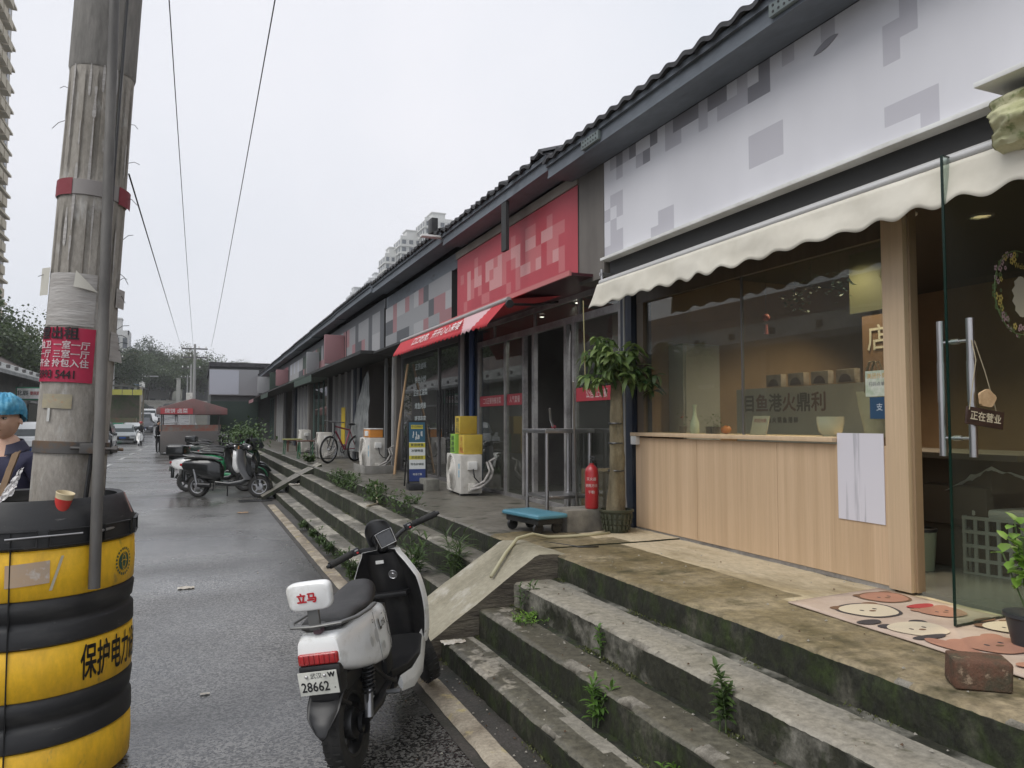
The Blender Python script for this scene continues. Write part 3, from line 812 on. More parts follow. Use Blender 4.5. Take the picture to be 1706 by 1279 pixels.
# signboard standing inside, seen through the window
t = T('menu_board', 'long pale board with dark characters standing behind the window', 'sign', (4.62, 4.9, 1.50), world=True)
MB().box(4.62, 4.65, 4.15, 5.62, 1.50, 2.0).build('board', M('board_face', (.46, .44, .41), .6, c2=(.38, .36, .33), ns=2), t)
b = MB()
for i, ch in enumerate('目鱼港火鼎利'): b.text(ch, .165, basis((4.614, 5.44 - .165 * i, 1.855), (0, -1, 0), (0, 0, 1)), bold=.004, mi=i % 2)
b.text('━  特 色 火 锅 鱼 港 鲜', .05, basis((4.614, 5.1, 1.715), (0, -1, 0), (0, 0, 1)), bold=.003)
b.build('lettering', [M('board_ink', (.12, .105, .09), .6), M('board_ink_brown', (.17, .10, .075), .6)], t)
m_dish = [M('dish_card', (.32, .27, .23), .6, c2=(.2, .15, .12), ns=12), M('dish_brown', (.08, .045, .035), .6)]
for i in range(4):
    b = MB(); b.box(4.60, 4.66, 5.02 - .26 * i, 5.20 - .26 * i, 2.005, 2.11, .003, mi=0)
    b.lathe([(.0001, 0), (.062, 0)], c=(4.597, 5.11 - .26 * i, 2.01), n=16, axis='x', a0=0, a1=PI, mi=1)
    b.build('dish_picture', m_dish, t)
MB().box(4.55, 5.3, 3.0, 5.4, 1.46, 1.498).build('shelf', m_intdark, t)
# wall picture, panels and hanging ornaments inside
t = T('wall_plaque', 'brown plaque with a pale character behind the window near the post', 'sign', (5.0, 4.3, 1.95), world=True)
MB().box(5.0, 5.04, 4.20, 4.52, 2.0, 2.56).build('board', M('plaque_brown', (.16, .09, .05), .6), t)
b = MB(); b.text('店', .22, basis((4.993, 4.36, 2.36), (0, -1, 0), (0, 0, 1)), bold=.002); b.build('lettering', M('plaque_ink', (.5, .46, .4), .6), t)
MB().box(5.02, 5.06, 4.1, 4.66, 2.60, 3.1).build('wall_glow_panel', M('painted_wall_glow', (.06, .06, .028), .7), t)  # stands in for a lamplit patch of wall, its yellowish light painted as olive
t = T('fridge', 'grey white upright cabinet at the far end behind the window', 'cabinet', (4.46, 6.05, .716), world=True)
MB().box(4.25, 4.68, 5.93, 6.17, .716, 2.45, .01).build('body', M('cabinet_grey', (.34, .33, .31), .5), t)
MB().box(4.27, 4.66, 5.915, 5.93, .75, 2.42, .004).build('door', M('cabinet_door', (.38, .37, .35), .4), t)
for i, (x, y, z, kk) in enumerate(((4.15, 3.55, 2.62, 0), (4.2, 3.98, 2.66, 1), (4.2, 4.42, 2.60, 2), (4.3, 4.85, 2.52, 3), (4.15, 4.2, 2.7, 2))):
    t = T('hanging_ornament', ['gold knotted charm with a tassel hanging behind the window', 'blue green bunch hanging from the ceiling behind the window', 'dark leafy hanging sprig left of the blue green bunch',
                               'red and white small lantern charm hanging behind the window', 'second leafy hanging sprig between the green bunches'][i], 'ornament', (x, y, z), group='ornaments hung behind the window')
    MB().cyl((0, 0, .05), (0, 0, 3.15 - z), .002, n=5).build('string', m_black, t)
    b = MB(); rg = random.Random(40 + i)
    if kk == 0:
        for k in range(6): b.lathe([(.018, -.004), (.024, 0), (.018, .004)], c=(0, .03 * math.cos(k * PI / 3), .05 + .03 * math.sin(k * PI / 3)), n=12, axis='x')
        b.cyl((0, 0, 0), (0, 0, -.12), .008, .02, n=10)
    elif kk == 3:
        b.sph((0, 0, .04), .03); b.cyl((0, 0, -.02), (0, 0, -.1), .012, .016, n=8)
    else:
        for k in range(60):
            p = Vector((rg.gauss(0, .04), rg.gauss(0, .05), rg.gauss(.03, .045))); a = rg.random() * 6.3; s = .035
            u_ = Vector((math.cos(a), math.sin(a), rg.uniform(-.8, .4))) * s; v2 = Vector((-math.sin(a), math.cos(a), 0)) * s * .35
            b.add([tuple(p), tuple(p + u_ * .5 + v2), tuple(p + u_), tuple(p + u_ * .5 - v2)], [(0, 1, 2, 3)])
    b.build('charm', M('ornament_c', [(.30, .24, .08), (.09, .16, .15), (.05, .08, .05), (.28, .06, .05)][kk], .6), t)
# inside the door: crate, bin, coats
t = T('plastic_crate', 'openwork plastic crate on the shop floor behind the glass door', 'crate', (4.95, 3.30, .716), rz=R(15))
b = MB()
for i in range(7):
    for s in (-.2, .2): b.box(-.25 + .5 * i / 6 - .012, -.25 + .5 * i / 6 + .012, s - .008, s + .008, 0, .36); b.box(s * 1.25 - .008, s * 1.25 + .008, -.2 + .4 * i / 6 - .01, -.2 + .4 * i / 6 + .01, 0, .36)
for j in range(5):
    z = .36 * j / 4
    for s in (-.205, .205): b.box(-.26, .26, s - .006, s + .006, z - .01, z + .012); b.box(s * 1.26 - .006, s * 1.26 + .006, -.2, .2, z - .01, z + .012)
b.build('basket', M('crate_plastic', (.25, .25, .22), .5), t)
MB().box(-.22, .22, -.17, .17, .36, .42, .02).build('cloth', M('crate_cloth', (.4, .38, .33), .8), t)
t = T('waste_bin', 'pale green bin just inside the doorway', 'bin', (4.50, 3.62, .716))
MB().lathe([(.0001, 0), (.07, 0), (.09, .26), (.085, .26), (.07, .02)], n=20).build('body', M('bin_green', (.24, .27, .19), .5), t)
MB().lathe([(.095, .255), (.095, .275), (.08, .28)], n=20).build('rim', m_black, t)
t = T('draped_chair', 'white cloth over a dark chair back just inside the doorway', 'chair', (4.85, 3.55, .716), world=True)
b = MB(); b.box(4.7, 5.1, 3.3, 3.8, 1.0, 1.28, .05); b.build('seat', m_intdark, t)
b = MB(); b.grid(lambda u, v: (4.68 + .45 * u, 3.28 + .3 * v, 1.40 - .16 * v + .03 * fbm(u * 4, v * 4) - .1 * u * u), 10, 8); b.build('cloth', M('white_cloth', (.5, .5, .5), .8), t)

# ================================================================ the red shop
shopB = T('shop', 'second shop with a red sign and aluminium sliding doors', 'shop', (3.92, 8.7, .7), group='shops in the row', world=True)
m_red = M('red_sign_face', (.47, .060, .080), .5, c2=(.42, .052, .07), ns=1.5, world=True)
m_red2 = M('red_sign_pale_print', (.52, .15, .16), .55); m_red3 = M('red_sign_pink_print', (.58, .28, .28), .55)
b = MB()
def pickB(u, v, i, j):
    r = random.Random('b%d_%d' % (i, j)).random()
    if v > .72 or u < .05 or v < .06: return 0
    if .08 < u < .86 and .25 < v < .62: return 2 if r > .55 else (1 if r > .2 else 0)
    return 1 if r > .72 else 0
mosaic(b, 3.600, 6.82, 10.72, 3.18, 4.16, .15, pickB)
b.build('sign_board', [m_red, m_red2, m_red3], shopB, smooth=False)
b = MB(); b.box(3.602, 3.72, 6.82, 10.72, 3.17, 4.16); b.build('sign_box', m_beige, shopB)
b = MB(); b.box(3.58, 3.66, 6.8, 10.75, 4.163, 4.27); b.build('sign_trim', M('beige_trim', (.27, .24, .21), .6, c2=(.2, .18, .15), ns=2, world=True), shopB)
b = MB(); b.box(3.36, 3.92, 6.5, 11.0, 3.14, 3.168); b.build('canopy_soffit', M('dark_red_soffit', (.06, .012, .018), .5, world=True), shopB)
b = MB(); b.box(3.335, 3.36, 6.5, 10.75, 3.135, 3.185); b.build('canopy_edge', M('pale_red_edge', (.5, .16, .16), .5), shopB)
eave(shopB, 6.9, 10.5, 4.49, 5, rag=.05)
b = MB(); b.box(3.3, 3.34, 8.05, 8.2, 3.72, 4.3); b.build('drip_stain', m_dark, shopB)
fr = []
b = MB()
for y in (10.62, 9.56, 8.93, 8.62, 7.72, 7.52, 6.5):
    b.box(3.90, 3.955, y - .032, y + .032, .74, 2.82)
b.box(3.90, 3.96, 6.45, 10.65, 2.82, 2.90); b.box(3.90, 3.96, 6.45, 10.65, .70, .745)
b.box(3.905, 3.95, 6.45, 10.65, 3.08, 3.14)
for y in (10.0, 8.6, 7.4): b.box(3.91, 3.95, y - .02, y + .02, 2.9, 3.08)
b.build('door_frame', m_alu, shopB)
for ya, yb in ((9.59, 10.59), (8.96, 9.53), (6.53, 7.49)):
    MB().box(3.925, 3.930, ya, yb, .75, 2.82).build('door_pane', m_glass, shopB)
MB().box(3.925, 3.930, 6.5, 10.6, 2.9, 3.08).build('transom_pane', m_glass, shopB)
m_redst = M('red_sticker', (.33, .03, .045), .5)
for k, (ya, yb, s) in enumerate(((9.6, 10.58, '二○正餐快餐凉菜'), (8.97, 9.52, '人气套餐'), (6.54, 7.48, '公告 上班餐'))):
    o_ = MB().box(3.918, 3.9235, ya, yb, 1.93, 2.08).build('red_strip', m_redst, shopB)
    q = MB(); q.text(s, .10, basis((3.916, (ya + yb) / 2, 2.0), (0, -1, 0), (0, 0, 1)), sx=.9)
    q.build('lettering', M('pale_lettering', (.6, .5, .48), .6), o_)
b = MB(); b.box(6.9, 7.0, 6.4, 11, .7, 3.2); b.box(3.96, 7, 10.75, 10.85, .7, 3.2); b.box(4.0, 7, 6.4, 6.46, .7, 3.2); b.build('interior_wall', M('grey_interior', (.16, .15, .145), .7, c2=(.10, .09, .09), ns=1, world=True), shopB)
MB().box(3.96, 7, 6.4, 10.8, 3.17, 3.2).build('ceiling', M('grey_ceiling', (.12, .115, .115), .7), shopB)
MB().box(3.96, 7, 6.4, 10.8, .69, .71).build('interior_floor', m_floor, shopB)
b = MB(); b.box(4.2, 4.6, 7.4, 7.9, .71, 1.15, .01); b.build('box', M('carton', (.25, .17, .09), .8), shopB)
MB().box(5.2, 5.26, 7.6, 8.9, .71, 2.75).build('inner_door', M('grey_door', (.13, .12, .12), .6), shopB)
b = MB(); b.box(3.95, 9, 6.9, 11, 0, .69); b.box(7.9, 8, 6.9, 11, 0, 5.6); b.build('wall', m_beige, shopB)
t_ = MB(); t_.cyl((3.86, 10.78, .7), (3.86, 10.78, 3.14), .045, n=14); t_.build('downpipe', m_blue, shopB)
MB().box(3.9, 4.1, 10.66, 11.0, .7, 3.14).build('column', m_navy, shopB)
for i, (x, y) in enumerate(((3.98, 7.55), (4.4, 7.9), (4.3, 9.2), (4.5, 7.1))):
    d = T('downlight', ['small white spotlight above the open sliding door', 'second small spotlight inside the red shop', 'small spotlight behind the left sliding panes of the red shop', 'small spotlight over the right pane of the red shop'][i],
          'downlight', (x, y, 3.13 if i else 3.06), group='spotlights in the red shop')
    MB().lathe([(.04, .03), (.045, 0), (.03, -.002)], n=16).build('rim', m_steel, d)
    MB().lathe([(.0001, -.004), (.03, -.004)], n=16).build('lens', M('cool_glow', (1, 1, 1), .5, emit=(1, .97, .92), es=3.5), d)
    l = bpy.data.lights.new('downlight_lamp', 'SPOT'); l.energy = 14; l.spot_size = R(130); l.spot_blend = .6
    lo_ = bpy.data.objects.new('downlight_lamp', l); COL.objects.link(lo_); lo_.location = (0, 0, -.02); lo_.parent = d
# red awning with lettering
ra = T('awning', 'red toothed awning with white lettering in front of the grey shop', 'awning', (3.1, 9.4, 2.95), world=True)
m_redc = M('red_canvas', (.50, .035, .045), .7, c2=(.44, .03, .04), ns=2, world=True)
m_pinkc = M('pink_print', (.62, .40, .42), .7)
def rv(u, t):
    y = 7.62 + (12.3 - 7.62) * u
    tooth = .030 * abs(((y / .16) % 1) * 2 - 1)
    top = 3.04 - .0 * u
    hgt = .235 + tooth if t == 1 else .235
    fl = .16 * max(0, 1 - (y - 7.62) / .2) * (1 - t)
    return (3.14 - .14 * t + .01 * math.sin(y * 5) * t, y - fl * -1.0 * 0 + (0.28 * t * max(0, 1 - u * 9)), top - hgt * t)
b = MB(); b.grid(rv, 240, 6)
b.mi = []
for q in range(len(b.f)):
    i = q % 240; j = q // 240; y = 7.62 + 4.68 * (i + .5) / 240
    b.mi.append(1 if (8.1 + .06 * j < y < 9.05 - .05 * j) else 0)
o_ = b.build('valance', [m_redc, m_pinkc], ra, sharp=80)
so = o_.modifiers.new('s', 'SOLIDIFY'); so.thickness = .002
MB().cyl((3.15, 7.6, 3.055), (3.15, 12.3, 3.055), .03, n=12).build('front_bar', M('awning_bar_grey', (.4, .38, .37), .4, .3), ra)
b = MB(); b.grid(lambda u, t: (3.15 + .7 * t, 7.62 + 4.68 * u, 3.06 + .085 * t), 12, 3); b.build('canopy', m_redc, ra)
b = MB(); b.cyl((3.15, 7.56, 3.0), (3.15, 7.6, 3.0), .045); b.tube([(3.15, 7.6, 3.0), (3.5, 7.7, 3.03), (3.85, 7.8, 3.1)], .015); b.build('arm', m_black, ra)
b = MB()
_td = Vector((-.14, 0, -.235)).normalized()
b.text('口口吃肉，开开心心来喽', .155, basis((3.048, 10.1, 2.925), (0, -1, 0), tuple(-_td)), bold=.0015, sx=1.35)
b.build('lettering', M('white_lettering', (.75, .72, .7), .6), ra)

# ================================================================ the grey shop and the rest of the row
def sign_plain(parent, y0, y1, z0, z1, cols, cell=.3, seed=0, x=3.6):
    b = MB(); rg = random.Random(seed)
    tab = {}
    def pk(u, v, i, j):
        k = (i, j)
        if k not in tab: tab[k] = rg.choices(range(len(cols)), weights=[6] + [2] * (len(cols) - 1))[0]
        return tab[k]
    mosaic(b, x, y0, y1, z0, z1, cell, pk)
    b.build('sign_board', cols, parent, smooth=False)
    MB().box(x + .002, x + .12, y0, y1, z0 - .01, z1).build('sign_box', m_dark, parent)
m_g1 = M('grey_sign', (.26, .265, .275), .6); m_g2 = M('slate_sign', (.09, .095, .105), .6); m_g3 = M('pale_grey_sign', (.34, .34, .35), .6)
m_p1 = M('dusty_pink_sign', (.30, .16, .17), .6); m_p2 = M('rose_sign', (.42, .11, .14), .6); m_dg = M('dark_green_sign', (.05, .075, .06), .6); m_ol = M('olive_sign', (.11, .115, .085), .6)
m_w1 = M('pale_blue_grey_sign', (.42, .44, .49), .6)
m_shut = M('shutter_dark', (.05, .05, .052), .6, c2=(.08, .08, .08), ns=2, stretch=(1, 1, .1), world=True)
m_strip = M('strip_curtain', (.28, .285, .285), .5, c2=(.10, .10, .105), ns=9, lo=.42, hi=.58, stretch=(6, 6, .25), world=True)
shopC = T('shop', 'third shop with dark glass doors, long black handles and white posts', 'shop', (3.85, 13.2, .7), group='shops in the row', world=True)
sign_plain(shopC, 11.0, 15.4, 3.2, 4.05, [m_g1, m_g2, m_g3, m_p1], .32, 2)
b = MB(); b.box(3.62, 3.66, 10.75, 15.4, 4.05, 4.3); b.build('sign_trim', m_fascia, shopC)
eave(shopC, 10.5, 15.3, 4.55, 9, rag=.02)
b = MB()
for y in (15.1, 12.55, 11.4): b.box(3.87, 3.92, y - .03, y + .03, .74, 3.0)
b.box(3.87, 3.93, 11.1, 15.2, 3.0, 3.2); b.box(3.87, 3.92, 11.1, 15.2, .7, .76)
b.build('door_frame', m_aludark, shopC)
MB().box(3.893, 3.898, 11.43, 15.1, .76, 3.0).build('door_pane', glass_mat('dark_glass', (.5, .5, .5), .10, dust=.05), shopC)
b = MB()
for y in (12.42, 12.28, 12.12, 11.98):
    b.cyl((3.82, y, 1.45), (3.82, y, 2.25), .016, n=8)
    for z in (1.55, 2.15): b.cyl((3.82, y, z), (3.89, y, z), .01, n=6)
b.build('handle', m_black, shopC)
m_dl = M('pale_door_letters', (.36, .4, .4), .6)
for i, s in enumerate(('正宗卤味', '特色小炒', '正宗江湖菜', '烤鱼烤串', '啤酒夜宵')):
    b = MB(); b.text(s, .13, basis((3.886, 13.75, 2.75 - .25 * i), (0, -1, 0), (0, 0, 1)), bold=.001, sx=1.5); b.build('lettering', m_dl, shopC)
for y in (11.08, 15.55):
    MB().box(3.78, 3.83, y - .03, y + .03, .7, 3.1, .004).build('post', M('pale_post', (.45, .45, .44), .5, c2=(.3, .3, .3), ns=4, stretch=(1, 1, .4), world=True), shopC)
MB().box(3.84, 4.0, 11.0, 11.38, .7, 3.2).build('column', m_navy, shopC)
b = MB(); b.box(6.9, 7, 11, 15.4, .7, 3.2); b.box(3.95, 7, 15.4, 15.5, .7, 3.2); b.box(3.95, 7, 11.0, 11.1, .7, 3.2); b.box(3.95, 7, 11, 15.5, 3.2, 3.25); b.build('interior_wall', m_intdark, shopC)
b = MB(); b.box(3.96, 9, 11, 15.5, 0, .695); b.box(7.9, 8, 11, 15.5, 0, 5.8); b.build('wall', m_beige, shopC)
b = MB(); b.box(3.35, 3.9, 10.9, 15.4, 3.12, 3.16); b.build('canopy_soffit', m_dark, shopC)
# wall lamp at the roof edge
t = T('wall_lamp', 'black box with a white lamp bracket on the eave above the grey shop', 'lamp', (3.25, 10.6, 4.45), world=True)
MB().box(3.2, 3.3, 10.75, 10.95, 4.55, 4.78, .01).build('housing', m_black, t)
b = MB(); b.box(2.98, 3.3, 10.5, 10.62, 4.42, 4.45, .004); b.build('lamp_head', m_white, t)
# further shops of the row
labs = ['fourth shop with a dark open front behind a hanging plastic sheet', 'fifth shop with pale door frames and a yellow banner', 'sixth shop with a green glass front', 'seventh shop with a pale strip curtain',
        'eighth shop with a dark open front', 'ninth shop with a grey shutter and narrow pale posts', 'last shop of the row beside the projecting building']
signs = [[m_g1, m_p1, m_g3, m_g2], [m_p1, m_g1, m_p2, m_g2], [m_dg, m_ol, m_g1, m_p1], [m_g3, m_w1, m_g2], [m_p1, m_g2, m_p2], [m_g2, m_ol, m_g1], [m_w1, m_g1, m_dg]]
for i in range(7):
    y0 = 15.5 + i * 4.4; y1 = y0 + 4.4
    s = T('shop', labs[i], 'shop', (3.85, (y0 + y1) / 2, .7), group='shops in the row', world=True)
    sign_plain(s, y0 + .05, y1 - .05, 3.2, 4.1, signs[i], .4, 20 + i)
    eave(s, y0, y1, 4.60 - .02 * i, 20 + i, rag=.015)
    b = MB(); b.box(3.6, 3.66, y0, y1, 4.1, 4.3); b.build('sign_trim', m_g2, s)
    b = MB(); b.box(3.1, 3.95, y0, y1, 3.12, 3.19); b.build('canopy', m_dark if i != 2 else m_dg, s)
    b = MB(); b.box(3.9, 9, y0, y1, 0, .695); b.box(7.9, 8, y0, y1, 0, 5.8); b.box(3.95, 8, y1 - .08, y1 - .01, .7, 3.2); b.box(3.95, 8, y0, y1, 3.2, 3.26); b.build('wall', m_beige, s)
    MB().box(3.83, 4.0, y0 - .12, y0 + .2, .7, 3.14).build('column', [m_beige, m_navy, m_aludark][i % 3], s)
    if i not in (0, 3):
        hh = 3.9 + .35 * random.Random(i * 7).random(); q = MB().box(2.95 + .12 * (i % 3), 3.58, y0 + .2, y0 + .32, 3.25, hh, .01); q.build('projecting_sign', [m_g2, m_p1, m_g1, m_g1, m_p1, m_dg, m_g3][i], s)
    if i in (1, 4, 6):
        q = MB(); q.grid(lambda u, t: (2.75 + 1.0 * t, y0 + .3 + 3.8 * u, 2.95 + .38 * t), 10, 3); q.grid(lambda u, t: (2.75, y0 + .3 + 3.8 * u, 2.95 - .18 * t), 10, 1); q.build('awning', [m_p1, m_dg, m_g1][i % 3], s)
    rg = random.Random(i)
    if i in (1, 3, 5):
        MB().box(3.96, 3.98, y0 + .25, y1 - .2, .7, 3.1).build('strip_curtain', m_strip, s)
        b = MB()
        for k in range(4): yy_ = y0 + .5 + k * 1.0; b.box(3.84, 3.9, yy_ - .035, yy_ + .035, .7, 3.12)
        b.build('post', M('pale_frame', (.42, .42, .41), .5), s)
    elif i in (0, 4):
        b = MB(); b.box(5.6, 5.7, y0, y1, .7, 3.2); b.build('interior_wall', m_intdark, s)
        b = MB(); b.box(3.84, 3.9, y0 + .95, y0 + 1.02, .7, 3.12); b.box(3.84, 3.9, y1 - .3, y1 - .24, .7, 3.12); b.build('post', M('dull_frame', (.2, .2, .2), .5), s)
        b = MB(); b.box(4.4, 4.5, y0 + .3, y0 + 2.0, .7, 2.5); b.build('inner_partition', m_shut, s)
    else:
        MB().box(3.93, 3.935, y0 + .3, y1 - .2, .75, 3.0).build('door_pane', m_glass, s)
        b = MB()
        for k in range(4): yy_ = y0 + .4 + k * 1.1; b.box(3.9, 3.95, yy_ - .025, yy_ + .025, .7, 3.1)
        b.build('door_frame', M('green_frame', (.08, .13, .12), .5), s)
        MB().box(5.5, 5.6, y0, y1, .7, 3.2).build('interior_wall', m_shut, s)
# projecting building closing the row
t = T('building', 'taller grey building projecting towards the road at the end of the shop row', 'building', (2.6, 52, 0), world=True)
MB().box(.7, 8, 46.4, 60, 0, 4.9).build('wall', M('projecting_wall', (.10, .105, .105), .8, c2=(.07, .075, .075), ns=.6, world=True), t)
b = MB(); b.box(.6, 3.3, 46.2, 46.38, 3.25, 4.75, mi=0); b.add([(.62, 46.19, 3.3), (2.2, 46.19, 3.3), (2.2, 46.19, 4.7), (.62, 46.19, 4.7)], [(0, 1, 2, 3)], mi=1)
b.build('sign_board', [m_g1, m_w1], t)
MB().box(.6, 8.1, 46.25, 60.2, 4.9, 5.15).build('roof', m_tile, t)
MB().box(.69, 3.3, 46.3, 46.4, .0, 2.9).build('shopfront', M('green_dark_front', (.03, .05, .04), .6), t)
# ================================================================ near utility pole in its barrier
m_pole = M('weathered_pole', (.33, .305, .27), .85, c2=(.22, .20, .17), ns=3, lo=.42, hi=.7, stretch=(1.6, 1.6, .6), c3=(.40, .385, .36), ns3=7, lo3=.58, hi3=.7, bump=.003, bs=30, bstretch=(1.5, 1.5, .8), var=.22)
m_paper = M('old_paper', (.42, .40, .38), .85, c2=(.33, .31, .29), ns=10, stretch=(.6, .6, 4), bump=.004, bs=16, bstretch=(1, 1, 6))
BC = (-.745, 4.385)
lean = Matrix.Translation((-.655, 4.375, 0)) @ Matrix.Rotation(R(2.6), 4, 'Y') @ Matrix.Rotation(R(-.6), 4, 'X')
pole = T('utility_pole', 'weathered grey utility pole covered in torn posters beside the yellow and black barrier', 'pole', (-.655, 4.375, 0), world=True)
b = MB()
PR = .172
def pr(z): return PR - .0062 * z
def pfn(u, t):
    z = 7.0 * t; a = 2 * PI * u; r = pr(z)
    # cast grooves between z 2.4 and 3.75
    if 2.30 < z < 2.80 or 2.95 < z < 3.50: r -= .010 * (1 if math.sin(a * 16) > .35 else 0)
    r += .0025 * fbm(a * 2.2, z * 1.3)
    return (r * math.cos(a), r * math.sin(a), z)
b.grid(lambda u, t: pfn(u, t), 256, 180, m=lean)
pole_o = b.build('shaft', m_pole, pole, sharp=60)
def on_pole(ang, z, d=.004):
    """lean-space point on the pole's surface; ang in degrees, 0 = towards the camera, + = picture right"""
    a = R(-82 + ang); r = pr(z) + d
    return (r * math.cos(a), r * math.sin(a), z)
def sheet(mb, a0, a1, z0, z1, d=.004, nu=16, nv=8, curl=None, mi=None):
    def fn(u, t):
        a = a0 + (a1 - a0) * u; z = z0 + (z1 - z0) * t
        dd = d + .0012 * fbm(u * 4, t * 5, a0)
        if curl: dd += curl(u, t)
        return on_pole(a, z, dd)
    mb.grid(fn, nu, nv, m=lean, mi=mi)
# old plaster jacket at the top (wider sleeve), strips of torn paper in the grooves
b = MB(); b.lathe([(pr(3.5) + .002, 3.52), (pr(3.5) + .007, 3.54), (pr(4) + .008, 7.0)], n=48, m=lean); b.build('sleeve', M('sleeve_grey', (.27, .255, .235), .85, c2=(.13, .125, .115), ns=2, stretch=(2, 2, .4), bump=.003, bs=30, var=.2), pole)
b = MB(); rg = random.Random(12)
for k in range(26):
    a = -88 + 11.25 * rg.randrange(0, 15); z = rg.choice([3.35, 3.15, 2.95, 2.7, 2.5]) + rg.uniform(-.1, .1); h = rg.uniform(.12, .4); w_ = rg.uniform(3, 7)
    j0 = rg.uniform(0, 99)
    def fn(u, t): 
        wv = .06 * fbm(t * 5, j0); wd_ = (.35 + .65 * abs(math.sin(t * 2.6 + j0))) * (1 if .04 < t < .96 else .5)
        return on_pole(a + w_ * ((u - .5) * wd_ + wv), z + h * t, .003)
    b.grid(fn, 3, 14, m=lean)
b.build('paper_strip', m_paper, pole)
# metal band with red tape
b = MB(); b.lathe([(pr(2.9) + .003, 2.84), (pr(2.9) + .008, 2.842), (pr(2.9) + .008, 2.918), (pr(2.9) + .003, 2.92)], n=48, m=lean); b.build('tape_band', M('grey_tape', (.26, .24, .23), .7), pole)
m_rt = M('red_tape', (.20, .02, .03), .6)
b = MB(); sheet(b, -95, -35, 2.838, 2.922, .010); b.build('red_tape', m_rt, pole); b = MB(); sheet(b, 45, 90, 2.83, 2.922, .010, curl=lambda u, t: .012 * u * u); b.build('red_tape', M('red_tape', (.20, .02, .03), .6), pole)
b = MB(); b.lathe([(pr(1.6) + .002, 1.545), (pr(1.6) + .010, 1.547), (pr(1.6) + .010, 1.603), (pr(1.6) + .002, 1.605)], n=48, m=lean)
b.box(.06, .16, -.22, -.17, 1.55, 1.60, .004, m=lean); b.cyl((.02, -.20, 1.575), (.25, -.205, 1.575), .008, m=lean); b.cyl((.20, -.215, 1.575), (.225, -.215, 1.575), .018, n=6, m=lean)
b.build('clamp', M('rusty_steel', (.11, .105, .10), .6, .4, c2=(.16, .10, .06), ns=12, lo=.5, hi=.65), pole)
# white paper, torn corner
b = MB()
sheet(b, -72, 18, 2.175, 2.44, .004, curl=lambda u, t: .003 * max(0, fbm(u * 3, t * 14, 1)))
b.build('torn_paper', m_paper, pole)
b = MB()
sheet(b, -95, -74, 2.33, 2.47, .008, curl=lambda u, t: .03 * (1 - u))
b.grid(lambda u, t: on_pole(-16 + 36 * u, 2.452 - .085 * t * (1 - u) - .10 * u, .010 + .022 * t * (1 - u)), 10, 8, m=lean)
b.build('paper_flap', M('paper_flap_white', (.52, .50, .44), .8), pole)
# red rental notice
b = MB(); sheet(b, -78, 22, 1.895, 2.165, .0075, nu=30, nv=10)
nt_ = b.build('rental_notice', M('red_notice', (.42, .012, .055), .5, c2=(.36, .012, .05), ns=8), pole)
def pole_text(mb, s, size, ang, z, bold=0, mi=0, sx=1.0, d=.0125):
    def bend(p):
        return tuple(lean @ Vector(on_pole(ang + math.degrees((p[0] * sx) / (PR + d)), z + p[1], d)))
    # cut long edges first: glyphs are small so bending vertices is enough
    mb.text(s, size, None, bold, mi, bend=lambda p: bend(p))
b = MB()
pole_text(b, '屋出租', .066, -38, 2.132, .0022, 1, 1.15)
pole_text(b, '独卫 一室一厅', .042, -30, 2.075, .0008, 0, 1.08)
pole_text(b, '一厅 三室一厅', .042, -30, 2.030, .0008, 0, 1.08)
pole_text(b, '齐全 拎包入住', .042, -30, 1.985, .0008, 0, 1.08)
pole_text(b, '1 8993 5441', .056, -44, 1.93, .0014, 1, .95)
b.build('lettering', [M('notice_white', (.62, .55, .55), .6), M('notice_black', (.02, .01, .012), .6)], nt_)
# small stickers
b = MB(); sheet(b, -58, -6, 1.765, 1.835, .006); b.build('small_sticker', M('tan_sticker', (.36, .31, .2), .7, c2=(.30, .27, .2), ns=20, c3=(.4, .2, .1), ns3=12, lo3=.62, hi3=.7), pole)
b = MB(); sheet(b, 52, 88, 2.02, 2.17, .006, curl=lambda u, t: .03 * u * u * (1 - t)); b.build('paper_flap', m_paper, pole); b = MB(); sheet(b, 60, 88, 2.30, 2.40, .006, curl=lambda u, t: .02 * u * u)
b.build('paper_flap', m_paper, pole)
b = MB(); sheet(b, -44, -39, 1.70, 1.765, .008); b.build('small_sticker', M('white_tape', (.5, .5, .48), .6), pole)
# conduit pipe and rods
b = MB()
b.cyl((-.424, 3.995, .93), (-.418, 4.28, 7), .0255, .019, n=18)
b.build('conduit', M('conduit_grey', (.20, .19, .175), .6, .2, c2=(.09, .085, .08), ns=3, stretch=(1, 1, .3), bump=.001, bs=50), pole)
b = MB(); b.tube([on_pole(24, 1.25, .02), on_pole(26, 1.5, .035), on_pole(31, 1.75, .02), on_pole(33, 2.2, .012), on_pole(31, 3, .01), on_pole(31, 6, .01)], .007, 8, m=lean)
b.tube([on_pole(18, 1.2, .05), on_pole(22, 1.5, .05), on_pole(30, 1.85, .04)], .009, 8, m=lean)
b.build('cable', m_black, pole)
m_tie = m_black; rg = random.Random(5)
for k in range(16):
    b = MB()
    a = rg.choice([-86, 82, 84, 78]); z = rg.uniform(1.9, 3.5)
    p0 = Vector(on_pole(a, z, 0)); d_ = Vector((math.copysign(1, math.sin(R(a))) * rg.uniform(.02, .06), rg.uniform(-.02, .02), rg.uniform(-.06, .03)))
    b.tube([p0, p0 + d_ * .5 + Vector((0, 0, .01)), p0 + d_], .0016, 5, m=lean); b.build('wire_tie', m_tie, pole)

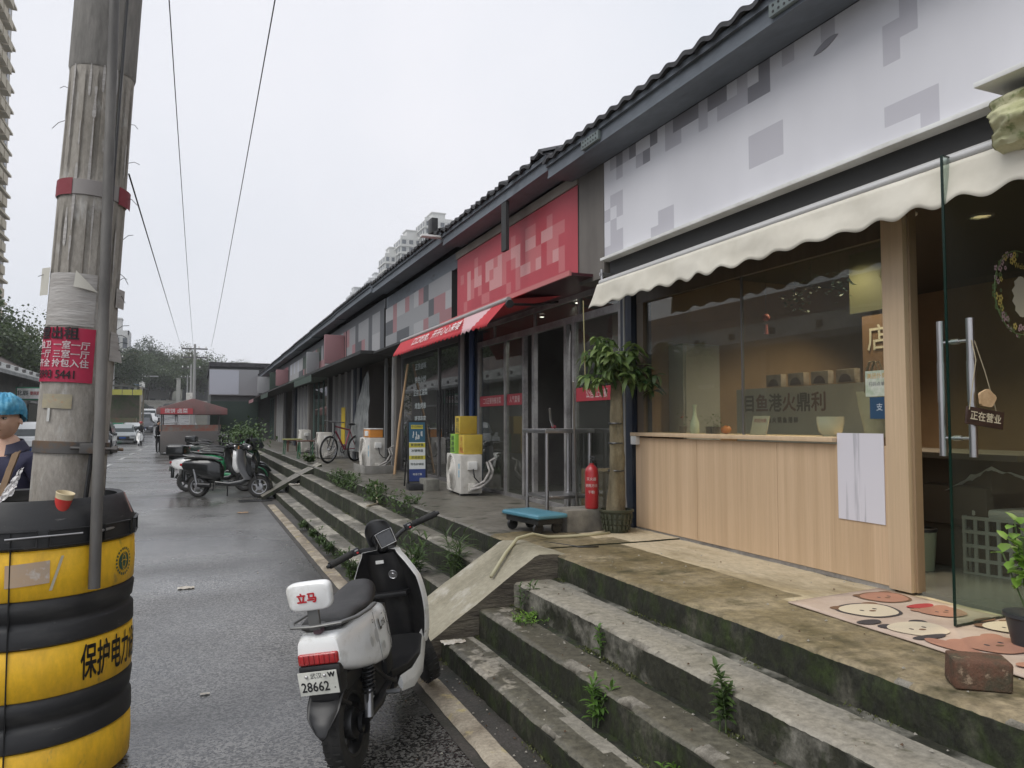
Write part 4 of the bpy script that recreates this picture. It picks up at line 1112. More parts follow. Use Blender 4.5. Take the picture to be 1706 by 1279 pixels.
# barrier
m_by = M('yellow_barrier_plastic', (.86, .50, .02), .48, c2=(.62, .34, .03), ns=2.2, lo=.5, hi=.75, stretch=(1, 1, .5), c3=(.30, .20, .06), ns3=9, lo3=.62, hi3=.72, bump=.0012, bs=12, var=.14)
m_bk = M('black_barrier_plastic', (.018, .018, .019), .50, c2=(.05, .048, .045), ns=3, lo=.5, hi=.72, stretch=(1, 1, 3), c3=(.10, .095, .09), ns3=16, lo3=.66, hi3=.74, bump=.0015, bs=10)
bar = T('barrier', 'round yellow and black striped plastic barrier around the near utility pole', 'barrier', (BC[0], BC[1], 0), rz=0)
RB = .457
bands = [(.03, .245, 1), (.245, .465, 0), (.465, .69, 1), (.69, .905, 0), (.905, 1.125, 1)]
for z0, z1, yel in bands:
    b = MB(); h = z1 - z0
    if yel: pf = [(RB - .01, z0), (RB, z0 + .008), (RB + .004, z0 + h / 2), (RB, z1 - .008), (RB - .01, z1)]
    else: pf = [(RB - .012, z0), (RB + .004, z0 + .01), (RB + .002, z0 + .085), (RB - .006, z0 + .095), (RB - .014, z0 + .105), (RB - .014, z0 + .122), (RB - .003, z0 + .134), (RB + .004, z1 - .02), (RB - .012, z1)]
    b.lathe(pf, n=96)
    b.build('yellow_band' if yel else 'black_band', m_by if yel else m_bk, bar, sharp=50)
b = MB(); b.lathe([(RB - .012, 1.125), (RB + .004, 1.135), (RB + .004, 1.20), (RB - .002, 1.225), (RB - .05, 1.33), (RB - .06, 1.342), (RB - .085, 1.335), (RB - .09, 1.28)], n=14 * 6); b.build('top_rim', m_bk, bar, sharp=30)
# slots, ribs on the black rings and vertical seams
for a in range(0, 360, 30):
    for z in (1.175,):
        b = MB(); m_ = rotz(R(a)) ; b.box(RB - .002, RB + .012, -.10, .10, z - .035, z - .030, .002, m=m_); b.box(RB - .002, RB + .012, -.10, .10, z + .035, z + .040, .002, m=m_)
        b.box(RB - .002, RB + .009, -.10, -.094, z - .035, z + .04, m=m_); b.box(RB - .002, RB + .009, .094, .10, z - .035, z + .04, m=m_); b.build('slot_frame', m_bk, bar)
for zz in (.36, .805):
    for a in range(0, 360, 45): MB().box(RB - .035, RB - .018, -.03, .06, zz - .005, zz + .003, .002, m=rotz(R(a))).build('rib', m_bk, bar)
m_seam = M('seam_black', (.005, .005, .005), .8)
for a in (-90, 80, 170): MB().box(RB - .02, RB + .0075, -.0025, .0025, .03, 1.21, m=rotz(R(a))).build('seam', m_seam, bar)
def bar_text(mb, s, size, ang, z, bold=0, sx=1.0, mi=0, al='CENTER'):
    rr = RB + .0065
    mb.text(s, size, None, bold, mi, al, bend=lambda p: (rr * math.cos(R(ang) + p[0] * sx / rr), rr * math.sin(R(ang) + p[0] * sx / rr), z + p[1]))
b = MB(); bar_text(b, '保护电力设施', .172, -54, .578, .0035, sx=.47, al='LEFT'); b.build('lettering', M('band_lettering', (.012, .012, .012), .5), bar)
# round green emblem of globe lines in a ring of small marks
b = MB(); rr = RB + .0065; ca = R(-23)
def bp(x, z): return (rr * math.cos(ca + x / rr), rr * math.sin(ca + x / rr), 1.015 + z)
def disc(mbx, r0, r1, n, mi, cx=0, cz=0, a0=0, a1=2 * PI, sx=1):
    v = []; f = []
    for i in range(n + 1):
        a = a0 + (a1 - a0) * i / n
        v += [bp(cx + r0 * math.cos(a) * sx, cz + r0 * math.sin(a)), bp(cx + r1 * math.cos(a) * sx, cz + r1 * math.sin(a))]
    f = [(2 * i, 2 * i + 1, 2 * i + 3, 2 * i + 2) for i in range(n)]
    mbx.add(v, f, None, mi)
disc(b, .001, .045, 28, 0)
for k in range(22): disc(b, .056, .068, 2, 0, a0=2 * PI * k / 22, a1=2 * PI * k / 22 + .16)
rr = RB + .0075
disc(b, .030, .033, 20, 1, sx=.5); disc(b, .041, .044, 26, 1, sx=.45, cz=0); disc(b, .043, .045, 20, 1, a0=-1.2, a1=1.2, cx=-.03); disc(b, .05, .053, 16, 1, a0=1.0, a1=2.1, cz=-.045)
b.build('emblem', [M('emblem_green', (.02, .075, .05), .5), m_by], bar)
# peeling label with tape
b = MB(); rr = RB + .007; ca = R(-83); b.grid(lambda u, t: bp(-.075 + .17 * u, -.045 + .10 * t + .01 * u), 10, 4)
b.build('label', M('peeling_label', (.50, .36, .24), .6, c2=(.45, .36, .28), ns=14, c3=(.6, .55, .5), ns3=12), bar)
b = MB(); ca = R(-69); rr = RB + .0085; b.grid(lambda u, t: bp(-.02 + .045 * t + .012 * u, -.07 + .15 * t), 2, 4)
b.build('tape', M('clear_tape', (.5, .46, .35), .3), bar)
b = MB(); ca = R(-97); rr = RB + .008; 
b.text('2.5元 烤肠', .02, None, 0, 0, bend=lambda p: bp(p[0] + .0, p[1] + .0)) if False else None
b.tube([(.30, -.36, 1.18), (.36, -.30, 1.19), (.40, -.20, 1.19)], .007, 8); b.tube([(-.02, -.478, 1.185), (.10, -.47, 1.19), (.20, -.43, 1.19), (.27, -.40, 1.19)], .005, 8)
b.build('strap_pin', m_steel, bar)
b = MB(); rr = RB - .03
pts = []
b.add([(.447, -.10, 1.245), (.452, -.085, 1.245), (.413, -.072, 1.345), (.408, -.087, 1.345)], [(0, 1, 2, 3)])
b.build('reflective_strip', M('dull_reflector', (.35, .22, .19), .6), bar)

# rubbish in the barrier's top
t = T('paper_cup', 'red paper cup with a cream rim stuck in the top of the barrier', 'cup', (-.575, 4.03, 1.285), rx=R(8), ry=R(14))
MB().lathe([(.0001, 0), (.028, 0), (.0365, .066)], n=28).build('cup', M('red_cup', (.55, .035, .03), .45, c2=(.6, .08, .06), ns=12), t)
MB().lathe([(.0365, .066), (.039, .088), (.0405, .091), (.039, .094), (.036, .09), (.028, .03)], n=28).build('rim', M('cream_cup_rim', (.62, .52, .33), .5), t)
b = MB()
b.grid(lambda u, v: (-.86 + .035 * u + .06 * v, 4.12 + .06 * v - .02 * u, 1.31 + .24 * v + .02 * u + .008 * fbm(u * 2, v * 4)), 5, 10)
b.grid(lambda u, v: (-.855 + .035 * u + .06 * v, 4.125 + .06 * v - .02 * u, 1.31 + .24 * v + .02 * u + .008 * fbm(u * 2, v * 4)), 5, 10)
ob1('cardboard_scrap', b, M('brown_card', (.20, .13, .075), .85, c2=(.13, .085, .05), ns=10), 'torn strip of brown cardboard sticking up from the barrier beside the pole', 'cardboard')
b = MB()
b.grid(lambda u, v: (-.85 + .06 * u * (1.3 - v) + .09 * v + .006 * fbm(u * 3, v * 9), 4.09 + .04 * v + .012 * fbm(u * 5, v * 7, 2), 1.31 + .17 * v + .05 * u * (1.2 - v) + .008 * fbm(u * 6, v * 8, 4)), 12, 28)
ob1('plastic_scrap', b, M('white_film', (.66, .64, .63), .4, c2=(.5, .48, .47), ns=20), 'crumpled white plastic film hanging between the pole and the barrier rim', 'plastic', sharp=60)

# ================================================================ the man in the blue cap
def skin_body(name, nodes, edges, mat, parent, root=0, sub=2):
    me = bpy.data.meshes.new(name); me.from_pydata([n[:3] for n in nodes], edges, [])
    ob = bpy.data.objects.new(name, me); COL.objects.link(ob)
    sk = ob.modifiers.new('skin', 'SKIN'); sk.use_smooth_shade = True
    for i, n in enumerate(nodes):
        me.skin_vertices[0].data[i].radius = (n[3], n[4] if len(n) > 4 else n[3])
        me.skin_vertices[0].data[i].use_root = (i == root)
    su = ob.modifiers.new('sub', 'SUBSURF'); su.levels = sub; su.render_levels = sub
    dg = bpy.context.evaluated_depsgraph_get()
    m2 = bpy.data.meshes.new_from_object(ob.evaluated_get(dg)); m2.name = name
    bpy.data.objects.remove(ob); bpy.data.meshes.remove(me)
    m2.materials.clear(); m2.materials.append(mat)
    m2.polygons.foreach_set('use_smooth', [True] * len(m2.polygons))
    o2 = bpy.data.objects.new(name, m2); COL.objects.link(o2); o2.parent = parent
    return o2
m_skin = M('skin', (.66, .42, .30), .5, c2=(.58, .35, .25), ns=9, sub=.12, bump=.0006, bs=160)
m_navyc = M('navy_cotton', (.020, .020, .048), .85, c2=(.028, .028, .06), ns=6, bump=.004, bs=9)
man = T('person', 'man in a blue disposable cap and navy polo shirt behind the barrier, looking left', 'person', (-1.045, 5.33, .06), rz=R(-28))
# local frame: he faces -Y, x is picture right. head centre at z 1.62 above the kerb he stands on
body = [(0, .02, .98, .15, .11), (0, .02, 1.15, .155, .12), (0, .02, 1.32, .15, .11), (0, .03, 1.43, .085, .065), (0, .01, 1.505, .062, .062), (0, -.005, 1.57, .06, .06),
        (.15, .02, 1.39, .055, .05), (.215, .03, 1.31, .055), (.255, .04, 1.15, .045), (.255, -.04, .95, .034), (.25, -.10, .86, .02),
        (-.15, .02, 1.39, .055, .05), (-.215, .03, 1.31, .055), (-.255, .04, 1.15, .045), (-.25, -.04, .95, .034), (-.245, -.1, .86, .02),
        (.09, .02, .88, .10), (.10, .02, .52, .062), (.10, .04, .10, .042), (.11, -.09, .03, .035), (-.09, .02, .88, .10), (-.10, .02, .52, .062), (-.10, .04, .10, .042), (-.11, -.09, .03, .035)]
ed = [(0, 1), (1, 2), (2, 3), (3, 4), (4, 5), (3, 6), (6, 7), (7, 8), (8, 9), (9, 10), (3, 11), (11, 12), (12, 13), (13, 14), (14, 15), (0, 16), (16, 17), (17, 18), (18, 19), (0, 20), (20, 21), (21, 22), (22, 23)]
for sgn in (1, -1):
    base = 10 if sgn > 0 else 15
    hx, hy, hz = body[base][0], body[base][1], body[base][2]
    for k in range(4):
        i0 = len(body); ox = (-.024 + .016 * k); L_ = (.07, .08, .076, .06)[k]
        body += [(hx + ox * .3, hy + ox, hz - .045, .009), (hx + ox * .3 - .006 * sgn, hy + ox * 1.1 - .004, hz - .045 - L_ * .5, .008), (hx + ox * .3 - .02 * sgn, hy + ox * 1.1, hz - .045 - L_ * .9, .007)]
        ed += [(base, i0), (i0, i0 + 1), (i0 + 1, i0 + 2)]
    i0 = len(body); body += [(hx - .01 * sgn, hy - .035, hz - .02, .010), (hx - .02 * sgn, hy - .05, hz - .055, .008)]; ed += [(base, i0), (i0, i0 + 1)]
skin_body('body', body, ed, m_skin, man)
# head: sculpted ellipsoid with brow, nose, mouth, jaw
def head_fn(u, t):
    th = 2 * PI * u; ph = PI * t
    x = math.sin(ph) * math.sin(th); y = -math.sin(ph) * math.cos(th); z = -math.cos(ph)
    rx_, ry_, rz_ = .078, .096, .118
    X_, Y_, Z_ = x * rx_, y * ry_, z * rz_
    if z < 0: 
        k = 1 + .16 * z; X_ *= k; 
        if y < 0: Y_ *= 1 - .0 * z
        if y > 0: Y_ *= 1 + .30 * z
    f = max(0, -y)
    def g(cx, cz, sx, sz): return math.exp(-((X_ - cx) / sx) ** 2 - ((Z_ - cz) / sz) ** 2) * (1 if y < 0 else 0)
    Y_ -= .024 * g(0, -.018, .012, .017) + .012 * g(0, .006, .009, .022)      # nose
    Y_ -= .007 * g(0, .036, .05, .012)                                      # brow
    Y_ += .012 * (g(.031, .014, .014, .010) + g(-.031, .014, .014, .010))     # eye sockets
    Y_ -= .0085 * g(0, -.050, .022, .007) + .007 * g(0, -.062, .018, .007)      # lips
    Y_ += .004 * g(0, -.0565, .022, .0025)
    Y_ -= .008 * g(0, -.088, .022, .014)                                     # chin
    Y_ -= .004 * (g(.042, -.02, .018, .02) + g(-.042, -.02, .018, .02))
    return (X_, Y_, Z_)
hd = Matrix.Translation((0, -.025, 1.655)) @ rotz(R(16)) @ Matrix.Rotation(R(4), 4, 'X')
MB().grid(head_fn, 72, 60, m=hd).build('head', m_skin, man, sharp=180)
b = MB()
for sx_ in (-1, 1):
    b.lathe([(.0001, .008), (.010, .007), (.016, .002), (.019, -.004), (.014, -.008)], n=14, m=hd @ Matrix.Translation((.079 * sx_, .008, -.005)) @ Matrix.Rotation(R(62 * sx_), 4, 'Y') @ Matrix.Diagonal((1.45, .95, 1, 1)))
b.build('ear', m_skin, man)
b = MB()
for sx_ in (-1, 1): b.sph((.031 * sx_, -.0775, .013), .0135, .011, .0075, n=10, m=hd)
b.build('eye', M('eye_white', (.4, .36, .32), .3), man)
b = MB()
for sx_ in (-1, 1): b.sph((.031 * sx_ - .002, -.0870, .0125), .0058, .004, .0058, n=8, m=hd); b.tube([(.016 * sx_, -.0865, .032), (.03 * sx_, -.087, .037), (.047 * sx_, -.080, .033)], [.0024, .0034, .0016], 6, m=hd); b.tube([(.018 * sx_, -.0885, .0185), (.031 * sx_, -.0895, .0215), (.045 * sx_, -.082, .018)], .0017, 6, m=hd)
b.build('eyebrow', M('dark_hair', (.012, .009, .008), .6), man)
b = MB(); b.tube([(-.022, -.0995, -.0555), (0, -.1035, -.0565), (.022, -.0995, -.0555)], [.0012, .002, .0012], 6, m=hd); b.build('mouth', M('lip_line', (.10, .03, .025), .6), man)
b = MB(); b.grid(lambda u, t: (lambda p: (p[0] * 1.03, p[1] * 1.02 + .004, p[2] * 1.02))(head_fn(.24 + .52 * u, .52 + .48 * t)), 40, 20, m=hd); b.build('hair', M('black_hair', (.012, .010, .009), .7), man)
b = MB()
def cap(u, t):
    th = 2 * PI * u; ph = PI * .5 * t
    r = 1.20 + .16 * math.sin(ph * 2) + .03 * math.sin(th * 22) * (1 - t) + .05 * fbm(math.cos(th) * 7, math.sin(th) * 7, t * 8, 3) + .09 * fbm(math.cos(th) * 2.5, math.sin(th) * 2.5, t * 3)
    x = .080 * r * math.cos(ph) * math.sin(th); y = -.098 * r * math.cos(ph) * math.cos(th); z = .035 + .10 * r * math.sin(ph)
    if math.cos(th) < .2: y += .030 * (1 - t) * (-math.cos(th) + .2); z -= .055 * (1 - t) * (.2 - math.cos(th))
    return (x, y, z)
b.grid(cap, 110, 22, m=hd); b.build('cap', M('blue_cap', (.05, .28, .46), .6, c2=(.14, .42, .58), ns=22, lo=.45, hi=.6, bump=.003, bs=24), man, sharp=180)
shirt = [(0, .02, .93, .165, .125), (0, .02, 1.12, .17, .135), (0, .02, 1.30, .19, .14), (0, .03, 1.425, .15, .105), (.15, .025, 1.40, .10, .085), (.222, .035, 1.31, .082, .078), (.245, .04, 1.20, .078, .074), (-.15, .025, 1.40, .10, .085), (-.222, .035, 1.31, .082, .078), (-.245, .04, 1.20, .078, .074)]
skin_body('polo_shirt', shirt, [(0, 1), (1, 2), (2, 3), (3, 4), (4, 5), (5, 6), (3, 7), (7, 8), (8, 9)], m_navyc, man)
b = MB()
def coll(u, t):
    a = -PI / 2 + R(28) + (2 * PI - R(56)) * u
    r = .070 + .040 * t; fr_ = -math.sin(a)
    return (r * math.cos(a), .012 + r * 1.0 * math.sin(a), 1.528 - .062 * t - .028 * max(0, fr_) + .012 * max(0, -fr_))
b.grid(coll, 40, 6); o_ = b.build('collar', M('navy_collar', (.045, .045, .075), .85), man, sharp=180)
so = o_.modifiers.new('s', 'SOLIDIFY'); so.thickness = .004
b = MB(); b.box(.06, .12, -.128, -.122, 1.27, 1.285, .002, m=Matrix()); b.build('chest_mark', M('pale_mark', (.5, .5, .52), .6), man)
trousers = [(0, .02, .95, .15, .12), (.09, .02, .86, .115), (.10, .02, .52, .082), (.10, .04, .10, .066), (-.09, .02, .86, .115), (-.10, .02, .52, .082), (-.10, .04, .10, .066)]
skin_body('trousers', trousers, [(0, 1), (1, 2), (2, 3), (0, 4), (4, 5), (5, 6)], M('dark_trousers', (.02, .02, .022), .85), man)
b = MB()
for s_ in (-.105, .105): b.box(s_ - .045, s_ + .045, -.17, .09, -.06, .03, .02)
b.build('shoe', m_black, man)
# ================================================================ scooters
def wheel(parent, x, R_, wd, mats, name='wheel', spokes=5, y=0.0, rim_r=.62, turn=0, z=None, tmx=None):
    z = R_ if z is None else z
    tm = Matrix.Translation((x, y, z)) @ rotz(turn)
    if tmx is not None: tm = tmx @ tm
    b = MB(); pf = [(R_ * .66, -wd * .40), (R_ * .80, -wd * .5), (R_ * .93, -wd * .42), (R_ * .985, -wd * .2), (R_, 0), (R_ * .985, wd * .2), (R_ * .93, wd * .42), (R_ * .80, wd * .5), (R_ * .66, wd * .40)]
    b.lathe(pf, n=48, axis='y', m=tm)
    # tread grooves
    for k in range(36):
        a = 2 * PI * k / 36
        b.box(-.004, .004, wd * .08, wd * .38, R_ * .975, R_ * 1.008, m=tm @ Matrix.Rotation(a, 4, 'Y')); b.box(-.004, .004, -wd * .38, -wd * .08, R_ * .975, R_ * 1.008, m=tm @ Matrix.Rotation(a + .09, 4, 'Y'))
    w_ = b.build(name, mats['tyre'], parent)
    b = MB(); b.lathe([(R_ * .60, -wd * .36), (R_ * .68, -wd * .40), (R_ * .66, 0), (R_ * .68, wd * .40), (R_ * .60, wd * .36), (R_ * .60, -wd * .36)], n=40, axis='y', m=tm)
    for k in range(spokes):
        a = 2 * PI * k / spokes
        b.box(-.016, .016, -wd * .16, wd * .16, R_ * .12, R_ * .62, .005, m=tm @ Matrix.Rotation(a, 4, 'Y'))
    b.lathe([(.0001, -wd * .5), (R_ * .30, -wd * .46), (R_ * .33, -wd * .3), (R_ * .33, wd * .3), (R_ * .30, wd * .46), (.0001, wd * .5)], n=30, axis='y', m=tm)
    b.build('rim', mats['rim'], w_)
    return w_
def ring(x, hw, z0, z1, p=3.0, n=24, tw=1.0):
    """superellipse section at x, half width hw, from z0 to z1; tw narrows the top"""
    out = []
    for k in range(n):
        a = 2 * PI * k / n; c, s_ = math.cos(a), math.sin(a)
        yy_ = math.copysign(abs(c) ** (2 / p), c) * hw; zz = (z0 + z1) / 2 + math.copysign(abs(s_) ** (2 / p), s_) * (z1 - z0) / 2
        tt = (zz - z0) / max(1e-6, z1 - z0); yy_ *= 1 + (tw - 1) * tt
        out.append((x, yy_, zz))
    return out
m_tyre = M('tyre_rubber', (.012, .012, .012), .75, c2=(.035, .033, .03), ns=9, bump=.001, bs=80)
m_rimd = M('dark_rim', (.06, .06, .06), .4, .7)
m_rims = M('silver_rim', (.35, .35, .36), .35, .8)
m_wp = M('white_scooter_paint', (.84, .84, .825), .22, c2=(.62, .61, .57), ns=9, lo=.55, hi=.74, coat=.6, c3=(.40, .37, .33), ns3=26, lo3=.68, hi3=.76)
m_bkp = M('matt_black_plastic', (.014, .014, .015), .42, c2=(.035, .034, .034), ns=6, lo=.5, hi=.75, bump=.0005, bs=240)
m_seat = M('seat_leather', (.016, .015, .015), .5, c2=(.03, .028, .027), ns=12, bump=.0012, bs=260)
m_grail = M('grey_rail', (.16, .16, .155), .4, .5)
def tail_red():
    return M('tail_lens', (.42, .010, .012), .12, c2=(.30, .006, .008), ns=30, stretch=(1, 1, .1), coat=1)
m_tail = tail_red()
m_redb = M('red_button', (.55, .03, .03), .3)

hero = T('scooter', 'white electric scooter with a white backrest parked in front of the near steps', 'scooter', (.672, 3.792, 0), rz=R(57), rx=0)
hero.rotation_mode = 'XYZ'
hero.matrix_world = Matrix.Translation((.730, 3.735, .012)) @ rotz(R(60)) @ Matrix.Rotation(R(-8.5), 4, 'X') @ Matrix.Diagonal((.98, .98, .97, 1))
ht = {'tyre': m_tyre, 'rim': m_rimd}
WB = 1.22
wheel(hero, 0, .232, .105, ht)
ST = R(38)   # steering turned to the left
SP = Vector((.985, 0, .93)); STM = Matrix.Translation(SP) @ Matrix.Rotation(R(-24), 4, 'Y') @ rotz(ST) @ Matrix.Rotation(R(24), 4, 'Y') @ Matrix.Translation(-SP)
wheel(hero, WB, .225, .10, ht, tmx=STM)
# rear mudguard: blade hugging the tyre, with a long pointed flap
b = MB()
def mg(u, t):
    a = R(60 + 112 * t); r = .262 + .02 * t
    wv = (.072 + .014 * math.sin(PI * t)) * (1 if t < .8 else 1 - .55 * ((t - .8) / .2) ** 1.5)
    c = -1 + 2 * u
    return (r * math.cos(a) - .015 * t - (.0 if t < .85 else .01), c * wv, .232 + r * math.sin(a) - .02 * c * c * (1 - t) + (.05 * c * c * t * t))
b.grid(mg, 12, 30); o_ = b.build('rear_mudguard', m_bkp, hero, sharp=80); so = o_.modifiers.new('s', 'SOLIDIFY'); so.thickness = .005
b = MB(); b.tube([(-.20, .05, .47), (-.16, .055, .40), (-.10, .07, .36)], .012); b.tube([(-.20, -.05, .47), (-.16, -.055, .40), (-.1, -.07, .36)], .012); b.box(-.22, -.10, -.07, .07, .42, .50, .012); b.build('plate_bracket', m_bkp, hero)
# swingarm, motor cover, shocks
b = MB()
for s_ in (-1, 1):
    b.tube([(.02, .085 * s_, .232), (.22, .095 * s_, .25), (.46, .09 * s_, .30)], [.03, .034, .03], 10, flat=.7)
    b.lathe([(.0001, .012), (.045, .010), (.055, 0), (.055, -.02)], c=(0, .078 * s_, .232), n=24, axis='y')
b.build('swingarm', m_bkp, hero)
for s_ in (-1, 1):
    sh = MB(); p0 = Vector((.02, .112 * s_, .245)); p1 = Vector((.10, .115 * s_, .50)); sh.cyl(p0, p0.lerp(p1, .5), .022, n=14)
    o_ = sh.build('shock_absorber', m_rims, hero)
    b = MB(); pts = []
    for k in range(90):
        t_ = k / 89; a = t_ * 2 * PI * 8; q = p0.lerp(p1, .42 + .58 * t_); pts.append(q + Vector((math.cos(a) * .03, math.sin(a) * .03, 0)))
    b.tube(pts, .0055, 6); b.build('spring', m_bkp, o_)
# rear body: white side panels, dark under tray
def bodyring(x, hw, z0, z1): return ring(x, hw, z0, z1, 5.5, 40, .88)
b = MB()
b.loft([bodyring(-.235, .088, .615, .70), bodyring(-.228, .108, .585, .722), bodyring(-.19, .122, .555, .735), bodyring(-.05, .150, .505, .748), bodyring(.12, .172, .462, .752), bodyring(.27, .180, .440, .752), bodyring(.36, .172, .455, .745), bodyring(.40, .150, .50, .735)])
b.build('rear_body', m_wp, hero, sharp=40)
b = MB(); b.box(.34, .47, -.13, .13, .34, .72, .03); b.box(-.15, .40, -.09, .09, .43, .52, .03); b.box(-.215, -.1, -.085, .085, .44, .585, .02)
b.box(.2, .44, -.10, .10, .28, .46, .03)
b.build('under_tray', m_bkp, hero)
# panel seam on the side and small stickers
b = MB(); b.tube([(.15, -.1785, .47), (.145, -.170, .60), (.14, -.156, .735)], .0015, 5); b.tube([(.15, .1785, .47), (.145, .170, .60), (.14, .156, .735)], .0015, 5); b.build('panel_seam', M('seam_grey', (.2, .2, .2), .7), hero)
m_stk = M('sticker_ink', (.03, .03, .03), .5); m_stg = M('sticker_pale_grey', (.42, .42, .41), .5)
def side_m(x, z): return basis((x, -.1845 + max(0, z - .46) * .085, z), (1, .04, 0), (0, .13, 1))
b = MB()
b.text('L', .075, side_m(.20, .655) , .004); b.text('立马', .036, side_m(.255, .652), .0008)
b.text('o', .035, side_m(.30, .70)); b.text('~', .04, side_m(.255, .70), .001); b.text('o', .045, side_m(.10, .70), .001)
for q in range(2):   # simple outlined ovals
    for (cx0, cz0, r0, r1) in ((.32, .66, .020, .026), (.32, .60, .026, .036), (.32, .53, .018, .03)):
        pts = [side_m(cx0 + r0 * math.cos(a), cz0 + r1 * math.sin(a)) @ Vector((0, 0, .001)) for a in [2 * PI * k / 20 for k in range(21)]]
        b.tube(pts, .0012, 4, cap=False)
b.build('sticker', m_stk, hero)
for (x, z, r) in ((-.02, .62, .02), (.19, .55, .017), (.06, .63, .028)):
    b = MB()
    v_ = [tuple(side_m(x + r * math.cos(a), z + r * 1.3 * math.sin(a)) @ Vector((0, 0, .0015 + (.020 if x < .1 else .004)))) for a in [2 * PI * k / 14 for k in range(14)]]
    b.add(v_, [tuple(range(14))]); b.build('worn_sticker', m_stg, hero)
# tail lamp, number plate
b = MB(); b.box(-.2495, -.205, -.098, .098, .600, .655, .012, 3); b.build('tail_lamp', m_tail, hero)
b = MB()
for k in range(7): b.box(-.2515, -.249, -.085 + .025 * k, -.083 + .025 * k, .608, .648)
b.build('lamp_rib', M('lamp_dark', (.12, .004, .005), .3), hero)
b = MB(); b.box(-.246, -.19, -.10, .10, .545, .598, .008); b.build('tail_trim', m_bkp, hero)
pm = Matrix.Translation((-.268, .0, .525)) @ Matrix.Rotation(R(-6), 4, 'Y')
pl_ = MB().box(-.002, .002, -.095, .095, -.055, .055, .0015, m=pm).build('number_plate', M('plate_white', (.66, .66, .60), .4, c2=(.5, .5, .45), ns=12), hero)
tm_ = pm @ basis((-.0035, 0, 0), (0, -1, 0), (0, 0, 1))
b = MB(); b.text('28662', .064, tm_ @ Matrix.Translation((-.016, -.018, 0)), .0012, sx=.86); b.text('▪', .02, tm_ @ Matrix.Translation((.078, -.026, 0)))
b.text('武汉', .029, tm_ @ Matrix.Translation((-.006, .034, 0))); b.text('W', .032, tm_ @ Matrix.Translation((.068, .035, 0)), .002)
b.build('lettering', M('plate_ink', (.012, .012, .014), .5), pl_)
b = MB(); 
for yy_ in (.052, -.036): b.sph((-.004, yy_, .035), .008, n=8, m=pm)
b.build('bolt', m_steel, pl_)
# seat
def seat_ring(x, hw, z0, z1): return ring(x, hw, z0, z1, 2.6, 28, .9)
b = MB(); b.loft([seat_ring(-.17, .08, .735, .765), seat_ring(-.14, .118, .732, .79), seat_ring(0, .135, .735, .808), seat_ring(.12, .140, .735, .800), seat_ring(.22, .138, .74, .800), seat_ring(.34, .120, .745, .845), seat_ring(.43, .095, .75, .865), seat_ring(.475, .06, .75, .84), seat_ring(.49, .02, .76, .81)])
b.build('seat', m_seat, hero, sharp=60)
# grab rail, backrest
b = MB()
b.loft([[(p_[0], p_[1] + w_[0], p_[2] + w_[1]) for w_ in ((-.016, -.008), (.016, -.008), (.016, .008), (-.016, .008))] for p_ in ((.16, -.165, .765), (.02, -.17, .772))])
rl = [(.20, -.150, .765), (.05, -.172, .772), (-.12, -.165, .776), (-.21, -.12, .778), (-.235, 0, .778), (-.21, .12, .778), (-.12, .165, .776), (.05, .172, .772), (.20, .150, .765)]
b = MB(); b.tube(rl, .016, 10, flat=.55); b.tube([(-.235, .0, .778), (-.14, 0, .768)], .03, 10, flat=.4); b.build('grab_rail', m_grail, hero)
b = MB(); b.box(-.235, -.215, -.028, .028, .76, .88, .006); b.build('backrest_stem', m_grail, hero)
b = MB(); b.box(-.215, -.16, -.02, .02, .735, .775, .008); b.build('rail_mount', M('purple_mount', (.12, .07, .085), .5), hero)
bm2 = Matrix.Translation((-.235, 0, .925)) @ Matrix.Rotation(R(-8), 4, 'Y')
b = MB(); b.loft([[(x_, p_[1] * k_, p_[2] * k_) for p_ in ring(0, .105, -.068, .068, 5, 32, 1.06)] for x_, k_ in ((.026, .86), (.024, .95), (.012, 1), (-.012, 1), (-.024, .96), (-.028, .86))], m=bm2)
br = b.build('backrest', m_wp, hero, sharp=50)
b = MB(); b.text('立马', .050, bm2 @ basis((-.0315, .008, -.004), (0, -1, 0), (0, 0, 1)), .0022); b.build('lettering', M('red_letters', (.5, .02, .03), .5), br)
# floor board and legshield
b = MB(); b.loft([ring(.40, .13, .30, .36, 5), ring(.60, .17, .285, .335, 5), ring(.85, .175, .28, .335, 5), ring(.98, .165, .29, .40, 5)]); b.build('floor_board', m_bkp, hero)
def shx(z): return 1.055 - .16 * ((z - .35) / .65)
b = MB()
def shield(u, t, off=0, grow=0):
    z = .33 + .62 * t; c = -1 + 2 * u
    hw = (.155 + .055 * math.sin(PI * min(1, t * 1.05)) ** .8 - .05 * max(0, t - .7) / .3 + grow)
    return (shx(z) + off - .055 * (1 - c * c) * 0 + .07 * -abs(c) ** 2.2, c * hw, z)
b.grid(lambda u, t: shield(u, t, 0), 24, 30); b.build('leg_shield_inner', m_bkp, hero, sharp=80)
b = MB(); b.grid(lambda u, t: shield(u, t, .05 - .0 , .018), 24, 30)
n_ = 30
for sd_ in (0, 1):
    b.grid(lambda u, t: tuple(Vector(shield(sd_, t, 0, 0)).lerp(Vector(shield(sd_, t, .05, .018)), u) + Vector((-.012 * math.sin(PI * u), 0, 0))), 6, 30)
b.grid(lambda u, t: tuple(Vector(shield(u, 1, 0, 0)).lerp(Vector(shield(u, 1, .05, .018)), t)), 24, 3)
b.build('leg_shield', m_wp, hero, sharp=60)
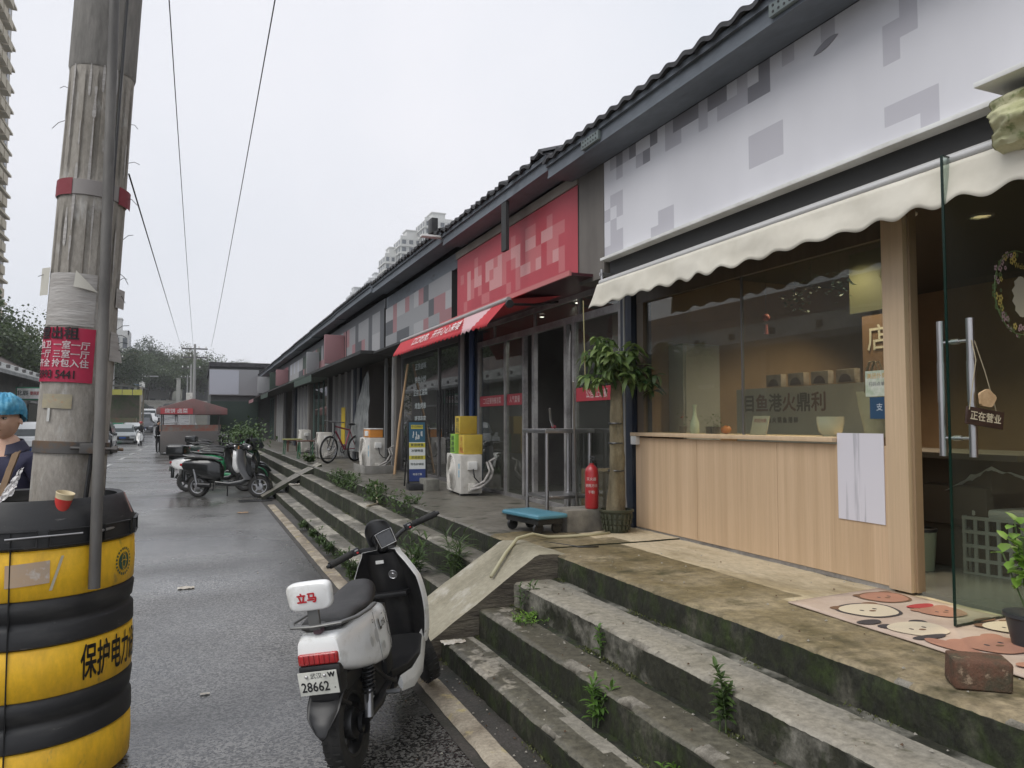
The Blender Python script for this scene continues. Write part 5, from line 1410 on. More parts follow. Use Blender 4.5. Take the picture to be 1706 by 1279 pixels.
# inner column hump, cubby, lock
b = MB(); b.loft([ring(.0, .06, -.05, .02, 3)]) if False else None
b = MB(); b.loft([[(shx(z) - dx, y_, z) for (dx, y_) in ((-.02, -hw), (.02, -hw * .95), (.055, -hw * .6), (.065, 0), (.055, hw * .6), (.02, hw * .95), (-.02, hw))] for z, hw in ((.36, .10), (.5, .12), (.66, .11), (.70, .125), (.86, .12), (.93, .10))], closed=False, cap=False)
b.box(shx(.70) - .10, shx(.70) + .02, -.13, .13, .655, .685, .012)
b.build('inner_panel', m_bkp, hero, sharp=40)
b = MB(); lm_ = Matrix.Translation((shx(.80) - .078, -.062, .795)) @ Matrix.Rotation(R(-90 - 14), 4, 'Y'); b.lathe([(.0001, .004), (.008, .006), (.012, .002), (.022, .002), (.026, .006), (.029, .0)], n=24, m=lm_); b.build('key_lock', m_rims, hero)
b = MB(); b.box(shx(.9) - .074, shx(.9) - .068, -.02, .03, .872, .892, m=Matrix()); b.build('label', m_white, hero)
# white skid panels low at the sides
for s_ in (-1, 1):
    b = MB(); b.loft([[(x_, s_ * (y_ + dy_), z_) for (y_, z_) in ((wd_, z0_), (wd_ + .012, (z0_ + z1_) / 2), (wd_, z1_), (wd_ - .02, (z0_ + z1_) / 2))] for x_, wd_, z0_, z1_, dy_ in ((.46, .155, .215, .30, 0), (.62, .178, .185, .29, 0), (.82, .18, .20, .31, 0), (.97, .165, .27, .39, 0), (1.02, .15, .34, .47, 0))])
    b.build('side_skirt', m_wp, hero, sharp=50)
b = MB(); b.loft([ring(.44, .12, .22, .32, 4), ring(.70, .14, .20, .30, 4), ring(.92, .13, .24, .34, 4)]); b.build('belly', m_bkp, hero)
# front fork, front mudguard, headset
fm = Matrix.Translation((shx(.95) + .0, 0, 0))
top = Vector((.985, 0, .93)); axl = Vector((WB, 0, .225))
b = MB()
for s_ in (-1, 1):
    q = Vector((0, .072 * s_, 0)); b.tube([axl + q, axl + q + Vector((-.09, 0, .26))], [.022, .024], 12, m=STM)
b.tube([axl + Vector((-.09, 0, .26)), top], .026, 12, m=STM)
b.build('front_fork', m_bkp, hero)
b = MB()
def fg(u, t):
    a = R(-5 + 150 * t); c = -1 + 2 * u; return tuple(STM @ Matrix.Translation((WB, 0, .225)) @ Vector((.245 * math.cos(a), .068 * c, .245 * math.sin(a) - .022 * c * c)))
b.grid(fg, 8, 24); b.build('front_mudguard', m_bkp, hero, sharp=80)
# handlebar group, turned with the steering
hb = STM @ Matrix.Translation((.955, 0, .965))
b = MB()
b.loft([[tuple(p_) for p_ in ring(x_, hw_, z0_, z1_, 4, 20)] for x_, hw_, z0_, z1_ in ((-.075, .052, -.005, .085), (-.068, .060, -.03, .098), (.0, .066, -.055, .10), (.05, .062, -.05, .085), (.085, .05, -.03, .06))], m=hb)
cw = b.build('headset_cowl', M('gloss_black', (.012, .012, .013), .22, coat=.3), hero, sharp=50)
b = MB(); dm = hb @ Matrix.Translation((-.0765, 0, .043)) @ Matrix.Rotation(R(8), 4, 'Y')
b.box(-.004, 0, -.046, .046, -.036, .046, .0, m=dm); b.build('display', M('display_glass', (.02, .022, .025), .08, coat=1), cw)
b = MB(); fr_ = [(-.006, -.051, -.040), (-.006, .051, -.040), (-.006, .055, .050), (-.006, 0, .053), (-.006, -.055, .050), (-.006, -.051, -.040)]
b.tube([(p_[0], p_[1], p_[2]) for p_ in fr_], .0022, 6, m=dm); b.build('display_trim', M('silver_trim', (.6, .6, .6), .3, .6), cw)
b = MB(); 
def scr(u, t):
    c = -1 + 2 * u; return (.05 + .03 * t - .045 * c * c + .0, c * .092 * (1 - .12 * t * t - .25 * max(0, t - .75) * 2), .02 + .155 * t - .03 * c * c * t)
b.grid(scr, 16, 10, m=hb); o_ = b.build('wind_screen', m_bkp, cw, sharp=80); so = o_.modifiers.new('s', 'SOLIDIFY'); so.thickness = .003
b = MB()
for s_ in (-1, 1):
    b.tube([(.01, .05 * s_, .0), (.015, .13 * s_, .03), (-.0, .20 * s_, .045), (-.055, .36 * s_, .045)], [.015, .014, .012, .011], 10, m=hb)
b.build('handlebar', m_bkp, hero)
for s_ in (-1, 1):
    a_, c_ = Vector((-.006, .215 * s_, .0455)), Vector((-.06, .372 * s_, .045))
    b = MB(); pts = [a_.lerp(c_, k / 12) for k in range(13)]; b.tube(pts, [.0205 + (.0014 if k % 2 else 0) for k in range(13)], 14, m=hb); gr = b.build('grip', m_tyre, hero)
    b = MB(); b.cyl(c_, c_ + (c_ - a_).normalized() * .02, .014, .010, m=hb); b.build('bar_end', m_bkp, gr)
    b = MB(); b.box(-.02, .02, -.024, .024, -.022, .022, .008, m=hb @ Matrix.Translation((.0, .185 * s_, .045))); sw = b.build('switch_housing', m_bkp, hero)
    b = MB(); b.box(-.026, -.018, -.010, .002, -.012, -.002, .002, m=hb @ Matrix.Translation((.0, .185 * s_, .045))); b.build('red_switch', m_redb, sw)
    b = MB(); b.box(-.026, -.018, -.014, .010, .004, .014, .002, m=hb @ Matrix.Translation((.0, .185 * s_, .045))); b.build('silver_switch', m_rims, sw)
    b = MB(); b.tube([(.025, .17 * s_, .035), (.045, .22 * s_, .033), (.035, .30 * s_, .03), (.0, .37 * s_, .03)], [.009, .008, .007, .008], 8, m=hb, flat=.6); b.build('brake_lever', m_bkp, hero)
    b = MB(); b.tube([(.03, .17 * s_, .03), (.07, .12 * s_, .0), (.06, .05 * s_, -.05)], .005, 6, m=hb); b.build('brake_hose', m_black, hero)
# rear turn signals, reflector, chain of cables under the seat, foot peg
for s_ in (-1, 1):
    b = MB(); b.tube([(.10, .10 * s_, .42), (.02, .12 * s_, .36), (.03, .10 * s_, .26)], .006, 6); b.build('cable', m_black, hero)
b = MB(); b.tube([(.20, -.10, .44), (.26, -.14, .36), (.38, -.15, .30), (.45, -.13, .30)], .010, 8); b.build('cable', m_black, hero)
b = MB(); b.cyl((.30, -.12, .27), (.30, -.20, .27), .013); b.build('foot_peg', m_rims, hero)
# side stand
b = MB(); b.tube([(.52, .09, .25), (.50, .17, .12), (.47, .24, .026)], [.012, .011, .013], 8); b.build('side_stand', m_bkp, hero)

# ---- generic parked scooter, seen smaller
def scooter(label, loc, rz, paint, dark, shield_m, rim, topbox=False, fairing=0, scale=1.0, lean_=-5, group='scooters parked along the steps', retro=True, mats_seat=None, name='scooter'):
    s = T(name, label, 'scooter', loc, rz=rz, group=group)
    s.matrix_world = Matrix.Translation(loc) @ rotz(rz) @ Matrix.Rotation(R(lean_), 4, 'X') @ Matrix.Diagonal((scale, scale, scale, 1))
    mt = {'tyre': m_tyre, 'rim': rim}
    wheel(s, 0, .225, .10, mt); wheel(s, 1.27, .225, .09, mt, turn=R(12))
    b = MB(); b.loft([ring(-.36, .05, .60, .68, 3), ring(-.28, .11, .50, .73, 3), ring(-.05, .145, .40, .77, 3), ring(.22, .16, .34, .77, 3), ring(.40, .14, .32, .72, 3), ring(.48, .09, .36, .62, 3)]); b.build('rear_body', paint, s)
    b = MB(); b.loft([ring(.40, .13, .24, .34, 4), ring(.70, .16, .22, .31, 4), ring(.95, .14, .25, .36, 4), ring(1.05, .11, .32, .45, 4)]); b.build('floor_board', dark, s)
    b = MB()
    def sf(u, t):
        z = .36 + .60 * t; c = -1 + 2 * u
        return (1.08 - .20 * t - .05 * math.sin(PI * t) - .06 * c * c, c * (.14 + .07 * math.sin(PI * min(1, t + .1))), z)
    b.grid(sf, 14, 14); b.grid(lambda u, t: (lambda p: (p[0] + .03, p[1] * 1.06, p[2]))(sf(1 - u, t)), 14, 14)
    for e in (0, 1): b.grid(lambda u, t: tuple(Vector(sf(e, t)).lerp(Vector((sf(e, t)[0] + .03, sf(e, t)[1] * 1.06, sf(e, t)[2])), u)), 2, 14)
    b.build('leg_shield', shield_m, s)
    b = MB(); b.loft([ring(1.0, .07, .42, .92, 3), ring(1.12, .10, .40, .86, 3), ring(1.19, .07, .45, .72, 3)]); b.build('front_apron', dark if not retro else paint, s)
    b = MB(); b.grid(lambda u, t: (1.27 + .25 * math.cos(R(-15 + 165 * t)), (-1 + 2 * u) * .065, .225 + .25 * math.sin(R(-15 + 165 * t)) - .02 * (2 * u - 1) ** 2), 6, 18); b.build('front_mudguard', paint, s, sharp=80)
    b = MB(); b.grid(lambda u, t: (.27 * math.cos(R(70 + 95 * t)), (-1 + 2 * u) * .07, .225 + .27 * math.sin(R(70 + 95 * t)) - .02 * (2 * u - 1) ** 2), 6, 14); b.box(-.36, -.3, -.03, .03, .30, .55, .01); b.build('rear_mudguard', dark, s, sharp=80)
    b = MB()
    for q in (-1, 1): b.tube([(1.27, .06 * q, .225), (1.16, .05 * q, .52)], .018, 8)
    b.tube([(1.14, 0, .5), (.93, 0, 1.0)], .03, 8); b.build('front_fork', m_rimd, s)
    b = MB(); b.loft([seat_ring(-.30, .08, .75, .79), seat_ring(-.2, .12, .75, .83), seat_ring(.1, .14, .76, .835), seat_ring(.3, .13, .75, .81), seat_ring(.44, .09, .73, .77)]); b.build('seat', mats_seat or m_seat, s)
    b = MB(); b.loft([ring(.84, .06, .96, 1.05, 3), ring(.93, .075, .93, 1.09, 3), ring(1.02, .05, .95, 1.05, 3)]); b.build('headset', dark, s)
    b = MB()
    for q in (-1, 1): b.tube([(.92, .04 * q, 1.03), (.92, .2 * q, 1.06), (.85, .36 * q, 1.05)], .014, 8)
    b.build('handlebar', m_bkp, s)
    for q in (-1, 1):
        b = MB(); b.tube([(.93, .2 * q, 1.06), (.95, .25 * q, 1.2)], .006, 6); b.sph((.95, .26 * q, 1.22), .012, .06, .038, n=8); b.build('mirror', m_bkp, s)
        b = MB(); p0, p1 = Vector((.02, .12 * q, .25)), Vector((-.05, .125 * q, .56)); b.tube([p0, p1], .024, 8); b.build('shock_absorber', m_rims, s)
    b = MB(); b.tube([(.05, -.12, .25), (.30, -.11, .24)], [.05, .045], 12); b.build('side_cover', m_bkp, s)
    b = MB(); b.sph((1.03, 0, .99), .05, .07, .06, n=8); b.build('headlamp', m_steel, s)
    b = MB(); b.box(-.385, -.33, -.07, .07, .62, .67, .01); b.build('tail_lamp', m_tail, s)
    b = MB(); b.box(-.39, -.385, -.09, .09, .45, .56, .002); b.build('number_plate', m_white, s)
    b = MB(); b.tube([(.55, .08, .25), (.53, .16, .12), (.5, .22, .02)], .012, 6); b.build('side_stand', m_bkp, s)
    b = MB(); b.tube([(-.02, .15, .80), (-.25, .14, .83), (-.36, 0, .84), (-.25, -.14, .83), (-.02, -.15, .80)], .012, 8); b.build('grab_rail', m_grail, s)
    if topbox:
        b = MB(); b.box(-.44, -.04, -.2, .2, .785, 1.03, .06, 3); b.box(-.40, -.08, -.08, .08, .70, .80, .01); b.build('top_box', dark, s)
    if fairing:
        b = MB(); b.grid(lambda u, t: (1.0 - .1 * t, (-1 + 2 * u) * .16, 1.05 + .3 * t), 4, 6); b.build('wind_screen', m_glass, s)
    return s
m_pk = [M('scooter_black', (.014, .015, .015), .22, coat=.5), M('scooter_green', (.02, .22, .09), .35), M('scooter_silver', (.35, .35, .36), .3, .5), M('scooter_dark_green', (.02, .035, .03), .3), M('scooter_orange', (.55, .20, .06), .4), m_wp]
m_greyseat = M('worn_seat', (.10, .10, .095), .5, c2=(.03, .03, .03), ns=6)
h1 = math.atan2(17.75 - 18.75, 1.38 - .10)
scooter('black retro scooter with silver leg shield, nearest of the row parked by the steps', (.06, 18.55, 0), R(-28), m_pk[0], m_pk[0], m_pk[2], m_rims, scale=1.13, lean_=-3, mats_seat=m_greyseat)
scooter('white scooter with a black top box parked behind the black retro scooter', (-.20, 20.2, 0), R(-20), m_pk[5], m_pk[0], m_bkp, m_rimd, topbox=True, scale=1.1)
scooter('green shared scooter with an orange front, third of the parked row', (.20, 21.6, 0), R(-22), m_pk[1], m_pk[1], m_pk[4], m_rimd, scale=1.1)
scooter('dark scooter behind the green one in the parked row', (.42, 22.8, 0), R(-24), m_pk[3], m_pk[0], m_pk[0], m_rimd, scale=1.1)
scooter('silver and black scooter in the middle of the parked row', (.45, 24.2, 0), R(-20), m_pk[2], m_pk[0], m_pk[0], m_rimd, scale=1.1)
scooter('black scooter with a windscreen near the end of the parked row', (.40, 26.0, 0), R(-24), m_pk[0], m_pk[0], m_pk[0], m_rimd, fairing=1, scale=1.1)
scooter('green scooter, farthest of the parked row', (.45, 28.0, 0), R(-18), m_pk[1], m_pk[0], m_pk[1], m_rimd, scale=1.1)

# quilted wind guards hung over the handlebars of some parked scooters
for i, (x, y, rz_) in enumerate(((1.42, 20.9, -22), (1.52, 22.1, -24), (1.55, 23.6, -20), (1.45, 25.3, -24), (1.5, 27.4, -18))):
    b = MB(); mt_ = Matrix.Translation((x, y, 0)) @ rotz(R(rz_))
    b.grid(lambda u, t: tuple(mt_ @ Vector((-.10 - .22 * t - .10 * math.sin(PI * u) + .03 * fbm(u * 5, t * 4, i), (-1 + 2 * u) * (.36 - .08 * t), 1.26 - .80 * t + .03 * fbm(u * 6, t * 3, i + 9)))), 20, 20)
    b.grid(lambda u, t: tuple(mt_ @ Vector((-.10 - .10 * math.sin(PI * u) + .22 * t, (-1 + 2 * u) * .36, 1.26 + .04 * math.sin(PI * t) - .25 * t * t))), 20, 6)
    ob1('wind_guard', b, M('quilt_%d' % i, [(.02, .022, .025), (.03, .06, .035), (.05, .045, .04), (.025, .03, .05), (.06, .03, .03)][i], .8, c2=(.08, .10, .06), ns=9, lo=.55, hi=.65, bump=.01, bs=12),
        ['black quilted wind guard on the second parked scooter', 'green patterned wind guard on the green shared scooter', 'brown wind guard on the dark scooter of the parked row', 'navy wind guard in the middle of the parked row', 'maroon wind guard towards the end of the parked row'][i],
        'wind guard', 'wind guards hung on the parked scooters', sharp=180)
# ================================================================ things on the platform
PZ = .70
m_acw = M('ac_paint', (.56, .54, .50), .5, c2=(.40, .38, .34), ns=3.5, lo=.5, hi=.7, c3=(.3, .22, .14), ns3=9, lo3=.66, hi3=.76, bump=.0005, bs=40)
m_acdk = M('ac_fan_dark', (.10, .10, .098), .6)
def ac_unit(label, loc, rz, w_=.86, h=.555, d=.30, sticker=True):
    """fan side faces local -X; long side along Y"""
    t = T('air_conditioner_unit', label, 'air conditioner', loc, rz=rz, group='outdoor air conditioner units')
    MB().box(0, d, -w_ / 2, w_ / 2, .03, h, .012).build('casing', m_acw, t)
    b = MB()
    for s in (-1, 1): b.box(.02, d - .02, s * w_ * .33 - .04, s * w_ * .33 + .04, 0, .03)
    b.build('foot', m_acdk, t)
    cy = .10; cz = h * .53; r = h * .43
    b = MB(); b.lathe([(.0001, -.002), (r, -.002)], c=(0, cy, cz), n=40, axis='x'); b.build('fan_opening', m_acdk, t)
    b = MB()
    for k in range(9):
        rr = r * (1 - k * .1); b.lathe([(rr, -.004), (rr - .003, -.016 - .003 * k), (rr - .008, -.004)], c=(0, cy, cz), n=40, axis='x')
    for k in range(24):
        a0 = 2 * PI * k / 24
        b.tube([(-.016, cy + r * q * math.cos(a0 + q * .9), cz + r * q * math.sin(a0 + q * .9)) for q in (.2, .45, .7, .98)], .0025, 4)
    b.lathe([(.0001, -.038), (.05, -.036), (.055, -.02)], c=(0, cy, cz), n=24, axis='x')
    b.lathe([(r, -.004), (r + .012, -.016), (r + .028, -.004)], c=(0, cy, cz), n=40, axis='x')
    b.build('fan_grille', m_acw, t)
    b = MB(); b.box(.09, .22, -w_ / 2 - .05, -w_ / 2 + .0, h - .20, h - .09, .006); b.build('service_cover', m_white, t)
    b = MB(); b.box(.10, .20, -w_ / 2 - .045, -w_ / 2, .06, .17, .01); b.cyl((.13, -w_ / 2 - .07, .09), (.13, -w_ / 2, .09), .012); b.cyl((.17, -w_ / 2 - .07, .13), (.17, -w_ / 2, .13), .010); b.build('valve_cover', m_acw, t)
    b = MB(); b.tube([(.16, -w_ / 2 - .05, h - .19), (.17, -w_ / 2 - .08, h - .30), (.24, -w_ / 2 - .09, h - .38), (.36, -w_ / 2 - .02, h - .40), (.44, -w_ / 2 + .05, h - .3)], .009, 8); b.build('cable', m_black, t)
    b = MB(); b.tube([(.13, -w_ / 2 - .07, .09), (.25, -w_ / 2 - .11, .12), (.40, -w_ / 2 - .05, .22), (.46, -w_ / 2 + .02, .34), (.42, -w_ / 2 + .05, .46), (.5, -w_ / 2 + .05, .5)], .02, 8)
    b.tube([(.17, -w_ / 2 - .07, .13), (.3, -w_ / 2 - .10, .2), (.40, -w_ / 2 - .03, .33), (.38, -w_ / 2 + .05, .45)], .016, 8); b.build('pipe', M('lagged_pipe', (.42, .40, .38), .8, c2=(.2, .19, .18), ns=14), t)
    if sticker:
        b = MB(); b.box(-.003, 0, -w_ * .42, -w_ * .34, h * .45, h * .62, 0); b.box(-.003, 0, -w_ * .42, -w_ * .34, h * .66, h * .78); b.build('energy_label', M('blue_label', (.18, .38, .48), .5, c2=(.4, .45, .48), ns=30), t)
    return t
ac_unit('white air conditioner unit under the yellow boxes', (3.33, 10.06, PZ), R(-4), w_=.80)
ac_unit('air conditioner unit with an orange box on top, set in a concrete trough', (3.10, 15.0, PZ + .03), R(3), w_=.8, h=.66)
ac_unit('weathered air conditioner unit left of the bicycle', (3.1, 21.2, PZ), R(0), w_=.85, h=.72, sticker=False)
ac_unit('farthest air conditioner unit, beside the little green tables', (3.1, 25.3, PZ), R(0), w_=.85, h=.75, sticker=False)
# boxes on the AC
m_yb = M('yellow_carton', (.50, .36, .05), .7, c2=(.44, .31, .045), ns=5); m_gb = M('lime_carton', (.22, .42, .06), .6); m_ink = M('carton_ink', (.03, .05, .04), .6); m_red_i = M('carton_red_ink', (.4, .1, .04), .6)
def carton(label, loc, rz, sx_, sy_, sz, m, txt, ink):
    t = T('box', label, 'box', loc, rz=rz, group='yellow boxes stacked on the air conditioner')
    MB().box(0, sx_, -sy_ / 2, sy_ / 2, 0, sz, .003).build('carton', m, t)
    b = MB()
    for i, s in enumerate(txt): b.text(s, sz * .26, basis((-.0015, 0, sz * (.76 - .27 * i)), (0, -1, 0), (0, 0, 1)), bold=.001)
    b.box(-.0012, 0, -sy_ * .42, sy_ * .42, sz * .08, sz * .12)
    b.build('print', ink, t)
    MB().box(.0, sx_ + .001, -.02, .02, sz, sz + .0015).build('tape', M('carton_tape', (.4, .3, .12), .3), t)
carton('lime green box on the air conditioner, left of the pair', (3.37, 10.22, PZ + .557), R(-4), .24, .26, .275, m_gb, ('绿茶', '清爽', '好喝'), m_ink)
carton('yellow box beside the lime green one on the air conditioner', (3.39, 9.90, PZ + .557), R(-4), .26, .30, .27, m_yb, ('酒', '二十', '啤酒'), m_red_i)
carton('small yellow box on top of the stack of boxes', (3.40, 10.10, PZ + .557 + .278), R(-2), .25, .24, .25, m_yb, ('饮料', '三元', '果汁'), m_ink)
t = T('box', 'orange and white plastic box on the air conditioner in the trough', 'box', (3.12, 15.0, PZ + .695), rz=R(2))
MB().box(.02, .28, -.26, .26, 0, .16, .01).build('tub', M('orange_tub', (.55, .22, .04), .5), t); b = MB(); b.box(.015, .285, -.27, .27, .16, .18, .006); b.build('lid', m_white, t)
b = MB(); b.box(.005, .02, -.14, .12, .03, .13); b.build('label', m_white, t)
# trough of the second unit
b = MB(); b.box(2.98, 3.0, 14.45, 15.5, PZ, PZ + .16, .004); b.box(2.98, 3.6, 14.42, 14.46, PZ, PZ + .16, .004); b.box(3.0, 3.6, 14.46, 15.5, PZ, PZ + .028)
ob1('concrete_trough', b, M('trough_concrete', (.26, .25, .23), .8, c2=(.17, .165, .15), ns=4), 'low concrete trough holding the second air conditioner unit', 'trough')
# concrete blocks
def block(name, x0, x1, y0, y1, z0, z1, label, c=(.20, .195, .17)):
    b = MB(); b.box(x0, x1, y0, y1, z0, z1, .012, 2)
    return ob1(name, b, M(name + '_m', c, .85, c2=tuple(q * .6 for q in c), ns=6, bump=.004, bs=30), label, 'block')
block('concrete_block', 3.08, 3.28, 10.55, 11.0, PZ, PZ + .17, 'grey concrete block between the easel sign and the air conditioner')
block('concrete_block', 3.10, 3.46, 6.10, 6.42, PZ, PZ + .20, 'rough concrete block between the blue cart and the potted tree', (.20, .185, .16))
# easel sign
t = T('easel_sign', 'standing easel sign with a blue and white food poster', 'sign', (3.05, 10.92, PZ), rz=R(-6))
em = Matrix.Rotation(R(-5), 4, 'X')
MB().box(-.16, .16, -.22, .06, 0, .09, .012).build('base', m_black, t)
b = MB()
for x in (-.135, .135): b.box(x - .014, x + .014, -.012, .012, .08, 1.02, .003, m=em)
b.box(-.135, .135, -.012, .012, 1.0, 1.03, m=em); b.box(-.135, .135, -.012, .012, .10, .12, m=em)
for x in (-.13, .13): b.cyl((x, .09, .98), (x, .42, .02), .012, n=8)
b.build('frame', m_black, t)
b = MB()
def pz(z0, z1, mi, x0=-.121, x1=.121, y=-.014): b.add([(x0, y, z0), (x1, y, z0), (x1, y, z1), (x0, y, z1)], [(0, 1, 2, 3)], em, mi)
pz(.12, .30, 0); pz(.30, .70, 1); pz(.70, 1.0, 2); pz(.90, .96, 3, -.09, .09, -.0145); pz(.62, .69, 3, y=-.0145); pz(.44, .50, 3, y=-.0145)
rg = random.Random(2)
for k in range(14):
    x = rg.uniform(-.07, .07); z = rg.uniform(.72, .82); h = rg.uniform(.03, .07); pz(z, z + h, 1, x, x + .012, -.0146)
b.build('poster', [M('poster_navy', (.02, .04, .16), .5), M('poster_white', (.60, .62, .62), .5), M('poster_blue', (.03, .10, .16), .5), M('poster_yellow', (.55, .48, .06), .5)], t, smooth=False)
b = MB()
for s, z, sz in (('今日特价', .93, .045), ('宵夜烤鱼', .655, .05), ('冰镇啤酒', .57, .045), ('欢迎进店', .47, .045), ('特色砂锅饭', .37, .04), ('电话订餐', .22, .035)):
    b.text(s, sz, em @ basis((0, -.016, z), (1, 0, 0), (0, 0, 1)), bold=.0006, mi=1 if z < .3 else 0)
b.build('lettering', [m_ink, M('poster_pale', (.5, .5, .5), .5)], t)
# leaning wooden pole
b = MB(); b.tube([(3.50, 14.15, PZ), (3.62, 14.3, 1.6), (3.84, 14.5, 2.85)], [.026, .024, .022], 10)
ob1('wooden_pole', b, M('pale_wood_pole', (.40, .26, .14), .7, c2=(.3, .19, .1), ns=6, stretch=(1, 1, .2)), 'long pale wooden pole leaning on the shop front behind the easel sign', 'pole')
# plastic sheet
b = MB()
b.grid(lambda u, t: (3.80 - .12 * (1 - t) * u + .035 * fbm(u * 7, t * 2.2), 18.0 + 2.0 * u * (1.05 - .75 * t) + .05 * fbm(t * 3, u * 2, 3), .95 + 2.05 * t - .25 * t * u), 30, 30)
ob1('plastic_sheet', b, M('cloudy_plastic', (.26, .27, .27), .35, c2=(.12, .13, .13), ns=3, bump=.01, bs=5), 'cloudy white plastic sheet hanging in front of the fourth shop', 'sheet', sharp=180)
b = MB(); b.box(3.7, 3.72, 20.6, 21.1, 1.1, 2.1); ob1('yellow_banner', b, M('banner_yellow', (.62, .44, .03), .6), 'yellow upright banner above the bicycle', 'banner')

# stainless work table
t = T('work_table', 'two tier stainless steel table beside the potted tree', 'table', (3.55, 7.2, PZ), rz=R(2))
t.location = (3.585, 7.27, PZ); t.rotation_euler = (0, 0, 0)
b = MB(); b.box(-.29, .29, -.29, .29, .885, .93, .006); b.build('table_top', m_steel, t)
b = MB(); b.box(-.25, .25, -.25, .25, .20, .235, .004); b.build('lower_shelf', m_steel, t)
for sx_ in (-.25, .25):
    for sy_ in (-.25, .25):
        b = MB(); b.cyl((sx_, sy_, .03), (sx_, sy_, .885), .021, n=14); b.cyl((sx_, sy_, 0), (sx_, sy_, .03), .014, n=10); b.build('leg', m_steel, t)
t = T('long_handled_brush', 'grey handled mop leaning against the work table', 'mop', (3.35, 6.95, PZ), world=True)
b = MB(); b.tube([(3.62, 6.9, .74), (3.52, 6.75, 1.4), (3.42, 6.6, 2.1)], .012, 8); b.build('handle', m_steel, t)
b = MB(); b.box(3.56, 3.68, 6.82, 6.98, .72, .79, .02); b.build('head', m_black, t)
t = T('handheld_tool', 'dark tool with a red grip lying on the table corner', 'tool', (3.45, 7.1, PZ + .93), world=True)
b = MB(); b.tube([(3.42, 7.05, 1.655), (3.36, 6.98, 1.72), (3.32, 6.92, 1.84)], .012, 8); b.build('bar', m_steel, t); b = MB(); b.cyl((3.42, 7.05, 1.655), (3.48, 7.13, 1.648), .018); b.build('grip', m_redst, t)
# blue flat cart
t = T('flat_cart', 'blue plastic flat cart on castors on the platform', 'cart', (2.88, 6.32, PZ), rz=R(10))
b = MB(); b.box(-.18, .16, -.30, .30, .14, .185, .03, 3); b.build('deck', M('blue_plastic', (.065, .20, .27), .45, c2=(.09, .24, .31), ns=4), t)
b = MB(); b.box(-.15, .13, -.26, .26, .09, .145, .01); b.build('frame', m_black, t)
for sx_ in (-.11, .09):
    for sy_ in (-.21, .21):
        b = MB(); b.lathe([(.0001, -.015), (.05, -.015), (.055, 0), (.05, .015), (.0001, .015)], c=(sx_, sy_, .055), n=18, axis='y'); b.box(sx_ - .02, sx_ + .02, sy_ - .022, sy_ + .022, .06, .12, .004); b.build('castor', m_black, t)
# fire extinguisher on the block
t = T('fire_extinguisher', 'red fire extinguisher standing beside the tree trunk', 'extinguisher', (3.385, 6.16, PZ + .205))
MB().lathe([(.0001, 0), (.058, 0), (.062, .012), (.062, .33), (.056, .365), (.035, .39), (.022, .40), (.022, .415)], n=28).build('cylinder', M('extinguisher_red', (.36, .018, .022), .35, c2=(.30, .015, .02), ns=5, coat=.3), t)
b = MB(); b.cyl((0, 0, .41), (0, 0, .44), .02); b.box(-.01, .01, -.07, .02, .44, .455, .003); b.box(-.01, .01, -.08, .02, .465, .48, .003); b.build('valve', m_black, t)
b = MB(); b.tube([(0, .02, .425), (.06, .03, .41), (.08, .03, .3), (.07, .01, .12)], .009, 8); b.build('hose', m_black, t)
b = MB(); rr_ = .0635
for i, s in enumerate(('灭火器', '使用方法', '干粉')):
    b.text(s, .032, None, .0005, 0, bend=lambda p, i=i: (rr_ * math.cos(R(-122) + p[0] / rr_), rr_ * math.sin(R(-122) + p[0] / rr_), .27 - .06 * i + p[1]))
b.build('label', M('pale_label_print', (.55, .45, .42), .5), t)
# brick
b = MB(); b.box(-.10, .10, -.066, .066, 0, .115, .018, 3); b.mi = []
b2 = [(p[0] + .006 * fbm(p[0] * 18, p[1] * 18, p[2] * 18), p[1] + .006 * fbm(p[1] * 18, p[2] * 18, 4), p[2] + (.005 * fbm(p[0] * 12, p[1] * 12, 7) if p[2] > .05 else 0)) for p in b.v]; b.v = b2; b.mi = [0] * len(b.f)
o_ = b.build('brick', M('old_brick', (.115, .056, .034), .85, c2=(.06, .05, .03), ns=11, lo=.42, hi=.62, c3=(.3, .22, .15), ns3=24, lo3=.6, hi3=.7, bump=.005, bs=60, var=.3)); tag(o_, 'weathered red brick at the edge of the near platform by the mat', 'brick')
o_.location = (2.77, 2.00, .692); o_.rotation_euler = (0, 0, R(-38))
# patterned mat
mat_t = T('door_mat', 'pink patterned door mat with rounded cartoon animal shapes', 'mat', (3.4, 2.75, .70), world=True)
mc = [(3.045, 3.30), (3.80, 3.36), (3.86, 1.72), (3.0, 1.80)]
b = MB(); b.grid(lambda u, t: (lambda a, c: (a[0] + (c[0] - a[0]) * t, a[1] + (c[1] - a[1]) * t, .7045 + .002 * fbm(u * 3, t * 3)))((mc[3][0] + (mc[2][0] - mc[3][0]) * u, mc[3][1] + (mc[2][1] - mc[3][1]) * u), (mc[0][0] + (mc[1][0] - mc[0][0]) * u, mc[0][1] + (mc[1][1] - mc[0][1]) * u)), 16, 24)
o_ = b.build('mat', M('mat_pink', (.50, .40, .33), .85, c2=(.42, .32, .26), ns=5, bump=.001, bs=300), mat_t); so = o_.modifiers.new('s', 'SOLIDIFY'); so.thickness = .006; so.offset = -1
mm_ = [M('mat_salmon', (.38, .19, .13), .9), M('mat_brown', (.17, .09, .05), .9), M('mat_dark', (.05, .042, .045), .9), M('mat_cream', (.58, .50, .38), .9), M('mat_red', (.42, .05, .05), .9), M('mat_greyblue', (.28, .30, .36), .9)]
b = MB(); lv = [0]
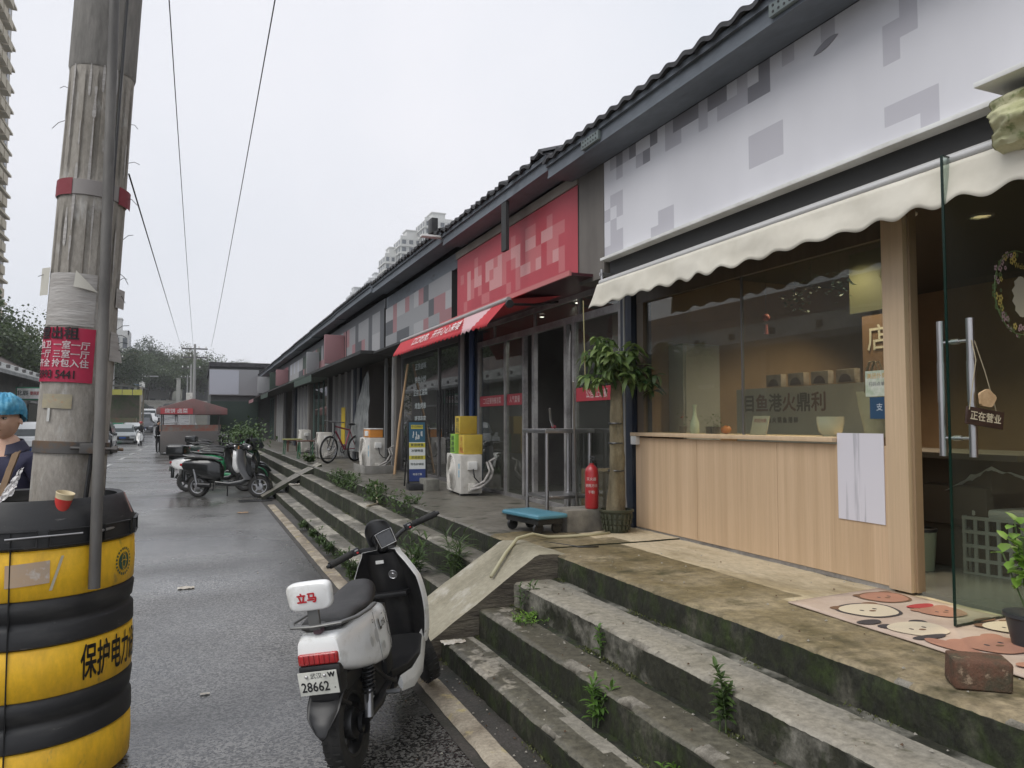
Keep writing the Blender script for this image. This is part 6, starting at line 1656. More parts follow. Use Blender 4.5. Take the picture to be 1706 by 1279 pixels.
def blob(cx, cy, rx_, ry_, mi, z=.0075, wob=.08, a0=0):
    lv[0] += .00012
    v_ = [(cx + rx_ * (1 + wob * math.sin(3 * a + a0)) * math.cos(a), cy + ry_ * (1 + wob * math.cos(2 * a + a0)) * math.sin(a), .70 + z + lv[0]) for a in [2 * PI * k / 28 for k in range(28)]]
    b.add(v_, [tuple(range(28))], mi=mi)
def face(cx, cy, r, mi, ear=None, ring_=None):
    if ring_ is not None: blob(cx, cy, r * 1.12, r * 1.05, ring_)
    if ear is not None:
        for s in (-1, 1): blob(cx + s * r * .75, cy + r * .62, r * .32, r * .3, ear)
    blob(cx, cy, r, r * .92, mi)
    for s in (-1, 1): blob(cx + s * r * .3, cy + r * .05, r * .07, r * .09, 2, wob=0)
    blob(cx, cy - r * .14, r * .14, r * .09, 1, wob=0)
face(3.30, 2.98, .15, 3, 1, 2); face(3.62, 3.16, .13, 0, 1, 1); face(3.22, 2.62, .14, 3, 2); blob(3.10, 2.80, .07, .04, 2); blob(3.14, 2.5, .10, .03, 2, a0=1)
face(3.62, 2.80, .12, 0, 0); blob(3.62, 2.93, .09, .04, 4); face(3.30, 2.30, .15, 0, 0); blob(3.10, 2.35, .05, .15, 0); face(3.64, 2.46, .12, 3, 1); blob(3.66, 2.60, .07, .03, 1)
face(3.64, 2.10, .13, 3, 1, 1); blob(3.40, 2.02, .12, .06, 5); face(3.22, 1.98, .12, 3, 0)
b.build('pattern', mm_, mat_t, smooth=False)

# bicycle
bi = T('bicycle', 'red framed bicycle parked on the platform before the fifth shop', 'bicycle', (2.80, 18.25, .70), rz=R(38))
bi.matrix_world = Matrix.Translation((2.95, 18.6, .70)) @ rotz(R(42)) @ Matrix.Rotation(R(5), 4, 'X')
for i, x in enumerate((0, 1.06)):
    b = MB(); b.lathe([(.315 + .022 * math.cos(a), .022 * math.sin(a)) for a in [2 * PI * k / 10 for k in range(11)]], c=(x, 0, .335), n=44, axis='y'); wl = b.build('wheel', m_tyre, bi)
    b = MB(); b.lathe([(.285, -.012), (.295, 0), (.285, .012)], c=(x, 0, .335), n=44, axis='y')
    for k in range(20): a = 2 * PI * k / 20; b.tube([(x, .015 * (-1) ** k, .335), (x + .288 * math.cos(a), 0, .335 + .288 * math.sin(a))], .0018, 4)
    b.cyl((x, -.04, .335), (x, .04, .335), .022); b.build('spokes', m_rims, wl)
b = MB(); P_ = dict(h=(.20, 0, .78), h2=(.17, 0, .90), bb=(.60, 0, .32), st=(.76, 0, .80), r=(1.06, 0, .335))
for a, c, r in (('h', 'bb', .022), ('h2', 'st', .019), ('bb', 'st', .018), ('bb', 'r', .012), ('st', 'r', .011)): b.tube([P_[a], P_[c]], r, 8)
b.build('frame', M('frame_red', (.30, .05, .08), .35), bi)
b = MB(); b.tube([(0, .05, .335), (.10, .05, .60), (.17, 0, .72)], .014, 8); b.tube([(0, -.05, .335), (.10, -.05, .60), (.17, 0, .72)], .014, 8); b.tube([(.17, 0, .70), (.14, 0, 1.0)], .017, 8); b.tube([(.12, -.3, 1.02), (.16, 0, .99), (.12, .3, 1.02)], .013, 8); b.build('fork', m_black, bi)
b = MB(); b.tube([(.76, 0, .8), (.79, 0, .93)], .012, 8); b.sph((.82, 0, .95), .13, .06, .03); b.build('saddle', m_black, bi)
b = MB(); b.lathe([(.10, -.004), (.10, .004), (.08, .004), (.08, -.004)], c=(.6, .05, .32), n=20, axis='y'); b.tube([(.6, .06, .32), (.70, .07, .18)], .01, 6); b.tube([(.6, -.06, .32), (.5, -.07, .46)], .01, 6); b.build('crank', m_black, bi)
# small folding tables and stools by the fifth shop
def small_table(label, loc, h, r, c, top):
    t = T('small_table', label, 'table', loc, group='little tables outside the far shops')
    MB().box(-r, r, -r, r, h - .03, h, .006).build('table_top', top, t)
    for sx_ in (-1, 1):
        for sy_ in (-1, 1): b = MB(); b.tube([(sx_ * r * .85, sy_ * r * .85, 0), (sx_ * r * .75, sy_ * r * .75, h - .03)], .014, 6); b.build('leg', c, t)
m_gm = M('green_metal', (.03, .14, .07), .5); m_bm = M('brown_metal', (.12, .05, .03), .5)
small_table('small table with green legs and a yellowish top before the far shops', (2.75, 24.3, PZ), .48, .28, m_gm, M('yellow_top', (.35, .35, .12), .5))
small_table('brown stool table close to the kerb before the far shops', (2.75, 21.2, PZ), .5, .22, m_gm, m_bm)
small_table('low dark stool behind the green legged table', (3.0, 26.4, PZ), .4, .18, m_bm, m_bm)
# hoses
b = MB(); b.tube([(3.42, 5.90, .71), (3.15, 5.85, .712), (2.95, 5.85, .712), (2.78, 5.84, .72), (2.62, 5.80, .76), (2.42, 5.66, .755), (2.25, 5.50, .67), (2.06, 5.32, .54)], .014, 10)
ob1('hose', b, M('cream_hose', (.42, .39, .26), .5), 'cream plastic hose running from the tree pot down the near ramp', 'hose', sharp=180)
b = MB(); b.tube([(2.42, 10.9, .78), (2.40, 10.75, .66), (2.36, 10.5, .56), (2.22, 10.35, .555), (2.16, 10.25, .56)], .014, 8)
ob1('hose', b, M('pale_hose', (.36, .31, .22), .6), 'short pale hose end hanging over the far steps among the weeds', 'hose', sharp=180)
b = MB(); b.tube([(2.7, 5.75, .70), (2.85, 5.4, .70), (3.0, 5.35, .70)], .006, 6); ob1('cable', b, m_black, 'thin black cable lying across the top of the near ramp', 'cable', sharp=180)
b = MB(); b.tube([(3.3, 6.15, 2.83), (3.33, 6.17, 2.0)], .005, 6); ob1('string', b, M('bamboo', (.36, .32, .16), .8), 'thin bamboo string hanging from the cream awning into the tree', 'string')
# drain grate, litter
t = T('drain_grate', 'dark drain grate in the road beside the far steps', 'grate', (1.2, 17.0, .006), rz=R(2))
b = MB(); b.box(-.32, .32, -.02, .02, 0, .008); b.box(-.32, .32, .38, .42, 0, .008); b.box(-.34, -.32, -.02, .42, 0, .008); b.box(.32, .34, -.02, .42, 0, .008)
for k in range(12): b.box(-.3 + k * .052, -.275 + k * .052, .02, .38, 0, .007)
b.build('bars', m_rimd, t); MB().box(-.33, .33, -.01, .41, -.002, .0015).build('pit', m_black, t)
def litter(label, loc, s, m, seed):
    b = MB(); b.grid(lambda u, t: (loc[0] + (u - .5) * s * 1.6, loc[1] + (t - .5) * s + .1 * s * fbm(u * 3, seed), loc[2] + .006 + .18 * s * abs(fbm(u * 2.5, t * 2.5, seed))), 10, 6)
    ob1('litter', b, m, label, 'litter', group='scraps of litter on the road and steps', sharp=180)
m_tis = M('tissue', (.55, .52, .47), .9, c2=(.4, .35, .28), ns=20)
litter('crumpled tissue lying on the road in front of the scooter', (-.07, 8.46, 0), .10, m_tis, 3)
litter('small flattened scrap on the road left of the white scooter', (.08, 5.15, 0), .035, m_tis, 4)
litter('tan scrap on the road near the start of the kerb line', (.83, 15.0, 0), .12, M('tan_scrap', (.36, .24, .15), .9), 5)
litter('white plastic scrap at the corner of the lowest near step', (1.69, 5.10, .15), .10, m_tis, 6)
litter('white scrap on the far steps beside the thin ramp', (1.98, 17.0, .34), .14, m_tis, 8)
t = MB(); 
def chip_patch(label, cx, cy, cz, rx_, ry_, seed, m):
    b = MB(); n = 40
    v_ = [(cx, cy, cz + .004)] + [(cx + rx_ * (1 + .45 * fbm(math.cos(a) * 2.2, math.sin(a) * 2.2, seed)) * math.cos(a), cy + ry_ * (1 + .45 * fbm(math.cos(a) * 2.2, math.sin(a) * 2.2, seed + 9)) * math.sin(a), cz + .003) for a in [2 * PI * k / n for k in range(n)]]
    b.add(v_, [(0, 1 + k, 1 + (k + 1) % n) for k in range(n)]); return b
# ================================================================ plants
m_lf = leaf_mat('weed_leaf', (.05, .11, .02), (.15, .28, .045)); m_lf2 = leaf_mat('dark_weed_leaf', (.035, .065, .018), (.09, .15, .04)); m_lf3 = leaf_mat('lime_leaf', (.09, .20, .02), (.20, .36, .05))
m_stem = M('weed_stem', (.07, .11, .035), .7); m_money = leaf_mat('glossy_tree_leaf', (.025, .065, .02), (.22, .30, .09))
def leafq(b, p, d, up, L_, W_, fold=.25, mi=None, droop=.0):
    d = Vector(d).normalized(); s = d.cross(Vector(up)).normalized(); n_ = s.cross(d)
    p = Vector(p); a = p + d * L_ * .35; c = p + d * L_ * .75 - n_ * droop * L_ * .4; e = p + d * L_ - n_ * droop * L_
    v = [p, a + s * W_ * .5 + n_ * W_ * fold, a, a - s * W_ * .5 + n_ * W_ * fold, c + s * W_ * .38 + n_ * W_ * fold * .7, c, c - s * W_ * .38 + n_ * W_ * fold * .7, e]
    b.add([tuple(q) for q in v], [(0, 1, 2), (0, 2, 3), (1, 4, 5, 2), (2, 5, 6, 3), (4, 7, 5), (5, 7, 6)], mi=mi)
def weed(label, loc, h, stems, lw, ll, seed, m=None, spread=.25, narrow=False, group='weeds growing in the step corners', leaves=16):
    t = T('weed', label, 'plant', loc, group=group); rg = random.Random(seed); bs_ = MB(); bl = MB()
    for k in range(stems):
        a = rg.random() * 2 * PI; lean_ = rg.uniform(.05, spread) * (1 if stems > 1 else .3); hh = h * rg.uniform(.6, 1)
        p0 = Vector((rg.uniform(-.02, .02) * stems ** .5, rg.uniform(-.02, .02) * stems ** .5, 0))
        pts = [p0 + Vector((math.cos(a) * lean_ * hh * q * q * 1.5, math.sin(a) * lean_ * hh * q * q * 1.5, hh * q)) for q in (0, .25, .5, .75, 1)]
        bs_.tube(pts, [.004, .0035, .003, .0025, .0015], 5)
        for j in range(leaves):
            q = .18 + .82 * (j + rg.random()) / leaves; i0 = min(3, int(q * 4)); p = pts[i0].lerp(pts[i0 + 1], q * 4 - i0)
            aa = j * 2.4 + rg.random(); el = rg.uniform(.1, .8) if q < .9 else rg.uniform(.7, 1.3)
            d = (math.cos(aa) * math.cos(el), math.sin(aa) * math.cos(el), math.sin(el)); s = rg.uniform(.7, 1.1) * (1.1 - .5 * abs(q - .5))
            leafq(bl, p, d, (0, 0, 1), ll * s, lw * s, droop=.25)
    bs_.build('stem', m_stem, t); bl.build('leaves', m or m_lf, t, sharp=80)
    return t
weed('leafy weed growing at the foot of the second near riser', (1.90, 3.42, .155), .24, 5, .020, .075, 1, m_lf, .25, leaves=22)
weed('bushy weed in front of the top near riser below the door post', (2.165, 2.72, .35), .30, 3, .026, .06, 2, m_lf2, .2, leaves=30)
weed('short weed sprouting from the middle of the near steps', (2.17, 3.86, .35), .20, 2, .022, .05, 3, m_lf, .12, leaves=14)
weed('wilted weed standing where the near ramp meets the upper steps', (2.17, 4.98, .35), .26, 4, .018, .06, 4, m_lf2, .35, leaves=14)
weed('tiny low weed at the bottom edge of the near steps', (1.89, 2.76, .155), .10, 5, .02, .05, 5, m_lf, .5, leaves=8)
weed('tall leafy weed behind the white scooter handlebar', (1.86, 6.75, .14), .55, 8, .030, .13, 6, m_lf2, .30, leaves=20)
weed('spiky narrow leaved weed beside the top of the near ramp', (2.10, 6.25, .32), .45, 9, .016, .17, 7, m_lf2, .4, leaves=14)
weed('green weed low between the scooter and the near ramp', (1.62, 6.5, .05), .42, 8, .024, .11, 8, m_lf, .4, leaves=18)
weed('leafy weed at the gutter behind the scooter mirror side', (1.55, 7.9, .02), .30, 9, .028, .08, 9, m_lf2, .4, leaves=20)
weed('small sprig on the platform edge under the red awning', (2.44, 9.0, .66), .18, 6, .022, .06, 10, m_lf2, .5, leaves=10)
weed('low spreading weed by the thin far ramp', (2.55, 18.6, .70), .22, 12, .05, .11, 11, m_lf2, .8, leaves=12)
for i, y in enumerate((8.9, 9.8, 10.5, 11.2, 12.2)):
    weed(['gutter weed nearest the scooter grip', 'second gutter weed along the lowest far step', 'third gutter weed along the lowest far step', 'fourth gutter weed along the lowest far step', 'small gutter weed farthest from the scooter'][i],
         (1.58 + .02 * (i % 2), y, .02), .20 - .02 * i, 7, .024, .07, 30 + i, m_lf2, .5, leaves=18, group='weeds along the gutter of the far steps')
# moss and small growth along the platform edge: uncountable
bs_ = MB(); rg = random.Random(77)
for k in range(1700):
    y = rg.triangular(8.3, 15.2, 12.0); cl_ = max(0, fbm(y * .9, 3.3) + .45)
    if rg.random() > cl_: continue
    x = 2.40 + rg.gauss(0, .05); z = rg.uniform(.56, .76) if x < 2.42 else rg.uniform(.70, .80)
    a = rg.random() * 6.3; el = rg.uniform(-.2, 1.2); leafq(bs_, (x, y, z), (math.cos(a) * math.cos(el), math.sin(a) * math.cos(el), math.sin(el)), (0, 0, 1), rg.uniform(.05, .10), rg.uniform(.02, .04), droop=.3)
tag(bs_.build('ground_cover', m_lf2, sharp=80), 'creeping small leaves along the edge of the far platform', 'ground cover', kind='stuff')
bs_ = MB()
for k in range(5200):
    j = rg.choice((0, 1, 2, 2, 3)); y = rg.uniform(1.4, 5.2) if rg.random() < .6 else rg.uniform(6, 12)
    x, z = [(1.64, .02), (1.905, .155), (2.175, .350), (2.53, .522)][j] if y < 5.2 else [(1.64, .02), (1.89, .142), (2.13, .322), (2.41, .542)][j]
    if fbm(y * 1.6, j * 7.7) < .02: continue
    x -= abs(rg.gauss(0, .022)); a = rg.random() * 6.3; el = rg.uniform(.2, 1.3)
    leafq(bs_, (x, y, z), (math.cos(a) * math.cos(el), math.sin(a) * math.cos(el), math.sin(el)), (0, 0, 1), rg.uniform(.008, .02), rg.uniform(.004, .009))
tag(bs_.build('moss', leaf_mat('moss_leaf', (.05, .06, .012), (.12, .14, .03)), sharp=80), 'moss and tiny sprouts in the corners of the steps', 'moss', kind='stuff')
# yellow green moss tuft by the ramp
weed('lime green moss tuft on the second near tread beside the ramp', (2.10, 4.72, .35), .05, 26, .012, .03, 21, m_lf3, 1.4, leaves=7)
# crumbs of mortar, leaves, dirt: uncountable
bs_ = MB(); rg = random.Random(5)
for k in range(520):
    j = rg.randrange(0, 5); y = rg.uniform(1.3, 5.1) if j else rg.uniform(3.2, 16)
    x0, x1, z = [(.6, 1.3, .004), (1.50, 1.62, .008), (1.66, 1.9, .158), (1.94, 2.17, .352), (2.2, 2.52, .525)][j] if rg.random() < .8 else (2.6, 3.8, .697)
    s = rg.choice((.004, .006, .006, .010)); x = rg.uniform(x0, x1)
    if y > 5.1 and x > 1.64: y = rg.uniform(1.5, 5)
    v, f = [(s, 0, 0), (-s * .6, s * .7, 0), (-s * .5, -s * .8, 0), (0, 0, s * .8)], [(0, 1, 2), (0, 1, 3), (1, 2, 3), (2, 0, 3)]
    bs_.add(v, f, Matrix.Translation((x, y, z + .001)) @ rotz(rg.random() * 6), mi=rg.choice((0, 0, 1)))
tag(bs_.build('grit', [M('mortar_crumb', (.30, .28, .24), .9), M('dead_leaf_crumb', (.10, .06, .035), .9)]), 'crumbs of mortar and grit scattered over the steps', 'grit', kind='stuff')
# potted tree
tr = T('potted_tree', 'potted money tree with a thick trunk beside the oak fronted shop', 'potted plant', (3.545, 5.99, .70))
b = MB(); b.lathe([(.0001, 0), (.105, 0), (.11, .02), (.145, .19), (.158, .19), (.16, .205), (.145, .21), (.14, .17), (.0001, .17)], n=32)
for k in range(20):
    a = 2 * PI * k / 20
    for z0, z1 in ((.03, .07), (.08, .12), (.13, .17)):
        r = .112 + .035 * (z0 + .02) / .19; b.box(r - .004, r + .008, -.012, .012, z0, z1, .002, m=rotz(a))
b.build('pot', M('dark_green_pot', (.035, .04, .022), .55, c2=(.08, .08, .05), ns=12, lo=.5, hi=.7), tr)
b = MB(); rg = random.Random(9)
def tk(u, t):
    a = 2 * PI * u; z = .16 + 1.22 * t; r = .070 * (1 - .62 * t ** .6) + .020 + .012 * math.cos(a * 3 + t * 5) + .006 * fbm(math.cos(a) * 3, math.sin(a) * 3, t * 14)
    return (r * math.cos(a) - .01 + .03 * t, r * math.sin(a), z)
b.grid(tk, 28, 44); b.build('trunk', M('bark_ridged', (.17, .14, .085), .85, c2=(.085, .07, .04), ns=9, stretch=(1, 1, .4), bump=.006, bs=22, bstretch=(2, 2, 1), var=.3), tr, sharp=180)
for z in (.55, .80, .98):
    b = MB(); b.lathe([(.066 + .02 * (1 - z), z), (.070 + .02 * (1 - z), z + .008), (.066 + .02 * (1 - z), z + .016)], n=24); b.build('binding_wire', m_rimd, tr)
bb = MB(); bl = MB(); ends = []
for k in range(15):
    a = 2.4 * k + rg.random() * .5; L_ = rg.uniform(.14, .34); up_ = rg.uniform(.05, .50)
    p0 = Vector((.02, 0, 1.30 + .06 * rg.random())); p1 = p0 + Vector((math.cos(a) * L_ * .6, math.sin(a) * L_ * .6, up_ * .8)); p2 = p0 + Vector((math.cos(a) * L_, math.sin(a) * L_, up_))
    bb.tube([p0, p1, p2], [.014, .009, .006], 6); ends += [p1, p2, p2 + Vector((rg.uniform(-.07, .07), rg.uniform(-.07, .07), rg.uniform(-.12, .08)))]
bb.build('branch', M('green_branch', (.07, .09, .03), .7), tr)
for p in ends:
    for q in range(2):
        c_ = Vector(p) + Vector((rg.gauss(0, .03), rg.gauss(0, .03), rg.gauss(0, .04))); n_ = rg.choice((5, 6, 7)); a0 = rg.random() * 6
        ax = Vector((rg.uniform(-.5, .5), rg.uniform(-.5, .5), 1)).normalized()
        for j in range(n_):
            a = a0 + 2 * PI * j / n_; d = Vector((math.cos(a), math.sin(a), rg.uniform(-.9, .25)))
            leafq(bl, c_, d, ax, rg.uniform(.07, .18), rg.uniform(.03, .062), fold=.12, droop=rg.uniform(.1, .7))
bl.build('leaves', m_money, tr, sharp=80)
# potted plant at the right edge
pp = T('potted_plant', 'bright green leafy plant in a dark pot at the far right beside the glass door', 'potted plant', (3.44, 2.235, .70))
b = MB(); b.lathe([(.0001, 0), (.07, 0), (.095, .13), (.105, .135), (.105, .15), (.09, .15), (.0001, .13)], n=24); b.build('pot', M('blue_black_pot', (.03, .035, .04), .4), pp)
bl = MB(); bs_ = MB(); rg = random.Random(14)
for k in range(10):
    a = rg.random() * 6.3; h = rg.uniform(.12, .46); p1 = Vector((math.cos(a) * rg.uniform(.02, .12), math.sin(a) * rg.uniform(.02, .12), .12 + h)); bs_.tube([(0, 0, .12), tuple(p1 * .6 + Vector((0, 0, .05))), tuple(p1)], .004, 5)
    for j in range(9):
        aa = rg.random() * 6.3; el = rg.uniform(-.2, .9); p = Vector((0, 0, .12)).lerp(p1, rg.uniform(.45, 1)) + Vector((rg.gauss(0, .02), rg.gauss(0, .02), rg.gauss(0, .02))); leafq(bl, p, (math.cos(aa) * math.cos(el), math.sin(aa) * math.cos(el), math.sin(el)), (0, 0, 1), rg.uniform(.06, .09), rg.uniform(.04, .055), fold=.12, droop=.2)
bs_.build('stem', m_stem, pp); bl.build('leaves', m_lf3, pp, sharp=80)
# ================================================================ vehicles down the road
m_cg = M('car_glass', (.015, .022, .022), .08, coat=.5); m_lamp = M('headlamp_glass', (.5, .52, .55), .1); m_cplate = M('plate_blue', (.03, .10, .35), .4)
def car(label, loc, rz, paint, L_=4.4, W_=1.8, H_=1.5, kind='sedan', name='parked_car', cat='car', group='vehicles parked along the left side of the road'):
    """front faces local -Y"""
    t = T(name, label, cat, loc, rz=rz, group=group)
    hw = W_ / 2; f, r = -L_ / 2, L_ / 2
    if kind == 'van': top = [(f, .35), (f + .02, .80), (f + .25, 1.05), (f + .85, H_ - .05), (f + 1.3, H_), (r - .2, H_), (r, H_ - .12), (r + .02, .35)]; belt = 1.05
    elif kind == 'suv': top = [(f, .35), (f + .03, .85), (f + .9, 1.02), (f + 1.6, H_ - .04), (f + 2.1, H_), (r - .6, H_ - .03), (r - .05, 1.1), (r, .4)]; belt = 1.0
    else: top = [(f, .32), (f + .04, .68), (f + 1.05, .88), (f + 1.75, H_ - .05), (f + 2.3, H_), (r - 1.1, H_ - .05), (r - .4, .98), (r, .85), (r + .02, .36)]; belt = .88
    secs = []
    def zt(y):
        for i in range(len(top) - 1):
            if top[i][0] <= y <= top[i + 1][0]: return top[i][1] + (top[i + 1][1] - top[i][1]) * (y - top[i][0]) / max(1e-6, top[i + 1][0] - top[i][0])
        return top[-1][1]
    n = 36
    for k in range(n + 1):
        y = f + .001 + (L_ - .002) * k / n; z1 = zt(y); e = min(1, min(y - f, r - y) / .35 + .82); w1 = hw * e
        tw = hw * .74 if z1 > belt + .1 else w1 * .93; zb = min(z1 - .02, belt)
        secs.append([(-w1 * .92, y, .24), (-w1, y, .45), (-w1, y, zb * .8), (-w1 * .97, y, zb), (-tw, y, z1 - .03), (-tw * .82, y, z1), (tw * .82, y, z1), (tw, y, z1 - .03), (w1 * .97, y, zb), (w1, y, zb * .8), (w1, y, .45), (w1 * .92, y, .24)])
    b = MB(); b.loft(secs); b.build('body', paint, t, sharp=30)
    # glass: front, rear, sides a few millimetres proud of the body
    def seg(y0, y1): return y0, y1
    ws = [i for i in range(len(top) - 1) if top[i][1] >= belt - .12 and top[i + 1][1] > top[i][1] and top[i][0] < 0][-2:]
    yb = top[2][0]; yt = top[3][0]; zb_, zt_ = top[2][1] + .03, top[3][1] - .04
    b = MB(); b.add([(-hw * .80, yb - .012 + .05, zb_ + .02), (hw * .80, yb - .012 + .05, zb_ + .02), (hw * .68, yt - .03, zt_), (-hw * .68, yt - .03, zt_)], [(0, 1, 2, 3)]); b.build('windscreen', m_cg, t, smooth=False)
    yb2, zb2 = (top[-2][0], top[-2][1]); 
    b = MB(); 
    if kind == 'sedan': b.add([(-hw * .7, r - .42, 1.0), (hw * .7, r - .42, 1.0), (hw * .62, r - 1.0, H_ - .08), (-hw * .62, r - 1.0, H_ - .08)], [(0, 3, 2, 1)])
    elif kind == 'suv': b.add([(-hw * .7, r - .06, 1.15), (hw * .7, r - .06, 1.15), (hw * .64, r - .5, H_ - .08), (-hw * .64, r - .5, H_ - .08)], [(0, 3, 2, 1)])
    else: b.add([(-hw * .7, r + .012, 1.1), (hw * .7, r + .012, 1.1), (hw * .66, r - .07, H_ - .15), (-hw * .66, r - .07, H_ - .15)], [(0, 3, 2, 1)])
    b.build('rear_window', m_cg, t, smooth=False)
    y0s, y1s = yt + .05 - .45, (r - 1.2 if kind == 'sedan' else r - .55)
    for s in (-1, 1):
        for ya, yb3 in ((y0s, (y0s + y1s) / 2 - .04), ((y0s + y1s) / 2 + .04, y1s)):
            b = MB(); k0 = .35 if ya == y0s else 0
            b.add([(s * (hw * .965 + .004), ya, belt + .02), (s * (hw * .965 + .004), yb3, belt + .02), (s * (hw * .76 + .004), yb3, H_ - .10), (s * (hw * .76 + .004), ya + k0, H_ - .10)], [(0, 1, 2, 3)]); b.build('side_window', m_cg, t, smooth=False)
        b = MB(); b.box(s * hw * .55, s * hw * .9, f - .015, f + .06, .62, .74, .02); b.build('headlight', m_lamp, t)
        b = MB(); b.box(s * hw * .6, s * hw * .9, r - .05, r + .03, .70, .86, .02); b.build('tail_lamp', m_tail, t)
        b = MB(); b.box(s * hw * 1.0, s * (hw + .18), yt - .55, yt - .45, belt - .02, belt + .12, .03); b.build('mirror', paint, t)
        for y in (f + .78, r - .80):
            b = MB(); b.lathe([(.19, s * .11), (.30, s * .11), (.325, s * .06), (.325, -s * .1), (.19, -s * .1)], c=(s * (hw - .10), y, .325), n=24, axis='x'); wl = b.build('wheel', m_tyre, t)
            b = MB(); b.lathe([(.0001, s * .10), (.19, s * .115)], c=(s * (hw - .10), y, .325), n=20, axis='x'); b.build('rim', m_rims, wl)
    b = MB(); b.box(-hw * .5, hw * .5, f - .012, f + .05, .42, .62, .01); b.build('grille', m_black, t)
    b = MB(); b.box(-.22, .22, f - .02, f - .012, .44, .56); b.build('number_plate', m_cplate, t)
    return t
pc = {'white': M('car_white', (.62, .63, .63), .25, coat=.5), 'grey': M('car_grey', (.10, .105, .115), .3, coat=.4), 'black': M('car_black', (.018, .02, .02), .2, coat=.6), 'silver': M('car_silver', (.36, .38, .38), .3, .3)}
def onroad(x, y): return (x, y, gz(y))
def slope(y): return math.atan((gz(y + 1) - gz(y - 1)) / 2)
def put(o, x, y, rz_=0):
    o.location = onroad(x, y); o.rotation_euler = (slope(y), 0, rz_)
car('white car seen between the man and the pole', (-7.1, 41.5, 0), R(4), pc['white'], 4.7, 1.9, 1.72, 'suv')
car('black car whose rear corner shows just right of the near pole', (-5.15, 47.2, 0), R(2), pc['black'], 4.7, 1.9, 1.75, 'suv')
car('silver white car with a green tinted screen parked behind the rider', (-5.35, 67.0, 0), R(3), pc['silver'], 4.5, 1.9, 1.55, 'sedan')
o_ = car('white car close behind the silver white one', (0, 0, 0), 0, pc['white'], 4.5, 1.8, 1.55, 'sedan'); put(o_, -5.2, 74, R(3))
o_ = car('dark grey van parked before the slope', (0, 0, 0), 0, pc['grey'], 5.0, 1.95, 2.05, 'van', 'parked_van', 'van'); put(o_, -5.35, 90, R(4))
o_ = car('white van on the slope behind the grey van', (0, 0, 0), 0, pc['white'], 4.8, 1.9, 2.0, 'van', 'parked_van', 'van'); put(o_, -5.55, 104, R(5))
o_ = car('small grey car farthest up the slope', (0, 0, 0), 0, pc['grey'], 4.3, 1.8, 1.5, 'sedan'); put(o_, -5.9, 118, R(6))
o_ = car('dark car crossing at the top of the road', (0, 0, 0), 0, pc['black'], 4.6, 1.85, 1.5, 'sedan'); o_.location = (-4.3, 154.5, 3.70); o_.rotation_euler = (0, 0, R(88))
o_ = car('second dark car at the top of the road, left of the crossing one', (0, 0, 0), 0, pc['black'], 4.4, 1.85, 1.5, 'suv'); o_.location = (-9.6, 155.5, 3.70); o_.rotation_euler = (0, 0, R(92))
for i, (x, y) in enumerate(((.15, 31.2), (.05, 33.4), (.2, 35.8), (.1, 38.2))):
    scooter(['dark scooter parked just past the leafy bush', 'silver scooter parked fourth from the street stall', 'black scooter parked second from the street stall', 'dark green scooter parked nearest the street stall'][i], (x, y, 0), R(-10 - 3 * i), m_pk[(3, 2, 0, 3)[i]], m_pk[0], m_pk[0], m_rimd, scale=1.1, topbox=(i == 1))
# riders
def rider(label, loc, rz, paint, shirt, helmet, s=1.0):
    sc_ = scooter('white scooter ridden by the person in the red helmet' if 'red' in label else 'dark scooter ridden by the person in the yellow vest', loc, rz, paint, m_pk[0], paint, m_rimd, lean_=0, group='scooters ridden towards the camera')
    p = T('person', label, 'person', loc, rz=rz)
    nodes = [(.25, 0, .84, .15, .13), (.24, 0, 1.05, .15, .12), (.28, 0, 1.27, .18, .12), (.30, 0, 1.40, .06, .06), (.32, 0, 1.50, .06, .06),
             (.30, .17, 1.33, .06), (.45, .26, 1.15, .045), (.78, .30, 1.08, .035), (.84, .30, 1.07, .03), (.30, -.17, 1.33, .06), (.45, -.26, 1.15, .045), (.78, -.30, 1.08, .035), (.84, -.30, 1.07, .03),
             (.32, .10, .84, .10), (.72, .13, .80, .075), (.74, .11, .40, .05), (.84, .11, .35, .04), (.32, -.10, .84, .10), (.72, -.13, .80, .075), (.74, -.11, .40, .05), (.84, -.11, .35, .04)]
    e = [(0, 1), (1, 2), (2, 3), (3, 4), (2, 5), (5, 6), (6, 7), (7, 8), (2, 9), (9, 10), (10, 11), (11, 12), (0, 13), (13, 14), (14, 15), (15, 16), (0, 17), (17, 18), (18, 19), (19, 20)]
    skin_body('body', nodes, e, shirt, p, sub=1)
    MB().sph((.34, 0, 1.60), .09, .08, .115, n=10).build('head', m_skin, p)
    MB().lathe([(.125, -.01), (.13, .04), (.11, .10), (.06, .14), (.0001, .15)], c=(.33, 0, 1.62), n=20).build('helmet', helmet, p)
    return p
m_blk_cloth = M('black_cloth', (.015, .015, .017), .85)
rider('person in a red helmet riding a white scooter towards the camera', (-3.75, 61.5, 0), R(-93), m_pk[5], m_blk_cloth, M('red_helmet', (.32, .05, .05), .3))
rider('person in a yellow vest on a dark scooter beside the parked cars', (-5.9, 62.5, 0), R(-88), m_pk[0], M('yellow_vest', (.50, .62, .04), .6), m_bkp)
